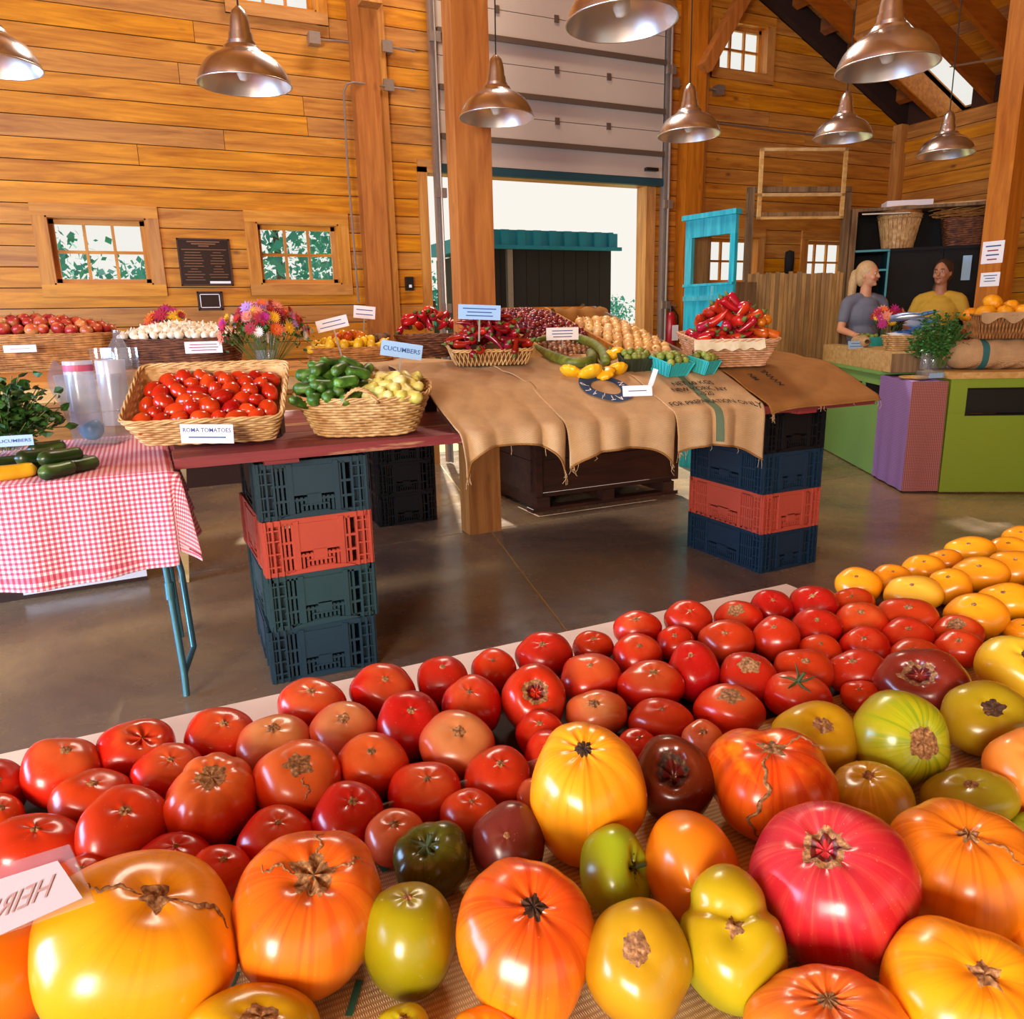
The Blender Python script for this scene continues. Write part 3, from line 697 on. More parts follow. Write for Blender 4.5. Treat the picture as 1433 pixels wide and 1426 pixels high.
# ---- dark pallet bin in the middle
db = empty('pallet_bin', (3.03, 5.3, 0), label='dark stained wooden pallet bin on the floor behind the burlap', cat='bin')
for k in range(3): 
    MB().box(-.62, .62, -.56, -.53, .14 + k * .24, .14 + k * .24 + .235).build('board', M['darkwood'], db)
    MB().box(-.64, -.61, -.53, .56, .14 + k * .24, .14 + k * .24 + .235).build('board', M['darkwood'], db); MB().box(.61, .64, -.53, .56, .14 + k * .24, .14 + k * .24 + .235).build('board', M['darkwood'], db)
MB().box(-.6, .6, -.53, .56, .10, .13).build('bin_floor', M['darkwood'], db); MB().box(-.61, .61, .53, .56, .14, .86).build('board', M['darkwood'], db)
for xx in (-.6, -.05, .5): MB().box(xx, xx + .10, -.56, .56, .025, .10).build('skid', M['darkwood'], db)
MB().box(-.64, .64, -.56, -.46, 0, .024).build('bottom_board', M['darkwood'], db); MB().box(-.64, .64, .46, .56, 0, .024).build('bottom_board', M['darkwood'], db)
for xx in (-.62, .57): MB().box(xx, xx + .05, -.585, -.56, .12, .86).build('corner_batten', M['darkwood'], db)

# ================================================================ BASKETS
def ring(a, b, e, N):
    P = []
    for i in range(720):
        t = 2 * pi * i / 720; c, s = cos(t), sin(t)
        P.append((a * math.copysign(abs(c) ** (2 / e), c), b * math.copysign(abs(s) ** (2 / e), s)))
    d = [0]
    for i in range(720): x_, y_ = P[i]; x2, y2 = P[(i + 1) % 720]; d.append(d[-1] + math.hypot(x2 - x_, y2 - y_))
    out = []; j = 0
    for k in range(N):
        t = d[-1] * k / N
        while d[j + 1] < t: j += 1
        f = (t - d[j]) / max(1e-9, d[j + 1] - d[j]); x_, y_ = P[j]; x2, y2 = P[(j + 1) % 720]; out.append((x_ + (x2 - x_) * f, y_ + (y2 - y_) * f))
    return out
BK = {}
def basket(name, loc, rot, w, d, h, flare=.15, e=5, mat='wicker', label='', rows=None, ns=None, handles=0, style='weave', droop=0, wob=0.0, group=None, flare_front=None):
    o = empty(name, loc, rot, label, 'basket', group); m = M[mat]; rng = random.Random(len(label))
    rows = rows or max(5, int(h / .0115)); peri = 2 * (w + d); ns = ns or (int(peri / .032) // 2 * 2); N = ns * 3
    def lvl(z, off=0.0, N_=N):
        k = 1 - flare * (1 - z / h); base = ring(w/2, d/2, e, N_); sx = (w/2 - flare * h * 1.0 * (1 - z/h) * 1.2 + off) / (w/2); sy = (d/2 - flare * h * 1.2 * (1 - z/h) + off) / (d/2)
        return [(x * sx, y * sy) for x, y in base]
    if style == 'weave':
        b = MB(); th = h / rows
        for i in range(rows):
            z = th * (i + .5); P = lvl(z)
            pts = []
            for k, (x, y) in enumerate(P):
                o_ = .0032 * cos(pi * k / 1.5 / 1 * .5 + pi * i) if False else .0034 * cos(2 * pi * k / 6 + pi * i); L = math.hypot(x, y) or 1
                pts.append((x + x / L * o_, y + y / L * o_, z + wob * sin(k * .35 + i * 1.7) - droop * (x / (w/2)) ** 2))
            b.tube(pts, th * .50, 5, True)
        b.build('weave', m, o, True)
        b = MB(); Pb, Pt_ = lvl(0, 0, ns), lvl(h, 0, ns)
        for k in range(ns): b.tube([(Pb[k][0], Pb[k][1], 0), (Pt_[k][0], Pt_[k][1], h + .004)], .0022, 4)
        b.build('stakes', m, o)
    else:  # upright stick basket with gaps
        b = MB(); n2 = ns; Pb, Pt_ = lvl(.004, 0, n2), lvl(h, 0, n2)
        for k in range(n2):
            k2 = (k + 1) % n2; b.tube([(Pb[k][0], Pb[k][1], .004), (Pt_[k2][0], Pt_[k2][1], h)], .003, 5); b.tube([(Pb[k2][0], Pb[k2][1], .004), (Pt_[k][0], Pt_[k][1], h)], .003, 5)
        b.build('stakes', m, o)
    b = MB()
    for ph in (0, 1, 2):
        P = lvl(h, .002, N); pts = []
        for k, (x, y) in enumerate(P):
            L = math.hypot(x, y) or 1; a_ = 2 * pi * k / 12 + ph * 2 * pi / 3
            pts.append((x + x / L * .005 * cos(a_), y + y / L * .005 * cos(a_), h + .004 + .005 * sin(a_) - droop * (x / (w/2)) ** 2))
        b.tube(pts, .0042, 5, True)
    b.build('rim', m, o, True)
    b = MB(); n3 = 48
    P0, P1 = lvl(0, -.005, n3), lvl(h, -.006, n3); b.add([(x, y, .004) for x, y in P0] + [(x, y, h - .006) for x, y in P1], [(k, (k+1) % n3, n3 + (k+1) % n3, n3 + k) for k in range(n3)] + [tuple(range(n3))])
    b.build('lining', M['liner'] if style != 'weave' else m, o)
    if handles:
        for s in handles if hasattr(handles, '__len__') else (-1, 1):
            b = MB()
            for ph in (0, 1, 2):
                pts = []
                for i in range(25):
                    t_ = i / 24; a_ = t_ * 18 + ph * 2.1; x = -.065 + .13 * t_; z = h + .055 * sin(pi * t_) ** .7 - .01
                    pts.append((x + .004 * cos(a_), s * (d/2 + .004) + .005 * sin(a_), z + .004 * sin(a_ * 1.1)))
                b.tube(pts, .0042, 5)
            b.build('handle', m, o, True)
    return o
def heap(B, protos, w, d, z0, dome, sx, sy, rng, label, group, e=4, jit=.12, tilt=1.0, jz=.004, flat=False, yaw=None, limit=999, edge=0.0, sc=(.88, 1.12)):
    """lay copies of the prototypes over a mound inside the frame of object B"""
    Mx = B.matrix_basis.copy() if B is not None else Matrix(); n = 0; j = 0
    y = -d/2 + sy/2
    rows = []
    while y < d/2 - sy * .3:
        x = -w/2 + sx/2 + (sx/2 if j % 2 else 0)
        while x < w/2 - sx * .3:
            rr_ = (abs(x) / (w/2)) ** e + (abs(y) / (d/2)) ** e
            if rr_ < 1.0: rows.append((x, y))
            x += sx
        y += sy; j += 1
    for x, y in rows[:limit]:
        x += rng.uniform(-jit, jit) * sx; y += rng.uniform(-jit, jit) * sy
        q_ = max(0, 1 - (x / (w/2)) ** 2) * max(0, 1 - (y / (d/2)) ** 2)
        z = z0 + dome * q_ ** .7 + rng.uniform(-jz, jz)
        pr = rng.choice(protos)
        if yaw is None: ro = Euler((rng.uniform(-tilt, tilt), rng.uniform(-tilt, tilt), rng.uniform(0, 2 * pi)))
        else: ro = Euler((rng.uniform(-tilt, tilt), rng.uniform(-tilt, tilt), yaw + rng.uniform(-.6, .6)))
        m2 = Mx @ Matrix.Translation((x, y, z)) @ ro.to_matrix().to_4x4()
        s = rng.uniform(*sc)
        c = dup(pr, loc=m2.translation, rot=m2.to_euler(), scale=s, label=label, group=group); n += 1
    return n
PROTO = []
def proto(name, mesh, mat, cat, smooth=True, parts=()):
    me = mesh.mesh(name, mat, smooth); o = place(name, me, cat=cat); ks = []
    for nm, mb, mt in parts:
        k = mb.build(nm, mt, o, True); ks.append(k)
    KIDS[o.name] = ks; PROTO.append(o); return o
def blob(rx, ry, rz, n=14, m=9, fn=None):
    """closed rounded body; fn(theta, v) scales the radius"""
    b = MB(); vs = []; 
    for j in range(1, m):
        ph = pi * j / m
        for k in range(n):
            t = 2 * pi * k / n; f = fn(t, ph) if fn else 1
            vs.append((rx * sin(ph) * cos(t) * f, ry * sin(ph) * sin(t) * f, -rz * cos(ph)))
    c0 = len(vs); vs += [(0, 0, -rz * (.93 if fn else 1)), (0, 0, rz * (.93 if fn else 1))]; fs = []
    for j in range(m - 2):
        for k in range(n): k2 = (k + 1) % n; fs.append((j*n+k, j*n+k2, (j+1)*n+k2, (j+1)*n+k))
    for k in range(n): k2 = (k + 1) % n; fs.append((c0, k2, k)); fs.append((c0 + 1, (m-2)*n+k, (m-2)*n+k2))
    return b.add(vs, fs)
def curvy(L, r, bend, taper=.6, n=10, m=12, tip=.15, wave=0):
    """a long fruit along X, curved"""
    pts = []; rs = []
    for i in range(m + 1):
        t = i / m; a = (t - .5) * bend; x = (t - .5) * L; z = -bend * L * .25 * (1 - (2*t-1) ** 2); pts.append((x, wave * sin(t * 6), z))
        e_ = min(1, (t / .14) ** .5 if t < .14 else 1) * min(1, ((1 - t) / tip) ** .5 if 1 - t < tip else 1); rs.append(max(.0012, r * e_ * (1 - (1 - taper) * t)))
    return MB().tube(pts, rs, n)
def produce(name, stops, rough=.35, scale=14, hue=.0, val=.14, spec=.5, bump=0, stretch=(1, 1, 1), detail=3):
    t = NT(name); t.set(Roughness=rough); n = t.noise(t.mapping('Object', stretch), scale, detail)
    c = t.ramp(n, stops); c = t.hsv(c, hue=t.rnd(.5 - hue, .5 + hue), val=t.rnd(1 - val, 1 + val)); t.col(c)
    if bump: t.bump(n, bump, .002)
    return t.m
stemm = plain('green_stem', '5b6b2a', .6, 0, .2, 40); M['stem'] = stemm
PM = {
 'apple': produce('apple_skin', [(.3, '8f1420'), (.5, 'b5352a'), (.62, 'c97a45'), (.75, 'd9b070')], .3, 9, .01, .2),
 'garlic': produce('garlic_skin', [(.3, 'cbb291'), (.6, 'f1e6cd')], .6, 12, .0, .08, stretch=(2, 2, .5)),
 'roma': produce('plum_tomato_skin', [(.3, 'a01a08'), (.6, 'c83312'), (.8, 'd2551a')], .2, 6, .006, .15),
 'cuke': produce('cucumber_skin', [(.3, '1c3a10'), (.55, '3f6a1e'), (.75, '86a84a')], .4, 22, .01, .25, bump=.3),
 'pale': produce('pale_cucumber_skin', [(.3, 'b5a63c'), (.55, 'd9cf72'), (.75, 'eee5a8')], .4, 14, .012, .1),
 'redpep': produce('red_pepper_skin', [(.3, '8e0c10'), (.6, 'c01c18'), (.8, 'd8402a')], .18, 8, .012, .25),
 'darkpep': produce('dark_red_pepper_skin', [(.3, '5a0610'), (.6, '9c0f1a'), (.8, 'c02030')], .2, 10, .01, .3),
 'orangepep': produce('orange_pepper_skin', [(.3, 'b5460a'), (.6, 'd8741a'), (.8, 'e8a030')], .25, 8, .02, .15),
 'yellowsq': produce('yellow_squash_skin', [(.3, 'd39a10'), (.6, 'f0c428'), (.8, 'f6dc60')], .35, 8, .01, .1),
 'redonion': produce('red_pearl_onion_skin', [(.3, '4a1018'), (.55, '7c2430'), (.75, 'b05a44')], .22, 40, .015, .35),
 'shallot': produce('shallot_skin', [(.3, '5a3420'), (.6, 'a8704a'), (.8, 'd0a078')], .45, 8, .01, .25, stretch=(2, 2, .4)),
 'onion': produce('yellow_onion_skin', [(.3, 'c08a4c'), (.6, 'e3b878'), (.8, 'f2d8a8')], .35, 8, .008, .12, stretch=(2, 2, .4)),
 'tomatillo': produce('tomatillo_skin', [(.3, '54641e'), (.6, '8c963a'), (.8, 'b8ae60')], .5, 10, .02, .2),
 'pattypan': produce('pattypan_skin', [(.3, 'e09a08'), (.6, 'f6bc1c'), (.8, 'fbd64c')], .3, 8, .006, .08),
 'luffa': produce('long_gourd_skin', [(.3, '4a5a18'), (.6, '76822c'), (.8, '9c9a48')], .5, 18, 0, .05, stretch=(.3, 2, 2)),
 'zuc': produce('zucchini_skin', [(.3, '122610'), (.55, '23421a'), (.75, '5c7c3a')], .3, 20, .005, .2, stretch=(.3, 1, 1)),
 'potato': produce('brown_potato_skin', [(.3, '4a2e20'), (.7, '7c563c')], .8, 14, 0, .1),
 'bigsquash': produce('orange_squash_skin', [(.3, 'e08404'), (.6, 'f8a812'), (.8, 'fcc43c')], .4, 6, .006, .06),
}
stem_small = lambda z, L=.02, r=.003: MB().tube([(0, 0, z), (.002, 0, z + L * .6), (.006, 0, z + L)], r, 6)
dimp = lambda t, ph: 1.0
p_apple = proto('apple', blob(.037, .037, .033, 16, 10, lambda t, ph: 1 + .05 * cos(ph)), PM['apple'], 'apple', parts=(('stalk', stem_small(.028, .016, .0018), M['stem']),))
p_garlic = proto('garlic_bulb', blob(.029, .029, .024, 12, 8, lambda t, ph: 1 + .07 * cos(6 * t)), PM['garlic'], 'garlic', parts=(('neck', MB().tube([(0, 0, .016), (0, 0, .03), (.004, 0, .042)], [.009, .005, .0035], 6), PM['garlic']),))
p_roma = [proto('plum_tomato', blob(.030, .030, .043, 16, 11, lambda t, ph: 1 + .04 * cos(ph) + .02 * cos(3 * t)), PM['roma'], 'tomato'), proto('plum_tomato', blob(.034, .033, .039, 16, 11), PM['roma'], 'tomato')]
p_cuke = [proto('cucumber', curvy(.12, .021, .25, .9), PM['cuke'], 'cucumber'), proto('cucumber', curvy(.10, .023, -.2, .85), PM['cuke'], 'cucumber')]
p_pale = [proto('pale_cucumber', curvy(.10, .024, .2, .85), PM['pale'], 'cucumber'), proto('pale_cucumber', curvy(.085, .023, -.1, .9), PM['pale'], 'cucumber')]
def pepper(L, r, bend, tap): return curvy(L, r, bend, tap, 12, 12, .3)
def calyx(L, r): return MB().tube([(-L/2 + .004, 0, 0), (-L/2 - .004, 0, .001), (-L/2 - .02, .003, .006)], [r * .55, r * .3, .003], 7)
p_red = [proto('red_pepper', pepper(.12, .027, .3, .35), PM['redpep'], 'pepper', parts=(('stem', calyx(.12, .027), M['stem']),)), proto('red_pepper', pepper(.10, .032, -.25, .6), PM['redpep'], 'pepper', parts=(('stem', calyx(.10, .032), M['stem']),))]
p_dark = [proto('dark_red_pepper', pepper(.11, .022, .5, .3), PM['darkpep'], 'pepper', parts=(('stem', calyx(.11, .022), M['stem']),)), proto('dark_red_pepper', pepper(.13, .02, -.4, .25), PM['darkpep'], 'pepper', parts=(('stem', calyx(.13, .02), M['stem']),))]
p_orp = [proto('orange_pepper', pepper(.10, .028, .3, .5), PM['orangepep'], 'pepper')]
p_ysq = [proto('yellow_squash', curvy(.15, .022, .35, .6), PM['yellowsq'], 'squash'), proto('yellow_squash', blob(.03, .03, .04, 12, 8), PM['yellowsq'], 'squash')]
p_osq = [proto('orange_gourd', blob(.028, .028, .034, 12, 8), PM['orangepep'], 'squash')]
p_ron = proto('red_pearl_onion', blob(.0165, .0165, .0165, 10, 7, lambda t, ph: 1 - .1 * cos(ph)), PM['redonion'], 'onion')
p_sh = proto('shallot', blob(.0145, .0145, .021, 9, 7), PM['shallot'], 'shallot')
p_on = proto('yellow_onion', blob(.033, .033, .030, 14, 9), PM['onion'], 'onion', parts=(('neck', MB().tube([(0, 0, .026), (0, 0, .04)], [.007, .003], 6), PM['onion']),))
p_tom = proto('tomatillo', blob(.019, .019, .018, 10, 7, lambda t, ph: 1 + .04 * cos(5 * t)), PM['tomatillo'], 'tomatillo')
p_pot = proto('brown_potato', blob(.035, .028, .026, 10, 7), PM['potato'], 'potato')
p_patty = proto('pattypan_squash', blob(.058, .058, .028, 36, 10, lambda t, ph: 1 + .07 * cos(10 * t) * sin(ph) ** 4), PM['pattypan'], 'squash', parts=(('stem', MB().tube([(0, 0, .024), (0, 0, .04)], [.008, .006], 7), M['stem']),))

def sign(px, py, D, wpx, hpx, label, lines=(), roll=0, mat='paper', ink='ink', lean=0.0, yaw=None, stick=0, name='price_card'):
    p = pt(px, py, D); w, h = wpx * D / FPX, hpx * D / FPX
    yw = yaw if yaw is not None else -atan2(p.x, p.y) * .55
    o = MB().box(-w/2, w/2, -.0015, .0015, -h/2, h/2).build(name, M[mat], label=label, cat='sign')
    o.location = p; o.rotation_euler = Euler((lean, roll, yw), 'XYZ')
    n = len(lines)
    for i, t_ in enumerate(lines):
        if t_ == '-': 
            rl = random.Random(int(px + i * 7)); ww = w * rl.uniform(.55, .85); zz = h * (.36 - .72 * (i + .5) / n); MB().box(-ww/2, ww/2, -.0022, -.0016, zz - h * .035, zz + h * .035).build('print_line', M[ink], o)
        else:
            s_ = h * .62 / max(1.5, n); tx = text(t_, M[ink], o, (0, -.0022, h * (.38 - .76 * (i + .5) / n)), UP, s_, .0002)
            tx.scale = (min(1.3, w * .88 / (len(t_) * s_ * .62)),) * 1 + (1, 1)
    if stick: MB().box(-.004, .004, -.001, .004, -h/2 - stick, -h/2).build('stick', M['steel'], o)
    return o

rg = random.Random(11)
# ---- tilted wicker tray of plum tomatoes
A_, B_ = on(198, 631, z=.931), on(384, 622, z=.931)
ux = (B_ - A_); wbot = ux.length; yaw = atan2(ux.y, ux.x)
tilt = radians(26); WT, DT, HT = wbot + .085, .40, .120
c0 = (A_ + B_) / 2
Rm = Matrix.Rotation(yaw, 3, 'Z') @ Matrix.Rotation(tilt, 3, 'X')
ctr = c0 + Rm @ Vector((0, DT/2 - .012, .0))
tray = basket('tomato_tray', ctr, Rm.to_euler(), WT, DT, HT, .28, 14, 'wicker', 'rectangular pale wicker tray of plum tomatoes, propped towards the camera', handles=0)
print('tray', tuple(ctr), WT, math.degrees(yaw))
heap(tray, p_roma, WT - .055, DT - .045, .078, .03, .064, .057, rg, 'glossy red plum tomato lying in the tilted wicker tray', 'plum tomatoes in the wicker tray', e=8, tilt=1.4)
heap(tray, p_roma, WT - .14, DT - .13, .034, .02, .072, .066, rg, 'glossy red plum tomato lying in the tilted wicker tray', 'plum tomatoes in the wicker tray', e=8, tilt=1.4)
# prop block under the tray
pb = MB().box(-.18, .18, -.07, .07, 0, .10).build('prop_block', M['darkwood'], loc=(ctr.x + .08, ctr.y + .11, PT + .001), rot=(0, 0, yaw), label='dark wooden block propping up the plum tomato tray', cat='block')
s_ = sign(290, 607, 2.60, 70, 27, 'white card reading ROMA TOMATOES on the front of the wicker tray', ('ROMA TOMATOES', '-'), roll=radians(3), ink='inkblue', yaw=yaw, lean=.1)
# ---- cucumber basket
cb0 = on(540, 612, z=PT + .001)
ctr = Vector((cb0.x - .03, cb0.y + .155, PT + .004)); rotc = (radians(9), 0, radians(-20))
cb = basket('cucumber_basket', ctr + Vector((0, 0, .02)), rotc, .51, .37, .155, .33, 3.2, 'wicker', 'pale wicker basket with two handles heaped with green and pale cucumbers', handles=(-1, 1), wob=.001)
gB = lambda dx: Matrix.Translation(ctr + Vector((0, 0, .02))) @ Euler(rotc).to_matrix().to_4x4() @ Matrix.Translation((dx, 0, 0))
class _F:  # a frame holder for heap()
    def __init__(s, m): s.matrix_basis = m
heap(_F(gB(-.115)), p_cuke, .25, .33, .135, .075, .055, .040, rg, 'dark green pickling cucumber heaped in the two-handled basket', 'green cucumbers in the two-handled basket', e=4, tilt=.5, yaw=1.0)
heap(_F(gB(.115)), p_pale, .23, .33, .135, .06, .055, .042, rg, 'pale yellow cucumber heaped in the two-handled basket', 'pale cucumbers in the two-handled basket', e=4, tilt=.5, yaw=-.6)
heap(_F(gB(-.10)), p_cuke, .26, .28, .16, .10, .075, .06, rg, 'dark green pickling cucumber heaped in the two-handled basket', 'green cucumbers in the two-handled basket', e=3, tilt=.6, yaw=.6)
sign(562, 490, 3.15, 58, 21, 'pale blue card reading CUCUMBERS behind the pale cucumbers', ('CUCUMBERS',), roll=radians(10), mat='paperblue', ink='inkblue', stick=.12)
# ---- bag dispenser: clear tub with two rolls of produce bags
bp = on(145, 625, z=ZT); bd = empty('bag_dispenser', (bp.x, bp.y + .13, ZT + .002), (0, 0, radians(-22)), 'clear plastic tub holding two rolls of produce bags on the checked cloth', 'container')
MB().lathe([(0, 0), (.10, 0), (.118, .12), (.135, .24), (.132, .24), (.115, .12), (.097, .005), (0, .005)], 4, Matrix.Rotation(pi/4, 4, 'Z') @ Matrix.Scale(1.15, 4)).build('tub', M['clear'], bd)
MB().tube([(.108 * cos(a) , .108 * sin(a), .13) for a in [2 * pi * k / 24 for k in range(24)]], .003, 5, True).build('band', M['clear'], bd)
for sx, nm in ((-.06, 0), (.065, 1)):
    MB().lathe([(.012, .07), (.052, .07), (.054, .08), (.054, .32), (.052, .325), (.012, .325)], 28, Matrix.Translation((sx, 0, 0))).build('bag_roll', M['bagplastic'], bd, 'auto')
MB().lathe([(.0545, .285), (.0546, .31)], 28, Matrix.Translation((-.06, 0, 0))).build('red_band', plain('pink_band', 'c0506a', .5), bd)
b = MB(); b.grid(lambda u, v: (-.135 - .02 * sin(v * 4), -.06 + .12 * u, .31 - .16 * v + .02 * sin(u * 5)), 6, 8); b.build('loose_bag', M['bagplastic'], bd, True)
b = MB(); b.grid(lambda u, v: (-.05 + .19 * u, .09 + .01 * sin(u * 9), .24 + .13 * v), 8, 6); b.build('back_card', M['clear'], bd, True)
M['bluebag'] = plain('blue_plastic', '1f86b4', .3, 0, .2, 12); MB().add(blob(.05, .04, .045, 10, 7).v, blob(.05, .04, .045, 10, 7).f).build('crumpled_bag', M['bluebag'], bd, True, loc=(-.035, -.02, .055))
# ---- herbs in jars at the left
M['leafg'] = produce('basil_leaf', [(.3, '173a10'), (.6, '2c5c1a'), (.8, '5c8a30')], .45, 30, .01, .2)
M['parsley'] = produce('parsley_leaf', [(.3, '1c4416'), (.6, '356e28'), (.8, '6a9a48')], .5, 30, .01, .2)
def bunch(name, loc, label, w, h, n, leafsize, mat, seed, jar=True, nj=2, cat='herbs', stems=True):
    o = empty(name, loc, (0, 0, 0), label, cat); r_ = random.Random(seed)
    if jar:
        for k in range(nj):
            jx_ = (k - (nj - 1) / 2) * .085
            MB().lathe([(0, .002), (.036, .002), (.04, .012), (.04, .10), (.034, .115), (.034, .13), (.031, .13), (.031, .11), (.037, .1), (.037, .012), (0, .006)], 20, Matrix.Translation((jx_, 0, 0))).build('glass_jar', M['clear'], o, 'auto')
    st = MB(); lf = MB()
    for k in range(n):
        a = r_.uniform(0, 2 * pi); rad = sqrt(r_.random()); tx, ty = rad * cos(a) * w/2, rad * sin(a) * w * .35; tz = h * (.45 + .55 * r_.random()) * (1 - .35 * rad ** 2)
        bx_ = tx * .25; P = [Vector((bx_, ty * .3, .02)), Vector((bx_ * 1.6, ty * .5, tz * .5)), Vector((tx, ty, tz))]
        st.tube(P, .0016, 4, cap=False)
        for q_ in range(9):
            t = r_.uniform(.5, 1.0); c = P[1].lerp(P[2], (t - .5) * 2) + Vector((r_.gauss(0, .02), r_.gauss(0, .02), r_.gauss(0, .016)))
            d_ = Vector((r_.gauss(0, 1), r_.gauss(0, 1), r_.uniform(-.2, .8))).normalized(); e_ = d_.cross(Vector((r_.gauss(0, 1), r_.gauss(0, 1), r_.gauss(0, 1)))).normalized(); L = leafsize * r_.uniform(.7, 1.2); nn_ = d_.cross(e_) * L * .12
            lf.add([c, c + d_*L*.35 + e_*L*.3 + nn_, c + d_*L*.7 + e_*L*.22 + nn_, c + d_*L, c + d_*L*.7 - e_*L*.22 + nn_, c + d_*L*.35 - e_*L*.3 + nn_, c + d_*L*.5 - nn_], [(0,1,6),(1,2,6),(2,3,6),(3,4,6),(4,5,6),(5,0,6)])
    st.build('stems', M['stem'], o); lf.build('foliage', mat, o, kind='stuff'); return o
hb = on(10, 640, z=ZT); bunch('basil_bunch', (hb.x, hb.y + .05, ZT + .002), 'bushy dark green basil standing in glass jars at the left edge', .40, .33, 85, .042, M['leafg'], 4)
sign(18, 617, 2.52, 50, 15, 'bright blue card reading CUCUMBERS in front of the basil', ('CUCUMBERS',), mat='paperblue', ink='inkblue', yaw=-.1)
# zucchini pile at the left end of the checked cloth
zs = [(15, 662, 64, .35), (48, 640, 60, .5), (83, 640, 70, .6), (45, 656, 50, .9), (78, 660, 60, .8), (98, 650, 62, .5), (110, 652, 66, .75), (2, 650, 60, .3), (64, 628, 58, .4)]
for i, (x, y, L, a) in enumerate(zs):
    p = on(x, y, z=ZT + .026 + (.035 if i in (1, 2, 8) else 0)); k = proto('zucchini', curvy(L * .0021, .025, .12, .9, 12, 12, .1), PM['zuc'] if i else PM['yellowsq'], 'squash')
    PROTO.pop(); k.location = p + Vector((0, .04, 0)); k.rotation_euler = (0, 0, a)
    k['label'] = 'dark green zucchini in the small pile on the checked cloth' if i else 'single yellow squash at the left end of the zucchini pile'; 
    if i: k['group'] = 'zucchini on the checked cloth'
# ---- back row: apples, garlic, flowers, squash, red peppers
Y2 = 4.5
def back_basket(name, xl, xr, yb, yr, D, depth, label, mat, **k):
    a, c = pt(xl, yb, D), pt(xr, yb, D); h = (yb - yr) * D / FPX; w = (xr - xl) * D / FPX
    m_ = (a + c) / 2; p = Vector((m_.x, m_.y + depth/2, BZ + .002)); return basket(name, p, (0, 0, radians(-14)), w, depth, h, k.pop('flare', .2), k.pop('e', 4), mat, label, **k), w, h
bk, w, h = back_basket('apple_basket', -75, 168, 526, 478, 4.55, .46, 'long honey wicker basket piled with apples against the left wall', 'wickerhoney', wob=.002, ns=52)
heap(bk, [p_apple], w - .06, .40, h + .0, .10, .074, .066, rg, 'red and yellow apple piled in the long honey wicker basket', 'apples in the long basket', e=4, tilt=.8)
sign(28, 488, 4.40, 40, 10, 'small white card on the front of the apple basket', ('-',), ink='inkred', yaw=-.1)
bk, w, h = back_basket('garlic_basket', 176, 345, 506, 470, 4.65, .44, 'wide brown wicker basket mounded with white garlic bulbs', 'wickerdark', wob=.003, ns=44, droop=-.01)
heap(bk, [p_garlic], w - .04, .40, h + .005, .085, .050, .043, rg, 'white garlic bulb mounded in the brown wicker basket', 'garlic bulbs in the brown basket', e=3, tilt=.9)
sign(285, 486, 4.42, 49, 16, 'lilac white card hung on the front of the garlic basket', ('-', '-', '-'), ink='inkred', yaw=-.15)
# glass jug between them
g0 = pt(168, 508, 4.5); gj = MB().lathe([(0, 0), (.055, 0), (.06, .02), (.06, .12), (.035, .17), (.02, .19), (.02, .23), (.017, .23), (.017, .19), (.03, .168), (.056, .12), (.056, .02), (0, .006)], 24).build('glass_jug', M['clear'], None, 'auto', loc=(g0.x, g0.y + .05, BZ + .001), label='clear glass jug standing between the apple and garlic baskets', cat='jug')
def flat_flower(r_, n, cup=.3):
    b = MB(); 
    for ring_ in range(2):
        for k in range(n):
            a = 2 * pi * k / n + ring_ * pi / n; rr_ = r_ * (1 - .35 * ring_); z = .006 * ring_; c, s = cos(a), sin(a); pw = pi / n * .9
            b.add([(0, 0, z), (rr_*.6*cos(a-pw), rr_*.6*sin(a-pw), z + cup*rr_*.35), (rr_*c, rr_*s, z + cup*rr_*.5), (rr_*.6*cos(a+pw), rr_*.6*sin(a+pw), z + cup*rr_*.35)], [(0,1,2,3)])
    b.lathe([(r_*.22, .004), (r_*.16, .012), (0, .014)], 8); return b
flowm = [flat_flower(.045, 12).mesh('bloom'), flat_flower(.038, 18, .9).mesh('bloom'), flat_flower(.050, 10, .2).mesh('bloom')]
FC = {k: plain('petal_' + k, c, .7, 0, .2, 30) for k, c in dict(crimson='a3122c', magenta='b01a74', pink='d86aa0', lilac='b58ac8', orange='e0641c', yellow='eab422', red='c42418', white='efe6dc', coral='e08468').items()}
for m_ in flowm: m_.materials.append(FC['red'])
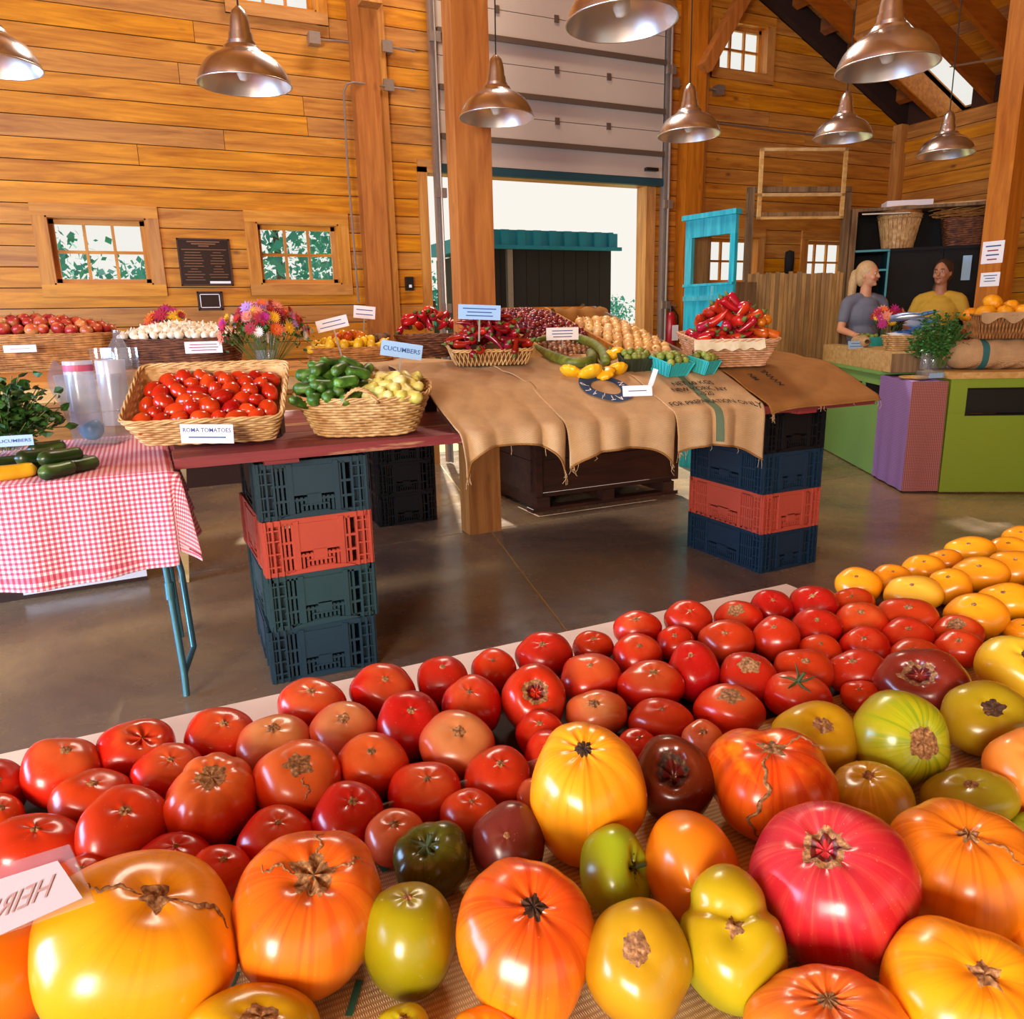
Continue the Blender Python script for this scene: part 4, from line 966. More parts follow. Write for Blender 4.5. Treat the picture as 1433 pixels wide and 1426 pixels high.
def bouquet(loc, w, h, n, label, cols, seed, vase=True, cat='flowers', zlo=.45):
    o = empty('bouquet', loc, (0, 0, 0), label, cat); r_ = random.Random(seed)
    if vase: MB().lathe([(0, .001), (.05, .001), (.065, .14), (.062, .14), (.047, .006), (0, .006)], 20).build('bucket', M['clear'], o, 'auto')
    st = MB(); lf = MB()
    for k in range(n):
        u, v = r_.uniform(-1, 1), r_.uniform(0, 1); a = r_.uniform(0, 2 * pi); rad = sqrt(r_.random()); x = rad * cos(a) * w/2; y = rad * sin(a) * w * .35 - .02; z = h * (zlo + (1 - zlo) * (sqrt(max(0, 1 - rad * rad)) * .75 + .25 * r_.random()))
        st.tube([(x * .15, y * .15, .03), (x * .6, y * .6, z * .6), (x, y, z)], .0016, 4)
        d_ = Vector((x * 3, y * 2 - .22, z - h * .35)).normalized(); q_ = d_.to_track_quat('Z', 'Y').to_euler()
        place('bloom', r_.choice(flowm), o, loc=(x, y, z), rot=q_, scale=r_.uniform(.75, 1.2), mat=FC[r_.choice(cols)])
        for t_ in range(4):
            c = Vector((x, y, z)) + Vector((r_.gauss(0, .03), r_.gauss(0, .03), -abs(r_.gauss(0, .05)))); e1 = Vector((r_.gauss(0, 1), r_.gauss(0, 1), r_.gauss(0, 1))).normalized() * .03; e2 = Vector((r_.gauss(0, 1), r_.gauss(0, 1), r_.gauss(0, 1))).normalized() * .012
            lf.add([c, c + e1 * .5 + e2, c + e1, c + e1 * .5 - e2], [(0, 1, 2, 3)])
    st.build('stems', M['stem'], o); lf.build('leaves', M['leafg'], o, kind='stuff'); return o
f1 = pt(240, 470, 5.0); bouquet((f1.x, f1.y, BZ + .001), .30, .36, 30, 'small mixed bouquet behind the garlic, below the bronze plaque', ['crimson', 'magenta', 'yellow', 'lilac', 'orange', 'white'], 3)
f2 = pt(385, 505, 4.35); bouquet((f2.x - .03, f2.y + .1, BZ - .04), .50, .40, 85, 'large mixed bouquet of crimson, pink and orange blooms beside the garlic', ['crimson', 'crimson', 'pink', 'lilac', 'orange', 'yellow', 'red', 'coral', 'magenta', 'white'], 5, zlo=.40)
bk, w, h = back_basket('squash_basket', 438, 562, 482, 464, 4.75, .36, 'long shallow honey wicker basket of yellow squash before the wall post', 'wickerhoney', ns=40, wob=.002)
heap(bk, p_ysq, w - .05, .32, h, .05, .085, .052, rg, 'yellow squash in the long shallow basket before the wall post', 'yellow squash in the shallow basket', tilt=.4, yaw=.2)
heap(bk, p_osq, .22, .18, h + .06, .03, .068, .06, rg, 'small orange gourd on top of the yellow squash', 'orange gourds on the yellow squash', tilt=1)
heap(_F(bk.matrix_basis @ Matrix.Translation((w * .36, .06, 0))), [p_pot], .16, .16, h + .03, .04, .06, .055, rg, 'brown potato at the right end of the squash basket', 'brown potatoes beside the squash', tilt=1)
sign(465, 453, 4.55, 44, 16, 'tilted lilac card stuck in the left side of the squash basket', ('-', '-'), roll=radians(-12), ink='inkblue', stick=.2); sign(510, 437, 4.95, 30, 17, 'small lilac card standing behind the squash basket', ('-', '-'), roll=radians(6), ink='inkblue', stick=.08)
bk, w, h = back_basket('red_pepper_basket', 566, 660, 474, 444, 5.05, .40, 'dark wicker basket of red peppers half hidden by the main post', 'wickerdark', e=2.6, wob=.003, flare=.5, ns=34, rows=9)
heap(bk, p_red, w - .04, .36, h + .01, .15, .08, .055, rg, 'red pepper piled in the dark wicker basket left of the main post', 'red peppers in the dark wicker basket', e=2, tilt=.8)
# burlap runner on the back table end
br = pt(590, 500, 4.6)
b = MB(); b.grid(lambda u, v: (1.02 + .72 * u, 4.20 + .75 * v if v > .25 else 4.248 + .012 * sin(u * 20), BZ + .004 + .003 * sin(u * 11) if v > .25 else BZ + .004 - (.25 - v) * 1.1), 30, 20)
bro = b.build('burlap_runner', M['burlap'], label='burlap runner over the right end of the back table', cat='cloth', smooth=True)
# ---- sloping display box: red pearl onions, shallots, yellow onions
so = empty('onion_display', (2.42, 4.05, PT + .002), (0, 0, 0), 'sloping wooden display box holding red pearl onions and yellow onions', 'display box')
SX0, SX1, SY0, SY1 = -.42, .40, -.42, .58; ZF, ZB = .17, .44
slp = lambda y: ZF + (ZB - ZF) * (y - SY0) / (SY1 - SY0)
MB().hexa([(SX0, SY0, slp(SY0) - .02), (SX1, SY0, slp(SY0) - .02), (SX1, SY1, slp(SY1) - .02), (SX0, SY1, slp(SY1) - .02), (SX0, SY0, slp(SY0)), (SX1, SY0, slp(SY0)), (SX1, SY1, slp(SY1)), (SX0, SY1, slp(SY1))]).build('tray_floor', M['crateboard'], so)
MB().box(SX0, SX1, SY0 - .02, SY0, 0, ZF + .05).build('front_board', M['trim'], so)
MB().box(SX0, SX1, SY1, SY1 + .02, 0, ZB + .06).build('back_board', M['trim'], so)
for xx in (SX0 - .02, SX1, .02): MB().hexa([(xx, SY0, 0 if xx != .02 else ZF), (xx + .02, SY0, 0 if xx != .02 else ZF), (xx + .02, SY1, 0 if xx != .02 else ZB), (xx, SY1, 0 if xx != .02 else ZB), (xx, SY0, ZF + .05), (xx + .02, SY0, ZF + .05), (xx + .02, SY1, ZB + .06), (xx, SY1, ZB + .06)]).build('side_board' if xx != .02 else 'divider', M['steel'] if xx == SX1 else M['trim'], so)
sa = math.atan2(ZB - ZF, SY1 - SY0)
fr = lambda x, y, up=0: _F(Matrix.Translation(Vector(so.location) + Vector((x, y, slp(y) + up))) @ Matrix.Rotation(sa, 4, 'X'))
heap(fr(-.20, .27), [p_ron], .46, .62, .028, .06, .036, .033, rg, 'dark red pearl onion heaped in the sloping display box', 'red pearl onions in the display box', e=6, tilt=1.5, jit=.38, jz=.008, sc=(.9, 1.3))
heap(fr(-.24, -.21), [p_sh], .30, .34, .018, .04, .029, .032, rg, 'brown shallot heaped in the sloping display box before the pearl onions', 'shallots in the display box', e=5, tilt=1.2)
heap(fr(.215, -.02), [p_on], .36, .74, .032, .04, .064, .058, rg, 'golden yellow onion in the right half of the sloping display box', 'yellow onions in the display box', e=6, tilt=1)
b = MB(); b.grid(lambda u, v: (.03 + .40 * u, .47 + .045 * sin(2 * pi * v) + .01 * sin(u * 15), .44 + .05 * cos(2 * pi * v) + .008 * sin(u * 23 + v * 6)), 24, 14)
b.build('rolled_burlap', M['burlapd'], None, True, loc=so.location, label='rolled burlap along the back of the yellow onions', cat='cloth')
sign(787, 467, 4.05, 46, 17, 'lilac card standing between the shallots and the yellow onions', ('-', '-', '-'), ink='inkblue', stick=.04)
# ---- ramp under the burlap sacks
rp = empty('display_ramp', (2.2, 3.1, PT), label='sloping boards on blocks lifting the sacks and trays on the plank table', cat='stand')
YK, YF = 3.05, 2.785
def rz(y): return .145 + .14 * (y - YK) if y > YK else .018 + (.145 - .018) * max(0, y - YF) / (YK - YF)
for ya, yb in ((YK, 3.62), (YF, YK)):
    MB().hexa([(x_, y_ - 3.1, rz(y_) - d_) for d_ in (.018, .004) for x_, y_ in ((1.06 - 2.2, ya), (3.25 - 2.2, ya), (3.25 - 2.2, yb), (1.06 - 2.2, yb))]).build('board', M['darkwood'], rp)
for xx in (-1.0, 0, .9):
    for yy in (-.02, .42): MB().box(xx, xx + .06, yy, yy + .08, 0, rz(3.1 + yy) - .02).build('block', M['darkwood'], rp)
RZ = lambda y: PT + rz(y) + .004
_pp = [(3.60, RZ(3.60) + .002), (3.30, RZ(3.30) + .002), (3.12, RZ(3.12) + .002), (3.05, RZ(3.05) - .001), (2.98, RZ(2.98) + .002), (2.86, RZ(2.86) + .002), (2.78, PT + .018), (2.742, PT + .006), (2.730, PT - .03), (2.727, PT - .5)]
_PL = [(_pp[0])]
for a_, c_ in zip(_pp, _pp[1:]):
    n_ = max(1, int(math.hypot(c_[0] - a_[0], c_[1] - a_[1]) / .008))
    for i in range(1, n_ + 1): _PL.append((a_[0] + (c_[0] - a_[0]) * i / n_, a_[1] + (c_[1] - a_[1]) * i / n_))
for _ in range(6): _PL = [_PL[0]] + [((_PL[i-1][0] + _PL[i][0] * 2 + _PL[i+1][0]) / 4, (_PL[i-1][1] + _PL[i][1] * 2 + _PL[i+1][1]) / 4) for i in range(1, len(_PL) - 1)] + [_PL[-1]]
_SL = [0]
for a_, c_ in zip(_PL, _PL[1:]): _SL.append(_SL[-1] + math.hypot(c_[0] - a_[0], c_[1] - a_[1]))
import bisect
def s_at_y(y): 
    for i in range(len(_PL)):
        if _PL[i][0] <= y: return _SL[i]
Lb = next(_SL[i] for i in range(len(_PL)) if _PL[i][1] <= PT - .005)
def prof(s):
    i = min(len(_SL) - 2, max(0, bisect.bisect_right(_SL, s) - 1)); t = (s - _SL[i]) / (_SL[i + 1] - _SL[i]); return _PL[i][0] + (_PL[i+1][0] - _PL[i][0]) * t, _PL[i][1] + (_PL[i+1][1] - _PL[i][1]) * t
SACKTOT = {}
def sack(name, xa, xb, hemf, label, seed, mat='burlap', back=0.0, waves=.014, lift=0.0):
    r_ = random.Random(seed); ph = r_.uniform(0, 6)
    def P(u, v):
        x = xa + (xb - xa) * u; hem = hemf(u); tot = Lb + (PT - .005 - hem); s = back + (tot - back) * v; y, z = prof(s)
        d = max(0, s - Lb + .25); k = min(1, d / .35)
        wv = waves * k * (sin(u * 9 + ph) + .6 * sin(u * 17 + ph * 2)); bump_ = .004 * sin(u * 13 + s * 9 + ph) * (1 - k) + .003 * sin(s * 21 + u * 5)
        y -= abs(wv) * 1.3 + .010 * k + lift * .7; x += (.5 - u) * .05 * k * sin(min(1, d / .4) * pi * .5); z += abs(bump_) + lift
        return Vector((x, y, z))
    b = MB(); b.grid(P, 60, 90); o = b.build(name, M[mat], None, True, label=label, cat='sack'); sd = o.modifiers.new('s', 'SOLIDIFY'); sd.thickness = .003; sd.offset = 1
    hm = MB(); hm.tube([P(i / 60, 1) + Vector((0, -.002, 0)) for i in range(61)], .004, 5); hm.build('hem', M['burlapd'], o, True)
    th = MB()
    for k in range(14):
        u = r_.choice((r_.uniform(0, .04), r_.uniform(.96, 1), r_.random())); p = P(u, 1); L = r_.uniform(.015, .05); th.tube([p, p + Vector((r_.uniform(-.01, .01), -.004, -L * .6)), p + Vector((r_.uniform(-.015, .015), -.002, -L))], .0011, 4)
    th.build('loose_threads', M['burlap'], o, kind='stuff')
    return o, P
def v_at(y, hemz): return s_at_y(y) / (Lb + PT - .005 - hemz)
corner = lambda u, a, b_, m_, pw=6: m_ - (m_ - a) * (1 - u) ** pw - (m_ - b_) * u ** pw
hA = lambda u: corner(u, .76, .73, .885 - .02 * u, 9)
hB = lambda u: corner(u, .745, .70, .80 + .01 * sin(u * 3), 7)
hC = lambda u: corner(u, .76, .68, .79, 3)
oA, PA = sack('burlap_sack', 1.05, 1.54, hA, 'plain burlap sack draped over the plank edge at the main post', 2, waves=.02)
oB, PB = sack('burlap_sack', 1.52, 2.10, hB, 'burlap sack with a blue round stamp hanging in the middle of the table front', 5, lift=.004)
oC, PC = sack('burlap_sack', 2.07, 2.60, hC, 'burlap sack stencilled NEW YORK, NY with a dark green stripe', 9, lift=.008)
hD = lambda u: PT - .012 - .02 * (1 - u) ** 8
oD, PD = sack('burlap_sack', 2.62, 3.38, hD, 'tan burlap sack lying flat over the right end of the red planks', 12, 'burlapd', waves=.004, lift=.003)
def stencil(s_, P, parent, u0, v0, size, mat, us, vs, mirror=False, ang=0, name='stencil'):
    """print flat lettering onto the cloth surface P(u, v)"""
    c = bpy.data.curves.new('t', 'FONT'); c.body = s_; c.size = size; c.align_x = 'CENTER'; c.align_y = 'CENTER'; c.resolution_u = 3; c.offset = size * .012
    t_ = bpy.data.objects.new('t', c); COL.objects.link(t_); dg = bpy.context.evaluated_depsgraph_get(); me = bpy.data.meshes.new_from_object(t_.evaluated_get(dg)); bpy.data.objects.remove(t_)
    print_on(me, P, parent, u0, v0, mat, us, vs, mirror, ang, name)
def print_on(me, P, parent, u0, v0, mat, us, vs, mirror=False, ang=0, name='stencil'):
    import bmesh
    bm = bmesh.new(); bm.from_mesh(me); bmesh.ops.triangulate(bm, faces=bm.faces); bmesh.ops.subdivide_edges(bm, edges=[e for e in bm.edges if e.calc_length() > .02], cuts=3); 
    for v in bm.verts:
        x, y = v.co.x * (-1 if mirror else 1), v.co.y; x, y = x * cos(ang) - y * sin(ang), x * sin(ang) + y * cos(ang)
        u = u0 + x / us; w_ = min(.985, v0 - y / vs); p = P(u, w_); du = P(u + .004, w_) - p; dv = P(u, w_ + .004) - p; n = du.cross(dv).normalized()
        if n.y > 0 or (abs(n.y) < .2 and n.z < 0): n = -n
        v.co = p + n * (.0035 if name == 'stripe' else .0055)
    bm.to_mesh(me); bm.free(); me.materials.clear(); me.materials.append(mat); place(name, me, parent)
M['stencil'] = plain('stencil_ink', '2e2418', .9); M['stripe'] = plain('sack_stripe', '5a6a4e', .9); M['stampblue'] = plain('stamp_blue', '22406a', .85)
vs_ = Lb + PT - .005 - .79
for (s_, v_, sz) in (('NET 60 KGS', 2.955, .043), ('NEW YORK, NY', 2.912, .043), ('1-320', 2.87, .042), ('FOR PREPARATION ONLY', 2.815, .043)): stencil(s_, PC, oC, .5, v_at(v_, .79), sz, M['stencil'], .53, vs_)
b = MB(); b.grid(lambda u, v: (-.018 + .036 * u, -.40 + .75 * v, 0), 2, 20); print_on(b.mesh('stripe'), PC, oC, .46, v_at(2.86, .79), M['stripe'], .53, vs_, name='stripe')
b = MB(); n = 40; b.add([(.125 * cos(2*pi*k/n), .125 * sin(2*pi*k/n), 0) for k in range(n)] + [(.068 * cos(2*pi*k/n), .068 * sin(2*pi*k/n), 0) for k in range(n)], [(k, (k+1) % n, n + (k+1) % n, n + k) for k in range(n)])
print_on(b.mesh('round_stamp'), PB, oB, .60, v_at(2.965, .80), M['stampblue'], .58, Lb + PT - .005 - .80, name='round_stamp')
M['stampinner'] = M['burlap']
for k, ch in enumerate('PLANTATION'):
    a = radians(-90 + (k - 4.5) * 24); 
    c = bpy.data.curves.new('t', 'FONT'); c.body = ch; c.size = .050; c.align_x = 'CENTER'; c.align_y = 'CENTER'; t_ = bpy.data.objects.new('t', c); COL.objects.link(t_)
    me = bpy.data.meshes.new_from_object(t_.evaluated_get(bpy.context.evaluated_depsgraph_get())); bpy.data.objects.remove(t_)
    for v in me.vertices:
        x, y = -v.co.x, -v.co.y; r_ = .097; x, y = x + 0, y; aa = a; v.co = Vector((r_ * cos(aa) + x * -sin(aa) * -1 + y * cos(aa) * -1, r_ * sin(aa) + x * cos(aa) + y * sin(aa) * -1, 0))
    def PBo(u, v): return PB(u, v) + Vector((0, -.0012, .001))
    print_on(me, PBo, oB, .60, v_at(2.965, .80), M['paper'], .58, Lb + PT - .005 - .80, name='stamp_letter')
stencil('NVVNL', PD, oD, .30, .72, .05, M['stencil'], .76, Lb, ang=pi/2); stencil('MN', PD, oD, .16, .70, .045, M['stencil'], .76, Lb, ang=pi/2)
# ---- trays on the sacks
def on_ramp(px, py): # where a pixel meets the sack surface on the ramp
    d = ray(px, py); lo, hi = 1.6 / FPX, 6 / FPX
    for _ in range(40):
        m_ = (lo + hi) / 2; q_ = Vector((0, 0, CAMZ)) + d * m_
        if q_.y > YF and q_.z < RZ(q_.y) + .006: hi = m_
        else: lo = m_
    return Vector((0, 0, CAMZ)) + d * hi
p = on_ramp(705, 516); print('pepper tray', tuple(p))
k_ = p.y / 3.45
ptry = basket('pepper_tray', (p.x - .01, p.y + .15, RZ(p.y + .15) + .012), (radians(8), 0, radians(-14)), .40, .27, .075, .3, 9, 'wicker', 'small slatted wicker tray of dark red peppers beside the main post', style='sticks', ns=58)
heap(ptry, p_dark, .38, .26, .065, .12, .055, .032, rg, 'glossy dark red pepper piled in the small slatted tray', 'dark red peppers in the slatted tray', e=2.5, tilt=.7)
heap(ptry, p_dark, .26, .18, .13, .09, .05, .04, rg, 'glossy dark red pepper piled in the small slatted tray', 'dark red peppers in the slatted tray', e=2, tilt=.7)
sign(671, 437, 3.55, 60, 20, 'pale blue card on a stick above the dark red peppers', ('-', '-', '-'), roll=radians(3), mat='paperblue', ink='inkblue', stick=.10)
for i, (x, y) in enumerate(((803, 522), (830, 527), (868, 519), (852, 528), (862, 507))):
    p = on_ramp(x, y + 8); c = dup(p_patty, loc=(p.x, p.y + .03, RZ(p.y + .03) + .034 + (.035 if i == 4 else 0)), rot=(radians(32 - 8 * (i == 4)), radians(rg.uniform(-10, 10)), rg.uniform(0, 6)), scale=(.85, 1.05, .9, .8, 1.0)[i], label=('small yellow pattypan squash half under the long gourds', 'large yellow pattypan squash in the middle of the sack', 'yellow pattypan squash nearest the berry pints', 'small pattypan squash tucked between two larger ones', 'yellow pattypan squash behind the others')[i], group='pattypan squash')
# long gourds
for i, (pts_, lb) in enumerate(((((750, 488), (775, 503), (805, 512), (828, 508), (826, 497)), 'long green gourd curling to a blunt hooked end beside the pepper tray'), (((752, 484), (785, 478), (820, 485), (842, 500), (848, 516)), 'long green gourd arching behind the hooked one'))):
    P3 = []
    for (x, y) in pts_: q_ = on_ramp(x, y + 4); P3.append(Vector((q_.x, q_.y, RZ(q_.y) + .034 + .02 * i)))
    fine = []
    for a in range(len(P3) - 1):
        p0, p1, p2, p3 = P3[max(0, a-1)], P3[a], P3[a+1], P3[min(len(P3)-1, a+2)]
        for k in range(6):
            t = k / 6; fine.append(.5 * ((2*p1) + (-p0+p2)*t + (2*p0-5*p1+4*p2-p3)*t*t + (-p0+3*p1-3*p2+p3)*t**3))
    fine.append(P3[-1]); n = len(fine); g = MB().tube(fine, [.026 * (.45 + .55 * min(1, k / 6)) * (1 if k < n - 1 else .7) for k in range(n)], 12).build('long_gourd', PM['luffa'], None, True, label=lb, cat='gourd')
    if i == 0: MB().tube([fine[-1], fine[-1] + (fine[-1] - fine[-2]) * .4], .020, 12).build('cut_end', M['paper'], g, True, label='pale cut end')
sign(892, 547, 3.25, 42, 15, 'small white price card lying on the sack below the squash', ('-',), ink='ink', lean=-.3); sign(914, 528, 3.3, 7, 24, 'narrow white tag leaning beside the small white price card', (), roll=radians(18))
# berry pints
M['pintteal'] = plain('teal_pulp_pint', '2fb4b8', .7, 0, .15, 30); M['pintdark'] = plain('dark_green_pint', '2c3420', .7, 0, .15, 30)
def pint(loc, mat, rot, label):
    o = empty('berry_pint', loc, rot, label, 'punnet'); b = MB(); n = 4; w0, w1, h = .042, .056, .062
    for s in range(4):
        a = s * pi / 2; Rz = Matrix.Rotation(a, 4, 'Z')
        for k in range(7):
            t = (k - 3) / 3; b.hexa([Rz @ Vector(v_) for v_ in ((t*w0-.0055, -w0-.002, 0), (t*w0+.0055, -w0-.002, 0), (t*w0+.0055, -w0+.0, 0), (t*w0-.0055, -w0, 0), (t*w1-.007, -w1-.002, h), (t*w1+.007, -w1-.002, h), (t*w1+.007, -w1, h), (t*w1-.007, -w1, h))])
        b.add([Rz @ Vector(v_) for v_ in ((-w0, -w0+.001, 0), (w0, -w0+.001, 0), (w1, -w1+.001, h), (-w1, -w1+.001, h))], [(0, 1, 2, 3)])
    b.box(-w0, w0, -w0, w0, 0, .002); b.build('pulp_wall', mat, o)
    MB().tube([(w1*c[0], w1*c[1], h) for c in ((-1,-1),(1,-1),(1,1),(-1,1))], .003, 5, True).build('rim', mat, o); return o
for i, (x, y, m_, lb) in enumerate(((893, 522, 'pintdark', 'dark green pint of tomatillos at the left of the row'), (912, 526, 'pintdark', 'second dark green pint of tomatillos, behind the teal one'), (945, 532, 'pintteal', 'wide teal pint heaped with tomatillos'), (990, 530, 'pintteal', 'narrow-looking teal pint of tomatillos beside the pepper basket'), (1003, 520, 'pintdark', 'dark pint of tomatillos against the pepper basket'))):
    p = on_ramp(x, y); p.y += .05 + (.05 if i in (1, 4) else 0); sc_ = 1.25 if i == 2 else 1.0
    o = pint((p.x, p.y, RZ(p.y) + .012), M[m_], (radians(14), 0, radians(-20 + 14 * i)), lb); o.scale = (sc_ * 1.1, sc_, 1.1)
    heap(o, [p_tom], .095 * sc_, .095 * sc_, .06, .02, .033, .030, rg, 'green tomatillo heaped in ' + ('the dark pints' if m_ == 'pintdark' else 'the teal pints'), 'tomatillos in the pints', e=4, tilt=1)
MB().box(-.03, .03, -.002, .002, 0, .04).build('blue_tag', M['paperblue'], loc=on_ramp(975, 490) + Vector((0, -.05, .05)), rot=(.2, .5, -.2), label='small crumpled blue tag between the teal pints', cat='tag')
M['linen'] = plain('frayed_linen', 'dccba6', .95, 0, .15, 60, .4)
# big pepper basket at the right
p = on_ramp(1040, 522); print('pepbox', tuple(p))
pbx = basket('pepper_basket', (p.x + .0, p.y + .14, RZ(p.y + .14) + .018), (radians(8), 0, radians(-16)), .44, .30, .135, .28, 12, 'wickerpink', 'rose-tan rectangular wicker basket of red peppers at the right end of the planks', ns=46)
heap(pbx, p_red, .32, .26, .15, .15, .06, .042, rg, 'glossy red pepper piled in the rose-tan basket', 'red peppers in the rose-tan basket', e=2, tilt=.8)
heap(_F(pbx.matrix_basis @ Matrix.Translation((-.02, 0, 0))), p_red, .36, .25, .12, .04, .065, .045, rg, 'glossy red pepper piled in the rose-tan basket', 'red peppers in the rose-tan basket', e=4, tilt=.6)
heap(_F(pbx.matrix_basis @ Matrix.Translation((.17, .02, 0))), p_orp, .10, .22, .14, .07, .05, .05, rg, 'orange pepper at the right end of the rose-tan basket', 'orange peppers in the rose-tan basket', e=4, tilt=.7)
b = MB(); b.grid(lambda u, v: (-.245 + .37 * u, -.172 - .006 * sin(u * 14) * v + .018 * (1 - v), .150 - .050 * v + .006 * sin(u * 33) * v), 40, 6); b.build('cloth_edge', M['linen'], pbx, True, label='white frayed cloth edge')
print('part3 ok', len(bpy.data.objects))
# ================================================================ FRONT DISPLAY TABLE
TZ = .80
tb = empty('front_table', (.5, .45, 0), label='long display table in front covered with tomatoes', cat='table')
MB().box(-1.6, .66, -.62, .675, TZ - .03, TZ).build('white_top', M['white'], tb)
MB().box(.665, 2.2, -.62, .575, TZ - .03, TZ).build('wood_top', M['darkwood'], tb)
M['gapdark'] = plain('gap_dark_sheet', '2c100c', .8, 0, .2, 20)
MB().box(-1.58, .60, .24, .575, TZ + .0002, TZ + .002).build('gap_dark_sheet', M['gapdark'], tb)  # added sheet whose dark colour deepens the gaps between the red tomatoes
for xx in (-1.55, 2.1):
    for yy in (-.55, .5): MB().box(xx, xx + .06, yy, yy + .06, 0, TZ - .03).build('leg', M['darkwood'], tb)
BX0, BX1, BY0, BY1 = -.55, 1.75, .02, .715
def clothz(x, y): return TZ + .006 + .0035 * (1 + sin(x * 17 + y * 9) * cos(y * 21 - x * 5))
cm = MB().grid(lambda u, v: (BX0 + (BX1 - BX0) * u, BY0 + (BY1 - BY0) * v + .006 * sin(u * 31), clothz(BX0 + (BX1 - BX0) * u, BY0 + (BY1 - BY0) * v)), 120, 50)
bc = cm.build('burlap_sheet', M['burlap'], None, True, label='printed burlap sheet spread under the heirloom tomatoes', cat='cloth')
M['printgreen'] = plain('green_sack_print', '2e6a5a', .9); M['printbrown'] = plain('brown_sack_print', '5a4028', .9)
def cloth_text(s_, x, y, size, mat, ang):
    c = bpy.data.curves.new('t', 'FONT'); c.body = s_; c.size = size; c.align_x = 'CENTER'; c.align_y = 'CENTER'; c.offset = size * .012; t_ = bpy.data.objects.new('t', c); COL.objects.link(t_)
    me = bpy.data.meshes.new_from_object(t_.evaluated_get(bpy.context.evaluated_depsgraph_get())); bpy.data.objects.remove(t_)
    for v in me.vertices:
        a, b_ = v.co.x, v.co.y; a, b_ = x + a * cos(ang) - b_ * sin(ang), y + a * sin(ang) + b_ * cos(ang); v.co = (a, b_, clothz(a, b_) + .0012)
    me.materials.clear(); me.materials.append(mat); place('print', me, bc)
p = on(1190, 990, z=TZ + .01); cloth_text('S  52', p.x, p.y, .04, M['printbrown'], .2)
p = on(1340, 925, z=TZ + .01); cloth_text('60', p.x, p.y, .03, M['printbrown'], .3)
p = on(525, 1215, z=TZ + .01); cloth_text('II', p.x, p.y, .045, M['printgreen'], .1)
p = on(660, 1150, z=TZ + .01); cloth_text('II', p.x, p.y, .04, M['printgreen'], .1)
p = on(495, 1400, z=TZ + .01); cloth_text('I', p.x, p.y, .05, M['printgreen'], -.5); p = on(318, 1385, z=TZ + .01); cloth_text('I', p.x, p.y, .05, M['printgreen'], -.5)
p = on(1055, 1240, z=TZ + .01); cloth_text('I', p.x, p.y, .04, M['printgreen'], .5)
# clear lip dividing reds from heirlooms
MB().box(-.02, .40, .716, .719, TZ, TZ + .045).build('clear_divider', M['clear'], label='clear plastic strip standing between the red and the heirloom tomatoes', cat='divider')
# clear card holder at the left front: we look at its back, the paper inside shows HEIRLOOM reversed
hc = [pt(-70, 1290, .60), pt(128, 1240, .56), pt(98, 1182, .62), pt(-90, 1238, .66)]
ho = empty('card_holder', hc[1], label='clear sign holder with a pale card seen from behind, reading HEIRLOOM reversed', cat='sign')
def quad(pts, n_, m_, par, off=0, th=.0015, **k):
    nrm = (pts[1] - pts[0]).cross(pts[3] - pts[0]).normalized(); vs = [p_ - ho.location + nrm * (off - th/2) for p_ in pts] + [p_ - ho.location + nrm * (off + th/2) for p_ in pts]
    return MB().hexa(vs).build(n_, m_, par, **k)
hp = [pt(-75, 1335, .575), pt(133, 1262, .545), pt(97, 1182, .60), pt(-92, 1240, .64)]
quad(hp, 'holder_sheet', M['clear'], ho)
M['cardback'] = plain('card_back', 'a8958c', .7)
hq = [pt(-75, 1345, .570), pt(119, 1258, .545), pt(84, 1206, .59), pt(-85, 1260, .63)]
quad(hq, 'card', M['cardback'], ho, .002, .0006)
ex = (hq[1] - hq[0]).normalized(); ey = (hq[3] - hq[0]); ey = (ey - ex * ey.dot(ex)).normalized(); ez = ex.cross(ey)
c = bpy.data.curves.new('t', 'FONT'); c.body = 'HEIRLOOM'; c.size = .026; c.align_x = 'RIGHT'; c.align_y = 'CENTER'; t_ = bpy.data.objects.new('t', c); COL.objects.link(t_)
me = bpy.data.meshes.new_from_object(t_.evaluated_get(bpy.context.evaluated_depsgraph_get())); bpy.data.objects.remove(t_)
ctr_ = (hq[1] + hq[2]) / 2 - ex * .018
for v in me.vertices: a = (-v.co.x) ; v.co = ctr_ - ex * 0 + ex * (-(a - 0) - 0) * 1 + ey * v.co.y + ez * .003 - ho.location
xs_ = [v.co.dot(ex) for v in me.vertices]; mx_ = (min(xs_) + max(xs_)) / 2
for v in me.vertices: v.co = v.co + ex * (2 * (mx_ - v.co.dot(ex)))   # seen from behind
tx = max(v.co.dot(ex) for v in me.vertices); tgt = (ctr_ - ho.location).dot(ex)
for v in me.vertices: v.co = v.co + ex * (tgt - tx)
M['cardink'] = plain('show_through_ink', '9a6a5a', .8); me.materials.clear(); me.materials.append(M['cardink']); place('lettering', me, ho)

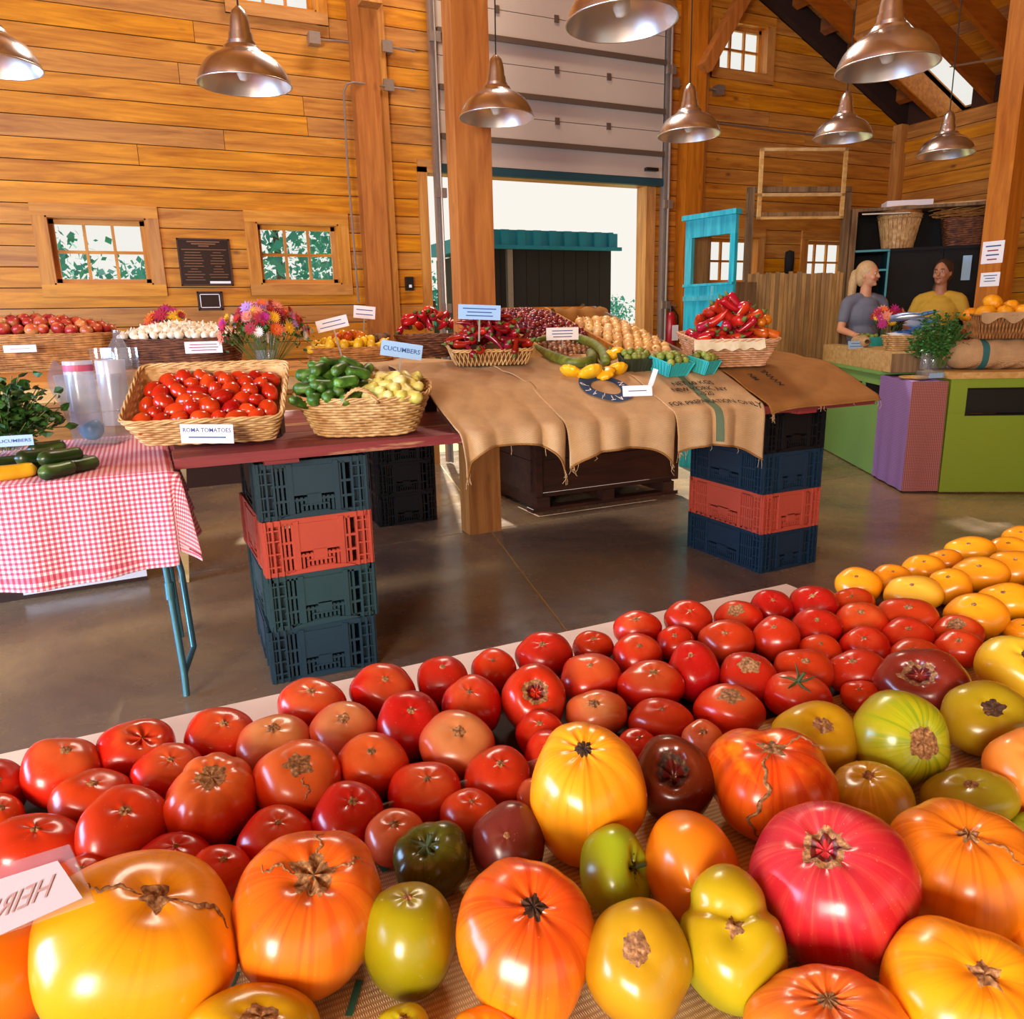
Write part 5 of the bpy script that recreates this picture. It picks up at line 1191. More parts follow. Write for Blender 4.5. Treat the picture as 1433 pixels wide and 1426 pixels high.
# ---------------------------------------------------------------- tomatoes
def tskin(name, stops, hz, streak=None, samt=.5, rough=.27, shoulder=.35, speck=None, blot=None):
    """skin colours run from blossom end to stem end in the fruit's own space, with streaks along the ribs"""
    t = NT(name); t.set(Roughness=rough); t.b.inputs['Coat Weight'].default_value = .12; t.b.inputs['Coat Roughness'].default_value = .15
    t.b.inputs['Subsurface Weight'].default_value = .06; t.b.inputs['Subsurface Radius'].default_value = (.02, .008, .004); t.b.inputs['Subsurface Scale'].default_value = .3
    v = t.mapping('Object', rand=False); x, y, z = t.sep(v)
    zz = t.math('MULTIPLY_ADD', z, .5 / hz, .5)
    n1 = t.noise(t.mapping('Object', (1, 1, 1)), .55 / hz, 4, .6, .8)
    f = t.math('ADD', zz, t.math('MULTIPLY_ADD', n1, shoulder, -shoulder / 2)); c = t.ramp(f, stops)
    if streak:
        a = t.math('ARCTAN2', y, x); cb = t.n('ShaderNodeCombineXYZ'); t.l(t.math('MULTIPLY', t.math('COSINE', a), 4.5), cb.inputs[0]); t.l(t.math('MULTIPLY', t.math('SINE', a), 4.5), cb.inputs[1]); t.l(t.math('MULTIPLY', z, .35 / hz), cb.inputs[2])
        s = t.noise(cb.outputs[0], 1.6, 3, .6, .3); k = t.math('MULTIPLY', t.ramp(s, [(.48, 0.0), (.62, 1.0)]), t.ramp(zz, [(.35, 0.0), (.85, 1.0)]))
        c = t.mix(t.math('MULTIPLY', k, samt), c, streak)
    if blot: 
        n2 = t.noise(t.mapping('Object'), .9 / hz, 3, .5, 1.5); c = t.mix(t.ramp(n2, [(.56, 0.0), (.70, .75)]), c, blot)
    sp = t.noise(t.mapping('Object'), 420, 2, .5); c = t.mix(t.math('MULTIPLY', t.ramp(sp, [(.70, 0.0), (.76, 1.0)]), .22), c, speck or 'f0c090')
    c = t.hsv(c, hue=t.rnd(.494, .506), val=t.rnd(.9, 1.08)); t.col(c)
    t.bump(t.noise(t.mapping('Object'), 130, 2), .03, .001); return t.m
M['scar'] = produce('corky_scar', [(.3, '5c3a20'), (.55, '9a6c40'), (.75, 'c9a070')], .85, 260, 0, .1, bump=.6)
M['scardark'] = produce('dark_scar', [(.3, '1a0d08'), (.6, '4a2c1a'), (.8, '8a6038')], .85, 200, 0, .1, bump=.6)
M['hole'] = plain('torn_hole', '5a0c08', .5, 0, .3, 60)
M['calyx'] = plain('green_calyx', '3c4a1c', .7, 0, .3, 60)
def surf_fn(n, amp, dimple, sq, l2, l3, ph2, ph3, bot=.03, pt_=0.0):
    def f(th, ph):
        sp = sin(ph); near = exp(-(ph / .75) ** 2)
        rib = 1 - amp * (.35 + 1.2 * near) * (.5 + .5 * cos(n * th + ph3)) ** 2.2 * (sp ** .6 if sp > 0 else 0)
        lob = 1 + l2 * cos(2 * th + ph2) + l3 * cos(3 * th + ph3)
        r = (sp ** .86 if sp > 0 else 0) * rib * lob; cz = cos(ph)
        z = sq * math.copysign(abs(cz) ** .92, cz) - dimple * exp(-(ph / .33) ** 2) * (1 + .25 * cos(n * th + ph3)) + bot * exp(-((pi - ph) / .3) ** 2) - pt_ * exp(-((pi - ph) / .25) ** 2)
        return Vector((r * cos(th), r * sin(th), z))
    return f
def cam_axes(): return _r, _u, -_b
TOM = []
def tomato(px, py, w, h, mat, label, group=None, ribs=5, amp=.05, dimple=.12, sq=.82, stem=(0, -.55), scar=.20, scarm='scar', l2=.02, l3=.02, seed=0, zt=TZ, name='tomato', hi=False, sk=.46, starry=.5, calyx=0, neck=None, pt_=0.0, hole=False, cracks=()):
    r_ = random.Random(seed * 31 + int(px * 7 + py)); dz = ray(px, py).z / FPX
    s = (CAMZ - zt) / (sk * h / FPX - dz) / 1.0; loc = Vector((0, 0, CAMZ)) + ray(px, py) / FPX * s; mpp = s / FPX
    R_, U_, F_ = cam_axes(); sx, sy = stem; L = min(.97, math.hypot(sx, sy)); 
    vd = ray(px, py).normalized(); Rr = (R_ - vd * R_.dot(vd)).normalized(); Uu = Rr.cross(vd).normalized()
    zax = (Rr * sx - Uu * sy - vd * sqrt(1 - L * L)).normalized()
    xax = Rr.cross(zax).cross(zax) * -1; xax = xax.normalized() if xax.length > .01 else Vector((1, 0, 0)); yax = zax.cross(xax)
    rot = Matrix((xax, yax, zax)).transposed()
    f = surf_fn(ribs, amp, dimple, sq, l2, l3, r_.uniform(0, 6), r_.uniform(0, 6), pt_=pt_)
    nu, nv = (56, 32) if hi else (36, 20)
    vs = []
    for j in range(1, nv):
        t_ = j / nv; ph = pi * (t_ ** 1.15)
        for k in range(nu): vs.append(f(2 * pi * k / nu, ph))
    top, bot = len(vs), len(vs) + 1; vs.append(f(0, 1e-4)); vs.append(f(0, pi - 1e-4))
    def wob(v): 
        d = v.normalized(); q_ = 1 + .022 * sin(3.1 * d.x + 5 * d.y + seed) + .018 * sin(4.3 * d.z + 3 * d.x + seed * 2)
        return v * q_
    if neck:  # a second smaller lobe swelling out of the fruit
        nd = Vector(neck[:3]).normalized(); amt = neck[3]
    def shape(v):
        v = wob(v)
        if neck:
            d = v.normalized(); k = max(0, d.dot(nd)); v = v * (1 + amt * (k ** 6) - amt * .45 * exp(-((k - .62) / .12) ** 2))
        return v
    vs = [shape(v) for v in vs]
    W_ = [rot @ v for v in vs]; xr = [v.dot(Rr) for v in W_]; yr = [v.dot(Uu) for v in W_]
    kx = w * mpp / (max(xr) - min(xr)); ky = h * mpp / (max(yr) - min(yr)); kz = (kx + ky) / 2; ox, oy = (max(xr) + min(xr)) / 2, (max(yr) + min(yr)) / 2
    inv = rot.transposed()
    def fin(v):
        q_ = rot @ v; a, b_, c_ = q_.dot(Rr) - ox, q_.dot(Uu) - oy, q_.dot(vd); return inv @ (Rr * a * kx + Uu * b_ * ky + vd * c_ * kz)
    V = [fin(v) for v in vs]; fs = []
    for j in range(nv - 2):
        for k in range(nu): k2 = (k + 1) % nu; fs.append((j*nu+k, (j+1)*nu+k, (j+1)*nu+k2, j*nu+k2))
    for k in range(nu): k2 = (k + 1) % nu; fs.append((top, k, k2)); fs.append((bot, (nv-2)*nu+k2, (nv-2)*nu+k))
    zmin = min((rot @ v).z for v in V); 
    o = MB().add(V, fs).build(name, mat, None, True, loc=loc, rot=rot.to_euler(), label=label, cat='tomato', group=group)
    scar *= .62; starry *= .5
    if scar:
        b = MB(); ns = 30; rings = 5; star = [scar * (1 + starry * (abs(sin(2.5 * 2*pi*k/ns + seed)) ** 3 * r_.uniform(.3, 1.3)) + r_.uniform(-.15, .15)) for k in range(ns)]
        P = [fin(shape(f(0, 1e-4))) + Vector((0, 0, .0006))]
        for i in range(1, rings + 1):
            for k in range(ns):
                v = shape(f(2*pi*k/ns, star[k] * i / rings)); v = fin(v); nn = Vector((v.x * .3, v.y * .3, 1)).normalized(); P.append(v + nn * (.0011 * (1 - (i / rings) ** 3) + .0001))
        F = [(0, 1 + k, 1 + (k + 1) % ns) for k in range(ns)]; F2 = []
        for i in range(rings - 1):
            for k in range(ns): k2 = (k + 1) % ns; (F if (not hole or i < 2) else F2).append((1+i*ns+k, 1+(i+1)*ns+k, 1+(i+1)*ns+k2, 1+i*ns+k2))
        if hole:
            MB().add(P, F2).build('stem_scar', M[scarm], o, True); c0 = P[0]
            P2 = [p_ + Vector((0, 0, -.004 if i_ <= 2 * ns else 0)) if i_ <= ns else p_ for i_, p_ in enumerate(P)]
            MB().add(P2, F).build('scar_hole', M['hole'], o, True)
        else: b.add(P, F)
        if not hole: b.build('stem_scar', M[scarm], o, True)
    for (dth, pa, pb, wd) in cracks:
        cv = inv @ (-vd); th0 = atan2(cv.y, cv.x) + dth; pts_ = []; rs_ = []
        for i in range(26):
            t_ = i / 25; ph = pa + (pb - pa) * t_; v = fin(shape(f(th0 + .10 * sin(t_ * 9 + seed) + .04 * sin(t_ * 31), ph))); pts_.append(v + v.normalized() * .0001); rs_.append(wd * (.25 + sin(pi * min(1, t_ * 1.05)) * r_.uniform(.5, 1)))
        MB().tube(pts_, rs_, 6).build('crack', M['scar'], o, True)
    if calyx:
        tp = fin(shape(f(0, 1e-4))); b = MB(); R0 = w * mpp
        for k in range(5):
            a = 2 * pi * k / 5 + seed; b.tube([tp + Vector((0, 0, .001)), tp + Vector((cos(a), sin(a), .18)) * R0 * .12, tp + Vector((cos(a + .2), sin(a + .2), .10 + .3 * (k % 2))) * R0 * .2 * calyx], [.0022, .0018, .0006], 5)
        b.tube([tp, tp + Vector((.1, .05, .16)) * R0], [.0026, .002], 6); b.build('calyx', M['calyx'], o)
    TOM.append([o, loc.copy(), w * mpp * .5, h * mpp * .5, zmin]); return o
redA = tskin('red_tomato_skin', [(.1, 'bc2406'), (.55, 'c82608'), (.85, 'cc3410'), (1.0, 'cc5a2a')], .032)
redB = tskin('deep_red_tomato_skin', [(.1, 'a61a06'), (.55, 'b81e0a'), (.9, 'bc2c14')], .032)
redC = tskin('pale_red_tomato_skin', [(.1, 'c23412'), (.5, 'c84420'), (.85, 'cc6238'), (1.0, 'd08850')], .032)
REDS = [ # x, y, w, h, look
 (10,1108,85,84,0),(88,1095,99,88,0),(191,1059,98,82,'d'),(123,1121,106,78,0),(172,1164,116,108,0),(228,1087,94,82,0),(295,1125,122,120,'rib'),(310,1034,92,75,0),(384,1046,96,80,'pale'),(413,1100,117,105,'crack'),
 (438,992,91,72,0),(481,1028,92,82,'pale'),(536,970,89,70,0),(574,1018,88,90,0),(620,956,69,65,0),(660,990,80,80,0),(691,941,61,56,0),(643,1048,102,92,'pale2'),(521,1077,99,85,0),(492,1150,98,95,0),(596,1114,98,80,0),(692,1087,88,78,0),
 (747,983,87,88,'hole'),(755,1027,65,62,0),(761,920,78,62,0),(830,908,56,42,0),(827,951,81,65,0),(835,1001,82,60,'pale'),(892,883,65,46,0),(892,920,66,58,0),(912,963,90,68,'wide'),(925,1012,88,58,'deep'),(768,1060,66,70,0),(735,1118,56,50,'pale'),(655,1150,80,66,0),
 (545,1182,80,70,'pale'),(262,1190,94,68,0),(383,1180,104,86,0),(321,1226,84,66,0),(55,1190,115,84,0),(128,1226,76,70,0),(-4,1150,66,70,0),(963,872,64,54,0),(1033,870,65,50,'scar'),(1079,854,57,48,0),(1139,850,63,52,0),(1193,846,56,42,0),
 (1016,902,75,56,0),(1086,898,62,60,0),(1143,883,65,54,0),(1205,875,69,54,0),(1271,868,77,54,'deep'),(1148,915,55,48,0),(1209,908,64,52,0),(1271,898,66,50,0),(1337,888,64,50,'rus'),(968,942,68,78,0),(1047,951,78,68,'rus'),(1125,945,76,62,'deep'),(1206,948,78,60,'deep'),
 (1277,916,66,46,0),(1341,918,60,48,0),(1020,997,94,68,'rus'),(1115,984,86,60,'cal'),(1204,978,50,40,0),(946,903,50,46,0),(983,1045,56,50,'pale'),(892,1048,55,48,0)]
WORD = {0: 'smooth', 'd': 'dented', 'rib': 'large ribbed', 'pale': 'pale pinkish', 'crack': 'crack-scarred', 'pale2': 'dull pale', 'hole': 'hollow-scarred', 'wide': 'wide flattened', 'deep': 'deep red', 'scar': 'cork-scarred', 'rus': 'russet-topped', 'cal': 'green-stemmed'}
rt = random.Random(21); robs = []
for i, (x, y, w, h, lk) in enumerate(REDS):
    k = dict(seed=i, ribs=rt.choice((4, 5, 6)), amp=rt.uniform(.015, .05), dimple=rt.uniform(.03, .10), sq=rt.uniform(.78, .88), stem=(rt.uniform(-.12, .14), rt.uniform(-.66, -.50)), scar=rt.uniform(.09, .16), l2=rt.uniform(0, .05), l3=rt.uniform(0, .03), hi=(y > 960))
    m = rt.choice((redA, redA, redB))
    if lk in ('pale', 'pale2'): m = redC; k['scar'] = .2
    if lk == 'rib': k.update(ribs=9, amp=.14, dimple=.14, scar=.40)
    if lk == 'crack': k.update(scar=.32, starry=1.6, cracks=((.3, .25, .9, .0012),))
    if lk == 'hole': k.update(scar=.55, dimple=.26, stem=(.1, -.3), hole=True, starry=.1)
    if lk == 'd': k.update(dimple=.24, scar=.05)
    if lk == 'deep': m = redB
    if lk in ('rus', 'scar'): k.update(scar=.42, starry=.8)
    if lk == 'cal': k.update(calyx=1.4)
    o = tomato(x, y, w * 1.05, h * 1.10, m, 'x', 'red tomatoes on the front table', **k); robs.append((o, x, y, lk))
orA = tskin('orange_tomato_skin', [(.1, 'e07800'), (.6, 'f59608'), (.9, 'f7a41c')], .032); orB = tskin('yellow_orange_tomato_skin', [(.1, 'e38a08'), (.6, 'f3a81a'), (.95, 'f0b83a')], .032)
ORS = [(1201,820,62,50,0),(1248,811,52,42,0),(1292,797,56,40,0),(1278,834,77,54,'yc'),(1329,822,56,52,0),(1322,786,46,34,0),(1357,771,64,38,0),(1371,806,74,52,0),(1367,864,82,66,'big'),(1410,770,58,34,0),(1420,797,66,52,0),(1406,843,70,54,0),(1430,754,50,34,0),(1424,884,50,36,0),(1465,832,60,50,0)]
oobs = []
for i, (x, y, w, h, lk) in enumerate(ORS):
    o = tomato(x, y, w, h, orB if lk == 'yc' else orA, 'x', 'orange tomatoes at the far right of the front table', seed=60 + i, ribs=5, amp=.02, dimple=.04, stem=(rt.uniform(-.1, .1), -.6), scar=.09, zt=TZ, hi=False); oobs.append((o, x, y, lk))
def label_rows(obs, nrow, colour, where):
    obs = [q_ for q_ in obs]; import statistics
    dep = {id(q_): q_[0].location.y for q_ in obs}; order = sorted(obs, key=lambda q_: -dep[id(q_)]); per = math.ceil(len(order) / nrow)
    rn = ['farthest', 'second farthest', 'third farthest', 'fourth farthest', 'fifth farthest', 'nearest'][:nrow]
    if nrow < 6: rn[-1] = 'nearest'
    for r_ in range(nrow):
        row = sorted(order[r_ * per:(r_ + 1) * per], key=lambda q_: q_[1])
        for i, q_ in enumerate(row):
            q_[0]['label'] = '%s %s tomato, %s from the left in the %s %s' % (WORD.get(q_[3], 'smooth'), colour, ordinal(i + 1), rn[r_], where)
label_rows(robs, 5, 'red', 'row of reds')
WORD.update({'yc': 'yellowish cracked', 'big': 'largest'}); label_rows(oobs, 3, 'orange', 'right-hand row')

def hs(n, stops, **k): return tskin('heirloom_' + n, stops, k.pop('hz', .045), **k)
G = 'heirloom tomatoes on the burlap sheet'
ZB_ = TZ + .010
HT_ = [
 (1420,936,98,94, hs('a', [(.1,'b87c0c'),(.6,'d09a14'),(.9,'d4b030')]), 'yellow heirloom tomato at the right edge below the orange ones', dict(stem=(.5,-.5), scarm='scardark')),
 (1286,957,126,94, hs('b', [(.1,'7a1810'),(.6,'8c1c14'),(.9,'7a2418')]), 'dark red heirloom tomato with a torn open hole beside its stem', dict(stem=(-.05,-.35), dimple=.34, scar=.46, scarm='scar', amp=.10, ribs=6, hole=True)),
 (1380,1010,116,106, hs('c', [(.1,'8a6206'),(.5,'a87a0a'),(.9,'a08a16')]), 'mustard heirloom tomato with a dark corky stem scar at the right edge', dict(stem=(.22,-.35), scar=.26, scarm='scardark')),
 (1260,1038,124,134, hs('d', [(.1,'8e680c'),(.45,'a08c10'),(.9,'b0b41c')], streak='7c9a18', samt=.8), 'striped green-yellow heirloom tomato with a brown patch on its right side', dict(stem=(.6,.1), scar=.42, scarm='scar', starry=.3)),
 (1142,1036,118,98, hs('e', [(.1,'a87006'),(.6,'c2880a'),(.9,'c49a16')]), 'yellow heirloom tomato with a grey-brown scar left of the striped green one', dict(stem=(.25,-.45), scar=.28, scarm='scar')),
 (1076,1095,176,154, hs('f', [(.1,'e07808'),(.5,'e86a10'),(.9,'d84a14')], hz=.06, streak='c02a0a', samt=.7, blot='e89018'), 'orange-red lobed heirloom tomato split by a long corky crack', dict(stem=(.1,-.75), ribs=4, amp=.34, dimple=.10, scar=.16, starry=2.2, hi=True, l2=.05, cracks=((-.15, .1, 1.9, .0026), (2.2, .1, 1.0, .0014)))),
 (949,1090,114,120, hs('g', [(.1,'4a1608'),(.5,'5a1c0c'),(.9,'6a2a10')]), 'dark brown heirloom tomato with a deep black hole in its top', dict(stem=(-.05,-.35), dimple=.70, scar=.55, scarm='scardark', starry=.05, hole=True)),
 (823,1113,163,192, hs('h', [(.1,'e88204'),(.5,'ee9208'),(.9,'f0a020')], hz=.06, streak='e07a08', samt=.5), 'tall yellow-orange heirloom tomato standing among the reds', dict(stem=(-.03,-.66), dimple=.10, scar=.16, scarm='scardark', ribs=10, amp=.035, hi=True, sq=1.0)),
 (1220,1117,108,98, hs('i', [(.1,'7a5c08'),(.5,'a88410'),(.9,'b48a18')], streak='d0a030', samt=.6), 'olive-gold small heirloom tomato with pale vertical streaks', dict(stem=(0,-.75), scar=.16)),
 (1356,1112,124,82, hs('j', [(.1,'9a740c'),(.5,'a88a10'),(.9,'a09a22')]), 'flat green-yellow heirloom tomato above the large orange one at right', dict(stem=(.1,-.6), ribs=4, amp=.12, scar=.16, l2=.06)),
 (1434,1080,112,120, hs('k', [(.1,'e06a10'),(.5,'ee7c18'),(.9,'e89040')]), 'orange heirloom tomato cut by the right edge, beside the flat green-yellow one', dict(stem=(.3,-.5), hi=True)),
 (1345,1213,196,188, hs('l', [(.1,'ea8400'),(.5,'f59204'),(.9,'ee8c20')], hz=.06, streak='c86a10', samt=.6), 'large orange ribbed heirloom tomato right of the big pink-red one', dict(stem=(.25,-.62), ribs=6, amp=.12, scar=.12, starry=1.2, hi=True, cracks=((1.4, .1, .7, .0014),))),
 (1168,1240,226,226, hs('m', [(.1,'c41408'),(.45,'b81420'),(.8,'b82038'),(1,'bc3444')], hz=.065, streak='d8604c', samt=.28, blot='c4283a'), 'largest tomato, pink-red with a round open stem scar', dict(stem=(-.02,-.52), ribs=7, amp=.045, dimple=.16, scar=.34, starry=.4, hi=True, sq=.9, hole=True)),
 (966,1215,134,150, hs('n', [(.1,'ee8204'),(.5,'f59010'),(.9,'f08a1c')]), 'smooth pointed orange heirloom tomato below the dark brown one', dict(stem=(0,.4), scar=0, dimple=-.05, pt_=.0, sq=1.0, hi=True, amp=0)),
 (865,1227,100,126, hs('o', [(.1,'98860c'),(.5,'949a12'),(.9,'96b024')]), 'lime green kidney-shaped heirloom tomato with a tiny dried stem', dict(stem=(.82,-.15), dimple=.30, scar=.10, scarm='scardark', calyx=.9, hi=True)),
 (603,1203,108,104, hs('p', [(.1,'2e2206'),(.5,'46400c'),(.9,'4e5012')], streak='2c3a0c'), 'dark olive heirloom tomato with a knotted green stem', dict(stem=(-.25,-.5), dimple=.30, scar=.18, scarm='calyx', calyx=1.1, ribs=6, amp=.16, hi=True)),
 (711,1178,104,106, hs('q', [(.1,'4a1014'),(.5,'5c181c'),(.9,'6a2424')], speck='d09a80'), 'purple-brown speckled heirloom tomato left of the tall yellow-orange one', dict(stem=(-.05,-.2), scar=.08, dimple=.03, hi=True)),
 (573,1316,131,148, hs('r', [(.1,'564e06'),(.5,'827808'),(.9,'948a0e')]), 'lime-olive oval heirloom tomato below the dark olive one', dict(stem=(-.1,-.75), scar=.12, dimple=.06, sq=1.05, hi=True, amp=.02)),
 (735,1309,198,218, hs('s', [(.1,'f09a08'),(.5,'ee8410'),(.82,'e05a18'),(1,'d8441a')], hz=.06, streak='d83c14', samt=.85), 'large orange heirloom tomato with a red starburst round its stem', dict(stem=(.15,-.50), ribs=9, amp=.05, dimple=.12, scar=.17, scarm='scardark', starry=1.2, hi=True)),
 (892,1358,150,162, hs('t', [(.1,'8e5e08'),(.5,'aa7608'),(.9,'b08416')]), 'mustard oval heirloom tomato with a pale-edged corky scar', dict(stem=(-.02,-.18), scar=.30, starry=.5, dimple=.04, hi=True, sq=1.0)),
 (1041,1331,150,190, hs('u', [(.1,'8e8208'),(.5,'a09c10'),(.9,'b09414')]), 'yellow-green two-lobed heirloom tomato left of the big pink-red one', dict(stem=(.1,-.30), ribs=2, amp=.0, dimple=.16, scar=.14, starry=2.2, hi=True, neck=(0, .75, .35, .28), sq=1.05)),
 (424,1282,206,216, hs('v', [(.1,'e87a08'),(.5,'f08c14'),(.85,'e87c1c'),(1,'d86420')], hz=.06, streak='d85818', samt=.6), 'large orange heirloom tomato with a wide corky star-shaped stem scar', dict(stem=(0,-.55), ribs=6, amp=.10, dimple=.24, scar=.30, starry=1.4, hi=True, cracks=((1.9, .2, .75, .0013), (-1.7, .2, .7, .0012), (3.1, .2, .7, .0012)))),
 (190,1320,274,244, hs('w', [(.1,'e67c02'),(.5,'ee8806'),(.9,'ec9818')], hz=.065, streak='d88010', samt=.3), 'biggest yellow-orange heirloom tomato with a long crack, at the lower left', dict(stem=(.10,-.62), ribs=3, amp=.16, dimple=.12, scar=.14, starry=1.5, hi=True, l2=.10, cracks=((1.5, .1, .8, .0022), (-1.6, .1, .7, .0016)))),
 (372,1424,180,112, hs('x', [(.1,'b07c06'),(.6,'c8940c'),(.9,'c09a14')]), 'yellow heirloom tomato with brown spots, cut by the bottom edge at left', dict(stem=(.1,-.4), scar=.34, hi=True)),
 (1342,1394,218,196, hs('y', [(.1,'f09008'),(.5,'f59a0c'),(.9,'ea8814')], hz=.06, streak='d0661a', samt=.5), 'large orange lobed heirloom tomato in the lower right corner', dict(stem=(.45,-.35), ribs=4, amp=.20, dimple=.14, scar=.16, starry=2, hi=True)),
 (1148,1438,228,172, hs('z', [(.1,'f09010'),(.5,'ee8418'),(.9,'de6a28')], hz=.06, streak='d85a24', samt=.8), 'orange heirloom tomato with radiating pink ribs at the bottom edge', dict(stem=(.12,-.62), ribs=11, amp=.06, dimple=.14, scar=.15, hi=True)),
 (1446,1318,66,100, orA, 'orange heirloom tomato sliced by the right edge near the bottom', dict(hi=True)),
 (690,1446,110,94, orA, 'orange heirloom tomato just showing at the bottom edge centre', dict(hi=True)),
 (563,1446,76,74, hs('aa', [(.1,'8a8408'),(.6,'b0a818'),(.9,'b8b028')]), 'small green-yellow heirloom tomato just showing at the bottom edge', dict(hi=True)),
 (5,1365,170,170, hs('bb', [(.1,'d86808'),(.5,'e87c0c'),(.9,'f08c10')], hz=.06), 'long dark orange heirloom tomato under the card holder at the left edge', dict(stem=(-.7,-.4), hi=True, sq=.9)),
 (1437,1160,50,44, hs('cc', [(.1,'6c7408'),(.6,'94a01c'),(.9,'a0a830')]), 'tiny green heirloom tomato at the right edge', dict()),
]
for i, (x, y, w, h, m, lb, k) in enumerate(HT_):
    k = dict(k); tomato(x, y, w, h, m, lb, G, seed=200 + i, zt=ZB_, name='heirloom_tomato', **k)
# settle: push overlapping fruits apart a little, along the table
for it in range(24):
    for i in range(len(TOM)):
        for j in range(i + 1, len(TOM)):
            a, b = TOM[i], TOM[j]; d = a[0].location - b[0].location; d.z = 0; rs = (a[2] + b[2]) * .90 ; L = d.length
            if 1e-5 < L < rs:
                dzc = abs(a[0].location.z - b[0].location.z); eff = rs * sqrt(max(.0, 1 - (dzc / (a[3] + b[3])) ** 2))
                if L < eff:
                    mv = d.normalized() * (eff - L) * .30; wa = b[2] ** 3 / (a[2] ** 3 + b[2] ** 3); a[0].location += mv * wa; b[0].location -= mv * (1 - wa)
for o, l0, rw, rh, zm in TOM:
    cl_ = BX0 < o.location.x < BX1 and o.location.y < BY1 - rw * .2; o.location.z = (clothz(o.location.x, o.location.y) + .001 if cl_ else (TZ + .0025 if o.location.x < 1.1 else TZ + .0005)) - zm
mv_ = [(o.location - l0).length for o, l0, *_q in TOM]; print('tomato shift max %.3f mean %.3f' % (max(mv_), sum(mv_) / len(mv_)))
# ================================================================ BOOTH AT THE RIGHT
U_ = Vector((.86, -.51, 0)).normalized(); V_ = Vector((-U_.y, U_.x, 0)); YAW = atan2(U_.y, U_.x)
C1 = Vector((5.33, 3.72, 0)); CT = .86
gc = empty('green_counter', C1, (0, 0, YAW), 'lime green counter with a dark slot window and a wooden top', 'counter')
# local: x along the front, y into the booth
def bx(par, nm, x0, x1, y0, y1, z0, z1, m): return MB().box(x0, x1, y0, y1, z0, z1).build(nm, M[m], par)
sx0, sz0, sz1 = .12, .60, .78
bx(gc, 'front_panel', 0, 2.0, 0, .02, .01, sz0, 'greenpaint'); bx(gc, 'front_panel', 0, sx0, 0, .02, sz0, CT, 'greenpaint'); bx(gc, 'front_panel', sx0, 2.0, 0, .02, sz1, CT, 'greenpaint')
bx(gc, 'slot_pane', sx0, 2.0, .05, .06, sz0, sz1, 'black'); bx(gc, 'slot_frame', sx0, 2.0, -.006, .02, sz0 - .012, sz0, 'shelfdark'); bx(gc, 'slot_frame', sx0, 2.0, -.006, .02, sz1, sz1 + .012, 'shelfdark')
bx(gc, 'side_panel', 0, .02, .02, .7, .01, CT, 'greenpaint'); bx(gc, 'counter_top', -.02, 2.0, -.02, .7, CT, CT + .045, 'crateboard')
P0 = Vector((5.50, 4.50, 0)); 
g2 = empty('side_counter', P0, (0, 0, YAW + pi / 2), 'pale green side counter running back behind the purple checked cloth', 'counter')
bx(g2, 'lower_panel', -.1, 1.5, -.02, 0, .01, .60, 'greenpale'); bx(g2, 'top_rail', -.1, 1.5, -.025, 0, .76, .85, 'greenpale'); bx(g2, 'recess', -.1, 1.5, -.12, -.10, .60, .76, 'shelfdark'); bx(g2, 'shelf', -.1, 1.5, -.12, -.0, .595, .605, 'greenpale')
bx(g2, 'counter_top', -.12, 1.05, -.36, .03, .85, .88, 'greenpale'); bx(g2, 'counter_top', 1.052, 1.52, -.13, .03, .85, .88, 'greenpale'); bx(g2, 'end_panel', 1.48, 1.5, -.12, 0, .01, .85, 'greenpale')
for xx in (.3, .9): bx(g2, 'mullion', xx, xx + .03, -.02, 0, .60, .76, 'greenpale')
# raised plank box on the side counter
rb = empty('plank_box', P0 + Vector((0, 0, .881)), (0, 0, YAW + pi / 2), 'long raised box of pale pine boards on the side counter', 'box')
bx(rb, 'front_board', -.32, 1.45, 0, .02, 0, .145, 'crateboard'); bx(rb, 'end_board', -.34, -.32, -.34, .02, 0, .145, 'oldwood'); bx(rb, 'lid_board', -.32, 1.45, -.12, .02, .145, .163, 'crateboard'); bx(rb, 'lid_board', -.32, 1.02, -.34, -.123, .145, .163, 'crateboard')
RB = .881 + .163
# box under the purple cloth
pc = empty('checked_stand', (5.095, 3.86, 0), (0, 0, YAW), 'tall stand draped in purple checked cloth between the two counters', 'stand')
w_, d_, h_ = .255, .62, .84
bx(pc, 'box', .012, w_ - .012, .012, d_ - .012, .0, h_ - .006, 'darkwood')
def drape(path, z0, z1, mat, nm, su):
    b = MB(); n = len(path) - 1; L = [0]
    for a, c in zip(path, path[1:]): L.append(L[-1] + math.hypot(c[0] - a[0], c[1] - a[1]))
    nv = 24
    def P(u, v):
        s = u * L[-1]; k = max(i for i in range(n + 1) if L[i] <= s + 1e-9); k = min(k, n - 1); t = (s - L[k]) / (L[k + 1] - L[k]); x = path[k][0] + (path[k + 1][0] - path[k][0]) * t; y = path[k][1] + (path[k + 1][1] - path[k][1]) * t
        return Vector((x + .006 * sin(s * 30) * (1 - v), y - .006 * (1 + sin(s * 26)) * (1 - v) , z0 + (z1 - z0) * v))
    b.grid(P, 40, nv); me = b.mesh(nm, M[mat], True); uvs(me, lambda i: ((i % 41) / 40 * L[-1] / .012, (i // 41) / nv * (z1 - z0) / .012)); return place(nm, me, pc)
drape([(0, d_), (0, 0)], .02, h_ + .004, 'purplecheck', 'cloth_side', 1); drape([(0, 0), (w_, 0)], .02, h_ + .004, 'rosecheck', 'cloth_front', 1)
b = MB(); b.grid(lambda u, v: (w_ * u, d_ * v, h_ + .004 + .003 * sin(u * 9 + v * 7)), 20, 30); me = b.mesh('cloth_top', M['purplecheck'], True); uvs(me, lambda i: ((i % 21) / 20 * w_ / .012, (i // 21) / 30 * d_ / .012)); place('cloth_top', me, pc)
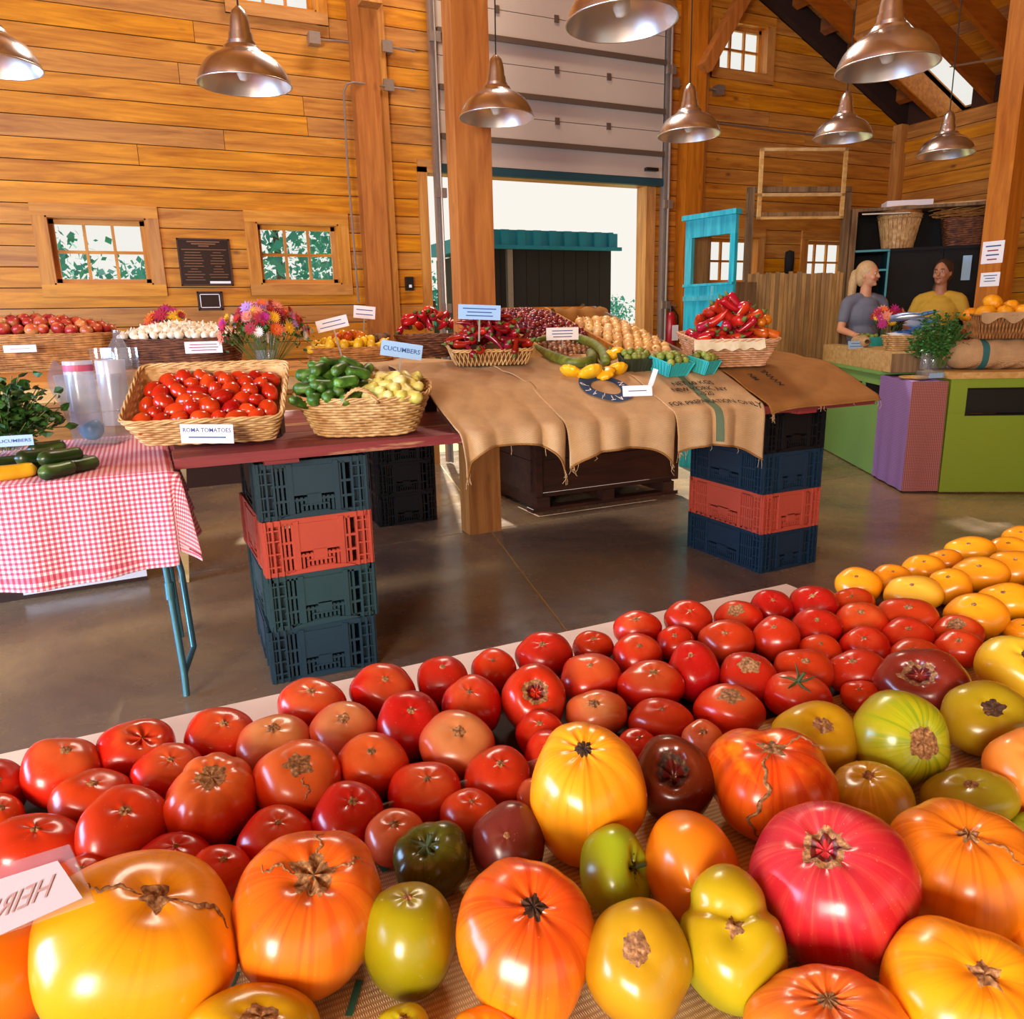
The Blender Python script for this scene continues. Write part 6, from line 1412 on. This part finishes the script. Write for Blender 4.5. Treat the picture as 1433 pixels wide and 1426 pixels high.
MB().lathe([(0, 0), (.10, 0), (.115, .012), (.115, .018), (.10, .008), (0, .006)], 28).build('wooden_plate', M['crateboard'], None, 'auto', loc=pc.matrix_basis @ Vector((.10, .20, h_ + .009)), label='round wooden plate on top of the purple checked stand', cat='plate')
# clear clamshell packs on the stand
for i, (x, y, r_) in enumerate(((.14, .05, .25), (.20, .10, .5))):
    o = empty('clamshell_pack', pc.matrix_basis @ Vector((x, y, h_ + .0285 * (i == 9) + .029)), (.15, .1 * i, YAW + r_), ('nearer' if i == 0 else 'farther') + ' clear plastic pack with a blue label on the purple checked stand', 'pack')
    MB().box(-.09, .09, -.04, .04, 0, .045).build('shell', M['clear'], o); MB().box(-.04, .07, -.042, -.0405, .005, .04).build('label_strip', M['paperblue'], o)
def boothz(px, py, z): return on(px, py, z=z)
GT = CT + .0465
# parsley in glass jars
p = on(1312, 518, z=GT); bunch('parsley_bunch', (p.x + .05, p.y + .05, GT), 'large bunch of parsley standing in glass jars on the green counter',   .50, .46, 170, .036, M['parsley'], 8, nj=4)
# sack with a green stripe
p = on(1398, 518, z=GT); so2 = empty('full_sack', (p.x + .10, p.y + .13, GT), (0, 0, YAW), 'full burlap sack with a dark green stripe lying on the green counter', 'sack')
def sk(u, v, f=1.0):
    a = 2 * pi * v; x = (-.34 + .68 * u); e_ = (1 - abs(2 * u - 1) ** 5) ** .5; return Vector((x, .14 * cos(a) * e_ * f, .115 + (.113 * math.copysign(abs(sin(a)) ** .7, sin(a)) * (.25 + .75 * e_) + .006 * sin(u * 30 + a * 3)) * f))
MB().grid(lambda u, v: sk(.003 + .994 * u, v), 50, 28).build('body', M['burlap'], so2, True)
M['tealstripe'] = plain('teal_stripe', '2e6a6c', .9)
MB().grid(lambda u, v: sk(.30 + .07 * u, v, 1.012), 6, 28).build('stripe', M['tealstripe'], so2, True)
MB().tube([sk(.01, .5), sk(.01, .5) + Vector((-.03, -.01, .0)), sk(.01, .5) + Vector((-.05, 0, -.03))], [.02, .012, .02], 8).build('tied_end', M['burlap'], so2, True)
so2.rotation_euler = (0, 0, YAW)
# slatted basket of orange squash above the sack
p = Vector(so2.location) + U_ * .10 + Vector((0, 0, .232))
sb_ = basket('squash_crate', p + V_ * .02, (radians(4), 0, YAW), .56, .30, .17, .12, 8, 'wickerhoney', 'honey slatted basket of orange squash at the right edge', style='sticks', ns=64)
MB().grid(lambda u, v: (-.285 + .55 * u, -.155 - .014 * v, .185 - .045 * v * (1 + .5 * sin(u * 19)) + .014 * (1 - v)), 50, 6).build('burlap_lining', M['burlap'], sb_, True)
osq = [blob(.075, .062, .055, 22, 12, lambda t, ph: 1 + .05 * cos(8 * t)), blob(.06, .06, .05, 22, 12, lambda t, ph: 1 + .07 * cos(7 * t))]
lbs = ['big ribbed orange squash at the left end of the slatted basket', 'rounded orange squash at the centre front of the slatted basket', 'orange squash highest on the pile in the slatted basket', 'orange squash behind the centre one in the slatted basket', 'orange squash low in front of the post', 'bright orange squash at the right edge of the picture', 'orange squash at the far right behind the bright one', 'small orange squash tucked at the left corner']
for i, (x, y, z_) in enumerate(((-.21, -.04, .19), (-.07, -.05, .19), (-.12, .05, .26), (.02, .06, .22), (.07, -.05, .19), (.20, -.04, .20), (.22, .07, .21), (-.26, .07, .17))):
    osq[i % 2].build('orange_squash', PM['bigsquash'], None, True, loc=sb_.matrix_basis @ Vector((x, y, z_)), rot=(rg.uniform(-.5, .5), rg.uniform(-.5, .5), rg.uniform(0, 6)), label=lbs[i], cat='squash', group='orange squash in the slatted basket')
# basket of packets on the plank box, pints, burlap roll, sign
def onbox(x, y): return rb.matrix_basis @ Vector((x, y, .1645))
bq = basket('packet_basket', onbox(-.16, -.16), (0, 0, YAW), .36, .25, .11, .2, 6, 'wicker', 'wicker basket overflowing with blue and white packets', ns=30, rows=7)
M['packblue'] = plain('blue_packet', '4a86c8', .35, 0, .15, 20); M['packwhite'] = plain('white_packet', 'e6eaf4', .35, 0, .08, 20)
for i in range(16):
    x, y, z_ = rg.uniform(-.10, .16), rg.uniform(-.08, .10), .10 + .012 * i
    o = MB().grid(lambda u, v: (-.10 + .20 * u, -.06 + .12 * v, .020 * sin(pi * u) * sin(pi * v)), 8, 6).grid(lambda u, v: (-.10 + .20 * u, -.06 + .12 * v, -.012 * sin(pi * u) * sin(pi * v)), 8, 6).build('snack_packet', M['packblue' if i % 3 == 0 else 'packwhite'], None, True, loc=bq.matrix_basis @ Vector((x, y, z_)), rot=(rg.uniform(-.3, .2), rg.uniform(-.25, .25), YAW + rg.uniform(-.5, .5)), label='blue printed packet piled on the wicker packet basket' if i % 3 == 0 else 'white packet piled on the wicker packet basket', cat='packet', group='packets on the wicker basket')
    MB().box(-.05, .05, -.025, .025, .0195, .0205).build('print_panel', M['packwhite' if i % 3 == 0 else 'packblue'], o)
rl = MB(); rl.grid(lambda u, v: (.10 * (2 * u - 1) * 1.6, .05 * cos(2 * pi * v) * (1 - abs(2*u-1) ** 6 * .6), .05 + .048 * sin(2 * pi * v) * (1 - abs(2*u-1) ** 6 * .6) + .004 * sin(u * 25)), 24, 16)
rl.build('burlap_roll', M['burlap'], None, True, loc=onbox(.62, -.055), rot=(0, 0, YAW + pi / 2), label='plump burlap roll lying on the pine plank box', cat='sack')
_sc = sign(1196, 474, 6.2, 24, 12, 'small blue and white card before the burlap roll on the plank box', ('-', '-'), mat='paperblue', ink='inkblue')
_sc.location = onbox(.50, .026) + Vector((0, 0, .022)); _sc.rotation_euler = (-.2, 0, YAW * .6)
for i, (x, y) in enumerate(((.94, -.20), (.78, -.22))):
    o = pint(onbox(x, y), M['pintteal'], (0, 0, YAW + .3), ('left' if i == 0 else 'right') + ' teal pint of small yellow fruit on the plank box'); o.scale = (1.2, 1.2, 1.2)
    heap(o, [p_tom], .11, .11, .06, .02, .036, .034, rg, 'small golden fruit in the teal pints on the plank box', 'golden fruit in the booth pints', e=4); 
bouquet(onbox(.52, -.24), .38, .34, 40, 'low mixed bouquet of magenta, orange and dark red blooms before the blonde woman', ['magenta', 'crimson', 'orange', 'yellow', 'crimson', 'coral'], 9, vase=False, zlo=.5)
# dark red chillies behind the squash
cp = on(1335, 425, z=1.12); 
bk = basket('chilli_basket', Vector(gc.location) + U_ * .25 + V_ * .48 + Vector((0, 0, GT)), (0, 0, YAW), .34, .26, .17, .2, 4, 'wickerdark', 'dark wicker basket of dark red chillies behind the orange squash', ns=26)
heap(bk, p_dark, .28, .22, .18, .09, .07, .045, rg, 'dark red chilli heaped behind the orange squash', 'chillies behind the squash', e=3)
# notices on the squash-side post
for (x, y, w, h, lb, ls) in ((1389, 353, 28, 30, 'white notice with blue and red lettering, upper of two pinned on the post', ('-', '-', '-', '-')), (1385, 391, 25, 19, 'smaller white notice with blue lettering, lower of two pinned on the post', ('-', '-', '-'))):
    q_ = on(x, y, x=6.816); mw = w / FPX * 6.6 * 1.12; mh = h / FPX * 6.6
    o = MB().box(-mw/2, mw/2, -.001, .001, -mh/2, mh/2).build('notice', M['paper'], None, loc=(6.8185, min(4.52, max(4.50, q_.y)), q_.z), rot=(0, 0, -pi/2), label=lb, cat='notice')
    for i in range(len(ls)): ww = mw * (.7, .5, .6, .45)[i]; zz = mh * (.28 - .2 * i); MB().box(-ww/2, ww/2, -.0018, -.0011, zz - mh * .03, zz + mh * .03).build('print_line', M['inkred' if i % 2 and h > 25 else 'inkblue'], o)

# ---------------------------------------------------------------- old rack with slat panel, turquoise hutch, shelving
def wall_line(xa, xb, Da, Db): 
    a, c = pt(xa, 440, Da), pt(xb, 440, Db); a.z = c.z = 0; return a, c, (c - a).length, atan2((c - a).y, (c - a).x)
a, c, L, yw = wall_line(1042, 1173, 7.75, 7.85); zf = lambda py, px, D: pt(px, py, D).z
ra = empty('slat_rack', a, (0, 0, yw), 'old grey wooden rack with a panel of upright slats below open rails', 'rack')
zt = zf(270, 1042, 7.8); zp = zf(385, 1042, 7.8)
MB().box(-.03, .03, -.03, .03, 0, zt).build('upright', M['oldwood'], ra); MB().box(L - .03, L + .03, -.03, .03, 0, zf(275, 1173, 7.8) + .0).build('upright', M['oldwood'], ra)
MB().box(L + .05, L + .11, -.03, .03, 0, zf(297, 1173, 7.8)).build('upright', M['oldwood'], ra)
MB().box(-.03, L + .03, -.02, .02, zt - .05, zt).build('rail', M['oldwood'], ra); MB().box(-.03, L + .03, -.02, .02, zf(303, 1042, 7.8) - .04, zf(303, 1042, 7.8)).build('rail', M['oldwood'], ra)
x = .0; rs_ = random.Random(4)
while x < L - .02:
    w = rs_.uniform(.030, .052); MB().box(x + .002, min(x + w, L) - .002, -.045 + rs_.uniform(-.004, .004), -.03, .25, zp + rs_.uniform(-.012, .02)).build('slat', M['slatwood'], ra); x += w
MB().box(0, L, -.03, -.01, zp - .12, zp - .06).build('back_rail', M['oldwood'], ra); MB().box(0, L, -.03, -.01, .4, .46).build('back_rail', M['oldwood'], ra)
lf = MB(); z1_, z2_, zm_ = zf(219, 1105, 7.75), zf(311, 1105, 7.75), zf(277, 1105, 7.75)
ofr = empty('screen_frame', a, (0, 0, yw), 'pale empty wooden frame hung above the slat panel of the rack', 'frame')
for n_, bb in (('stile', (.05, .085, z2_, z1_)), ('stile', (L - .10, L - .065, z2_, z1_)), ('rail', (.05, L - .065, z1_ - .03, z1_)), ('rail', (.05, L - .065, zm_ - .03, zm_)), ('rail', (.05, L - .065, z2_, z2_ + .025))): MB().box(bb[0], bb[1], -.075, -.05, bb[2], bb[3]).build(n_, M['crateboard' if n_ != 'x' else 'oldwood'], ofr)
a, c, L, yw = wall_line(958, 1026, 6.75, 6.35); h_ = zf(302, 990, 6.55)
hu = empty('turquoise_hutch', a, (0, 0, yw), 'turquoise painted old hutch with an open window beside the rack', 'hutch')
zs1, zs0 = zf(333, 990, 6.55), zf(397, 990, 6.55)
for n_, bb in (('header', (0, L, -.02, .02, zs1, h_ - .04)), ('cornice', (-.02, L + .02, -.05, .03, h_ - .04, h_)), ('stile', (0, .07, -.02, .02, zs0, zs1)), ('stile', (L - .05, L, -.02, .02, zs0, zs1)), ('sill', (0, L, -.04, .02, zs0 - .02, zs0)), ('lower_panel', (0, L, -.015, .015, 0, zs0 - .02)), ('moulding', (0, L, -.03, -.015, zs0 - .14, zs0 - .10))): MB().box(*bb).build(n_, M['turq'], hu)
MB().box(-.0, .02, .02, .30, 0, h_ - .04).build('side_board', M['oldwood'], hu); MB().box(L - .02, L, .02, .30, 0, zs0).build('side_board', M['oldwood'], hu)
q_ = on(1100, 367, y=6.97); MB().lathe([(0, -.13), (.05, -.12), (.055, .0), (.05, .11), (0, .13)], 12).build('wall_lantern', M['shelfdark'], None, True, loc=(q_.x, 6.92, q_.z), label='dark narrow lantern on the wall between the two small windows behind the rack', cat='lantern')
# shelving
a, c, L, yw = wall_line(1180, 1379, 8.15, 7.75); z_top, z_mid = zf(292, 1270, 7.95), zf(348, 1270, 7.95)
sh_ = empty('dark_shelving', a, (0, 0, yw), 'tall near-black shelving and cabinets behind the two women', 'shelving')
for n_, bb, m_ in (('top_board', (0, L, 0, .5, z_top - .03, z_top), 'oldwood'), ('middle_board', (0, L, 0, .5, z_mid - .03, z_mid), 'shelfdark'), ('side_panel', (0, .03, 0, .5, 0, z_top - .03), 'oldwood'), ('side_panel', (L - .03, L, 0, .5, 0, z_top - .03), 'shelfdark'), ('back_panel', (.03, L - .03, .48, .5, 0, z_top - .03), 'shelfdark'),
                 ('cabinet_door', (.40, .9, .02, .04, 0, z_mid - .03), 'shelfdark'), ('cabinet_door', (.905, L - .03, .02, .04, 0, z_mid - .03), 'shelfdark'), ('divider', (.38, .40, .0, .5, 0, z_mid - .03), 'tealpole'), ('teal_edge', (.03, .40, -.005, .01, z_mid - .025, z_mid - .005), 'tealpole'), ('teal_edge', (.03, .38, 0, .4, z_mid - .22, z_mid - .20), 'tealpole')): MB().box(*bb).build(n_, M[m_], sh_)
MB().tube([(.1, -.03, z_top - .06), (.55, -.03, z_top - .07)], .01, 6).build('hanging_rail', M['steel'], sh_)
T = lambda x, y, z_: sh_.matrix_basis @ Vector((x, y, z_))
k = basket('bushel_basket', T(.49, .21, z_mid + .002), (0, 0, yw), .42, .42, .33, .16, 2, 'wicker', 'tall pale bushel basket on the dark shelf above the blonde woman', style='sticks', ns=30)
b = MB(); Pq = [(.205 * cos(2*pi*i/28), .205 * sin(2*pi*i/28)) for i in range(28)]
for i in range(28):
    x0_, y0_ = Pq[i]; x1_, y1_ = Pq[(i + 1) % 28]; kk = .72; g = .06
    xa_, ya_, xb_, yb_ = x0_ + (x1_ - x0_) * g, y0_ + (y1_ - y0_) * g, x1_ - (x1_ - x0_) * g, y1_ - (y1_ - y0_) * g
    b = MB().add([(xa_*kk, ya_*kk, .0), (xb_*kk, yb_*kk, .0), (xb_, yb_, .325), (xa_, ya_, .325)], [(0, 1, 2, 3)]); o = b.build('slat', M['wicker'], k); md = o.modifiers.new('s', 'SOLIDIFY'); md.thickness = .003; md.offset = 1
MB().tube([(.21 * cos(2*pi*i/32), .21 * sin(2*pi*i/32), .30) for i in range(32)], .008, 6, True).build('hoop', M['wicker'], k)
k2 = basket('round_basket', T(.49, .21, z_mid + .34), (pi, 0, yw), .40, .40, .07, .1, 2, 'wickerhoney', 'round honey basket turned upside down on the bushel basket', ns=24); k2.location = T(.49, .21, z_mid + .34 + .075)
basket('brown_basket', T(1.12, .2, z_mid + .002), (0, 0, yw), .46, .34, .26, .15, 4, 'wickerdark', 'dark brown wicker basket on the shelf above the woman in yellow', ns=30, rows=14, wob=.003)
b = MB(); rs_ = random.Random(8)
for i in range(40):
    s = Vector((rs_.uniform(-.3, .1), rs_.uniform(-.1, .1), rs_.uniform(0, .08))); b.tube([s, s + Vector((.25, rs_.uniform(-.05, .05), rs_.uniform(-.02, .06))), s + Vector((.5, rs_.uniform(-.05, .05), rs_.uniform(-.02, .1)))], .005, 4)
b.build('dried_twigs', M['wickerhoney'], None, kind='stuff', loc=T(1.05, .2, z_mid + .29), rot=(0, 0, yw), label='bundle of dried twigs lying on the dark brown basket', cat='twigs')
MB().box(-.22, .22, -.12, .12, 0, .07).build('shallow_carton', M['paper'], None, loc=T(.55, .25, z_top + .001), rot=(0, 0, yw + .1), label='shallow white carton on top of the dark shelving', cat='box')
MB().box(-.35, .35, -.1, .1, 0, .03).build('pale_board', M['crateboard'], None, loc=T(1.15, .25, z_top + .001), rot=(0, 0, yw - .1), label='pale board lying on top of the dark shelving', cat='board')
MB().box(-.04, .04, -.002, .002, -.12, .12).build('blue_poster', M['paperblue'], None, loc=T(1.12, .012, z_mid - .22), rot=(0, 0, yw), label='small blue and white leaflet on the dark cabinet beside the woman in yellow', cat='leaflet')

# ---------------------------------------------------------------- people
M['skin'] = plain('skin', 'd59a78', .5, 0, .05, 12, **{'Subsurface Weight': .08}); M['skin2'] = plain('tan_skin', 'b57a58', .5, 0, .05, 12, **{'Subsurface Weight': .08})
M['blonde'] = plain('blonde_hair', 'c9a878', .5, 0, .3, 40); M['brownhair'] = plain('brown_hair', '3a2418', .5, 0, .3, 40)
M['greyshirt'] = plain('grey_t_shirt', '6d7488', .85, 0, .1, 10); M['yellowshirt'] = plain('yellow_t_shirt', 'c9a034', .85, 0, .1, 10)
M['jeans'] = plain('dark_jeans', '232c3e', .85, 0, .15, 20); M['lip'] = plain('lips', 'a0483e', .45); M['eyew'] = plain('eye_white', 'e8e4de', .3); M['eyed'] = plain('iris', '2a1c14', .2); M['shoe'] = plain('shoe', '2a2422', .6)
def ell(b, c, r, n=18, m=12): 
    e_ = blob(r[0], r[1], r[2], n, m); return b.add([(v[0] + c[0], v[1] + c[1], v[2] + c[2]) for v in e_.v], e_.f)
def capsule(b, pts, rs):
    for (p_, r1), (q_, r2) in zip(zip(pts, rs), zip(pts[1:], rs[1:])):
        p_, q_ = Vector(p_), Vector(q_); n = max(3, int((q_ - p_).length / (min(r1, r2) * .5)))
        b.tube([p_.lerp(q_, i / n) for i in range(n + 1)], [r1 + (r2 - r1) * i / n for i in range(n + 1)], 12)
        ell(b, p_, (r1,) * 3, 12, 8); ell(b, q_, (r2,) * 3, 12, 8)
def remesh(o, v, it=6):
    m_ = o.modifiers.new('r', 'REMESH'); m_.mode = 'VOXEL'; m_.voxel_size = v; m_.use_smooth_shade = True
    s_ = o.modifiers.new('sm', 'SMOOTH'); s_.iterations = it; s_.factor = .5
def person(loc, yaw, headyaw, H, skin, hair, shirt, label, ponytail, arms):
    o = empty('person', loc, (0, 0, yaw), label, 'person', 'women behind the counter'); k = H / 1.80
    b = MB(); S3 = lambda *p_: Vector(p_) * k
    ell(b, S3(0, 0, .97), [x * k for x in (.165, .115, .13)]); ell(b, S3(0, 0, 1.12), [x * k for x in (.135, .095, .15)]); ell(b, S3(0, 0, 1.31), [x * k for x in (.165, .11, .16)])
    capsule(b, [S3(-.15, .01, 1.43), S3(0, .015, 1.45), S3(.15, .01, 1.43)], [.052 * k, .06 * k, .052 * k]); capsule(b, [S3(0, .012, 1.45), S3(0, 0, 1.60)], [.055 * k, .048 * k])
    for s in (-1, 1): 
        capsule(b, [S3(s * .09, 0, .92), S3(s * .095, -.01, .50), S3(s * .10, .02, .09)], [.088 * k, .058 * k, .038 * k]); capsule(b, [S3(s * .10, .03, .05), S3(s * .11, -.13, .035)], [.036 * k, .030 * k])
    for s, (el, wr, hd) in zip((-1, 1), arms):
        el, wr = S3(*el), S3(*wr); capsule(b, [S3(s * .175, .01, 1.42), el, wr], [.047 * k, .036 * k, .025 * k])
        d_ = (wr - el).normalized(); hv = Vector(hd).normalized(); side = d_.cross(hv).normalized(); up = side.cross(d_)
        pc_ = wr + d_ * .045 * k; capsule(b, [wr, pc_], [.024 * k, .027 * k])
        for f_ in range(4):
            off = side * (f_ - 1.5) * .018 * k; L_ = (.070, .080, .076, .062)[f_] * k; a0 = pc_ + d_ * .02 * k + off
            capsule(b, [a0, a0 + d_ * L_ * .45 - up * L_ * .12, a0 + d_ * L_ * .75 - up * L_ * .42], [.0088 * k, .0082 * k, .0075 * k])
        t0 = wr + d_ * .015 * k + side * .024 * k * (-s); capsule(b, [t0, t0 + d_ * .03 * k + side * .022 * k * (-s), t0 + d_ * .058 * k + side * .026 * k * (-s)], [.011 * k, .0095 * k, .0085 * k])
    Rz = Matrix.Rotation(headyaw, 4, 'Z'); hc_ = S3(0, -.01, 1.675)
    h = MB(); ell(h, (0, 0, .012 * k), [x * k for x in (.074, .092, .108)], 24, 16); ell(h, (0, -.022 * k, -.050 * k), [x * k for x in (.056, .062, .065)]); ell(h, (0, -.072 * k, -.088 * k), [x * k for x in (.020, .018, .016)])
    capsule(h, [(0, -.088 * k, .018 * k), (0, -.104 * k, -.020 * k)], [.009 * k, .013 * k]); ell(h, (0, -.082 * k, .030 * k), [x * k for x in (.045, .012, .008)])
    for s in (-1, 1): ell(h, (s * .035 * k, -.068 * k, -.028 * k), [x * k for x in (.024, .02, .022)]); ell(h, (s * .074 * k, .005 * k, -.005 * k), [x * k for x in (.009, .018, .028)])
    b.add([tuple(Rz @ Vector(v) + hc_) for v in h.v], h.f)
    bd_ = b.build('body', skin, o, True); remesh(bd_, .0065 * k, 4)
    at = lambda x, y, z_: Rz @ (Vector((x, y, z_)) * k) + hc_
    for s in (-1, 1):
        e_ = MB(); ell(e_, (0, 0, 0), (.0125 * k, .010 * k, .0055 * k), 12, 8); e_.build('eye', M['eyew'], o, True, loc=at(s * .030, -.0825, .010), rot=(0, 0, headyaw))
        e_ = MB(); ell(e_, (0, 0, 0), (.0065 * k, .004 * k, .0055 * k), 10, 6); e_.build('iris', M['eyed'], o, True, loc=at(s * .030, -.0905, .010), rot=(0, 0, headyaw))
        MB().tube([at(s * .014, -.094, .030), at(s * .030, -.096, .035), at(s * .046, -.084, .031)], [.003, .0035, .002], 5).build('eyebrow', hair, o, True)
    MB().tube([at(-.024, -.083, -.052), at(-.010, -.093, -.050), at(0, -.095, -.052), at(.010, -.093, -.050), at(.024, -.083, -.052)], [.002, .006, .0055, .006, .002], 8).build('mouth', M['lip'], o, True)
    hr = MB(); ell(hr, (0, .020 * k, .036 * k), [x * k for x in (.086, .097, .100)], 24, 16); ell(hr, (0, .050 * k, -.015 * k), [x * k for x in (.080, .062, .095)]); 
    hb_ = MB(); hb_.add([tuple(Rz @ Vector(v) + hc_) for v in hr.v], hr.f)
    if ponytail: pts = [at(0, .09, .04), at(0, .128, .02), at(.01, .145, -.07), at(.02, .155, -.19), at(.03, .165, -.31)]; capsule(hb_, pts, [.034 * k, .036 * k, .042 * k, .038 * k, .014 * k])
    else: capsule(hb_, [at(-.03, .07, -.04), at(-.07, .06, -.13), at(-.085, .03, -.20)], [.04 * k, .035 * k, .015 * k]); capsule(hb_, [at(.0, .08, -.02), at(0, .09, -.12)], [.05 * k, .03 * k])
    ho_ = hb_.build('hair', hair, o, True); remesh(ho_, .007 * k, 3)
    if ponytail: MB().tube([at(.03 * cos(a_), .122, .022 + .03 * sin(a_)) for a_ in [2 * pi * i / 14 for i in range(14)]], .006, 6, True).build('hair_tie', M['greyshirt'], o, True)
    sh = MB(); ell(sh, S3(0, 0, .98), [x * k for x in (.182, .135, .10)]); ell(sh, S3(0, 0, 1.12), [x * k for x in (.155, .115, .17)]); ell(sh, S3(0, 0, 1.30), [x * k for x in (.182, .128, .155)])
    capsule(sh, [S3(-.155, .012, 1.425), S3(-.07, .014, 1.448)], [.066 * k, .066 * k]); capsule(sh, [S3(.155, .012, 1.425), S3(.07, .014, 1.448)], [.066 * k, .066 * k]); capsule(sh, [S3(-.08, .02, 1.43), S3(.08, .02, 1.43)], [.074 * k, .074 * k]); ell(sh, S3(0, -.015, 1.40), [x * k for x in (.12, .095, .07)])
    for s, (el, wr, hd) in zip((-1, 1), arms): e_ = S3(s * .175, .01, 1.42).lerp(S3(*el), .62); capsule(sh, [S3(s * .175, .01, 1.41), e_], [.064 * k, .054 * k])
    so_ = sh.build('t_shirt', shirt, o, True); remesh(so_, .009 * k, 5)
    tr = MB(); ell(tr, S3(0, 0, .93), [x * k for x in (.178, .130, .11)])
    for s in (-1, 1): capsule(tr, [S3(s * .092, 0, .90), S3(s * .098, -.005, .50), S3(s * .102, .02, .10)], [.102 * k, .075 * k, .060 * k]); 
    to_ = tr.build('trousers', M['jeans'], o, True); remesh(to_, .012 * k, 4)
    for s in (-1, 1): f_ = MB(); capsule(f_, [S3(s * .102, .035, .048), S3(s * .112, -.15, .042)], [.045 * k, .038 * k]); f_.build('shoe', M['shoe'], o, True)
    return o
fc = lambda px, py, D: pt(px, py, D)
p1 = fc(1214, 385, 7.45); p2 = fc(1319, 382, 7.5)
def face_yaw(v): return atan2(v.y, v.x) + pi / 2   # local -Y points along v
cy1 = face_yaw(-Vector((p1.x, p1.y, 0)))
H1 = pt(1214, 364, 7.45).z; H2 = pt(1319, 362, 7.5).z; print('heights', H1, H2)
person((p1.x, p1.y, 0), cy1 + .55, .62, H1 - .015, M['skin'], M['blonde'], M['greyshirt'], 'blonde woman with a ponytail in a grey T-shirt, turned towards her companion', True, (((-.25, -.03, 1.17), (-.23, -.26, 1.12), (0, 0, 1)), ((.25, .0, 1.16), (.20, -.2, 1.02), (0, 0, 1))))
cy2 = face_yaw(-Vector((p2.x, p2.y, 0)))
person((p2.x, p2.y, 0), cy2 - .05, -.30, H2 - .01, M['skin2'], M['brownhair'], M['yellowshirt'], 'dark-haired woman in a yellow T-shirt facing the camera behind the counter', False, (((-.27, -.0, 1.17), (-.14, -.2, 1.04), (0, 0, 1)), ((.27, .0, 1.17), (.16, -.2, 1.04), (0, 0, 1))))
# ---------------------------------------------------------------- the prototypes themselves are not part of the scene
for o in PROTO:
    for c_ in KIDS.get(o.name, []): bpy.data.objects.remove(c_)
    bpy.data.objects.remove(o)
print('objects', len(bpy.data.objects))
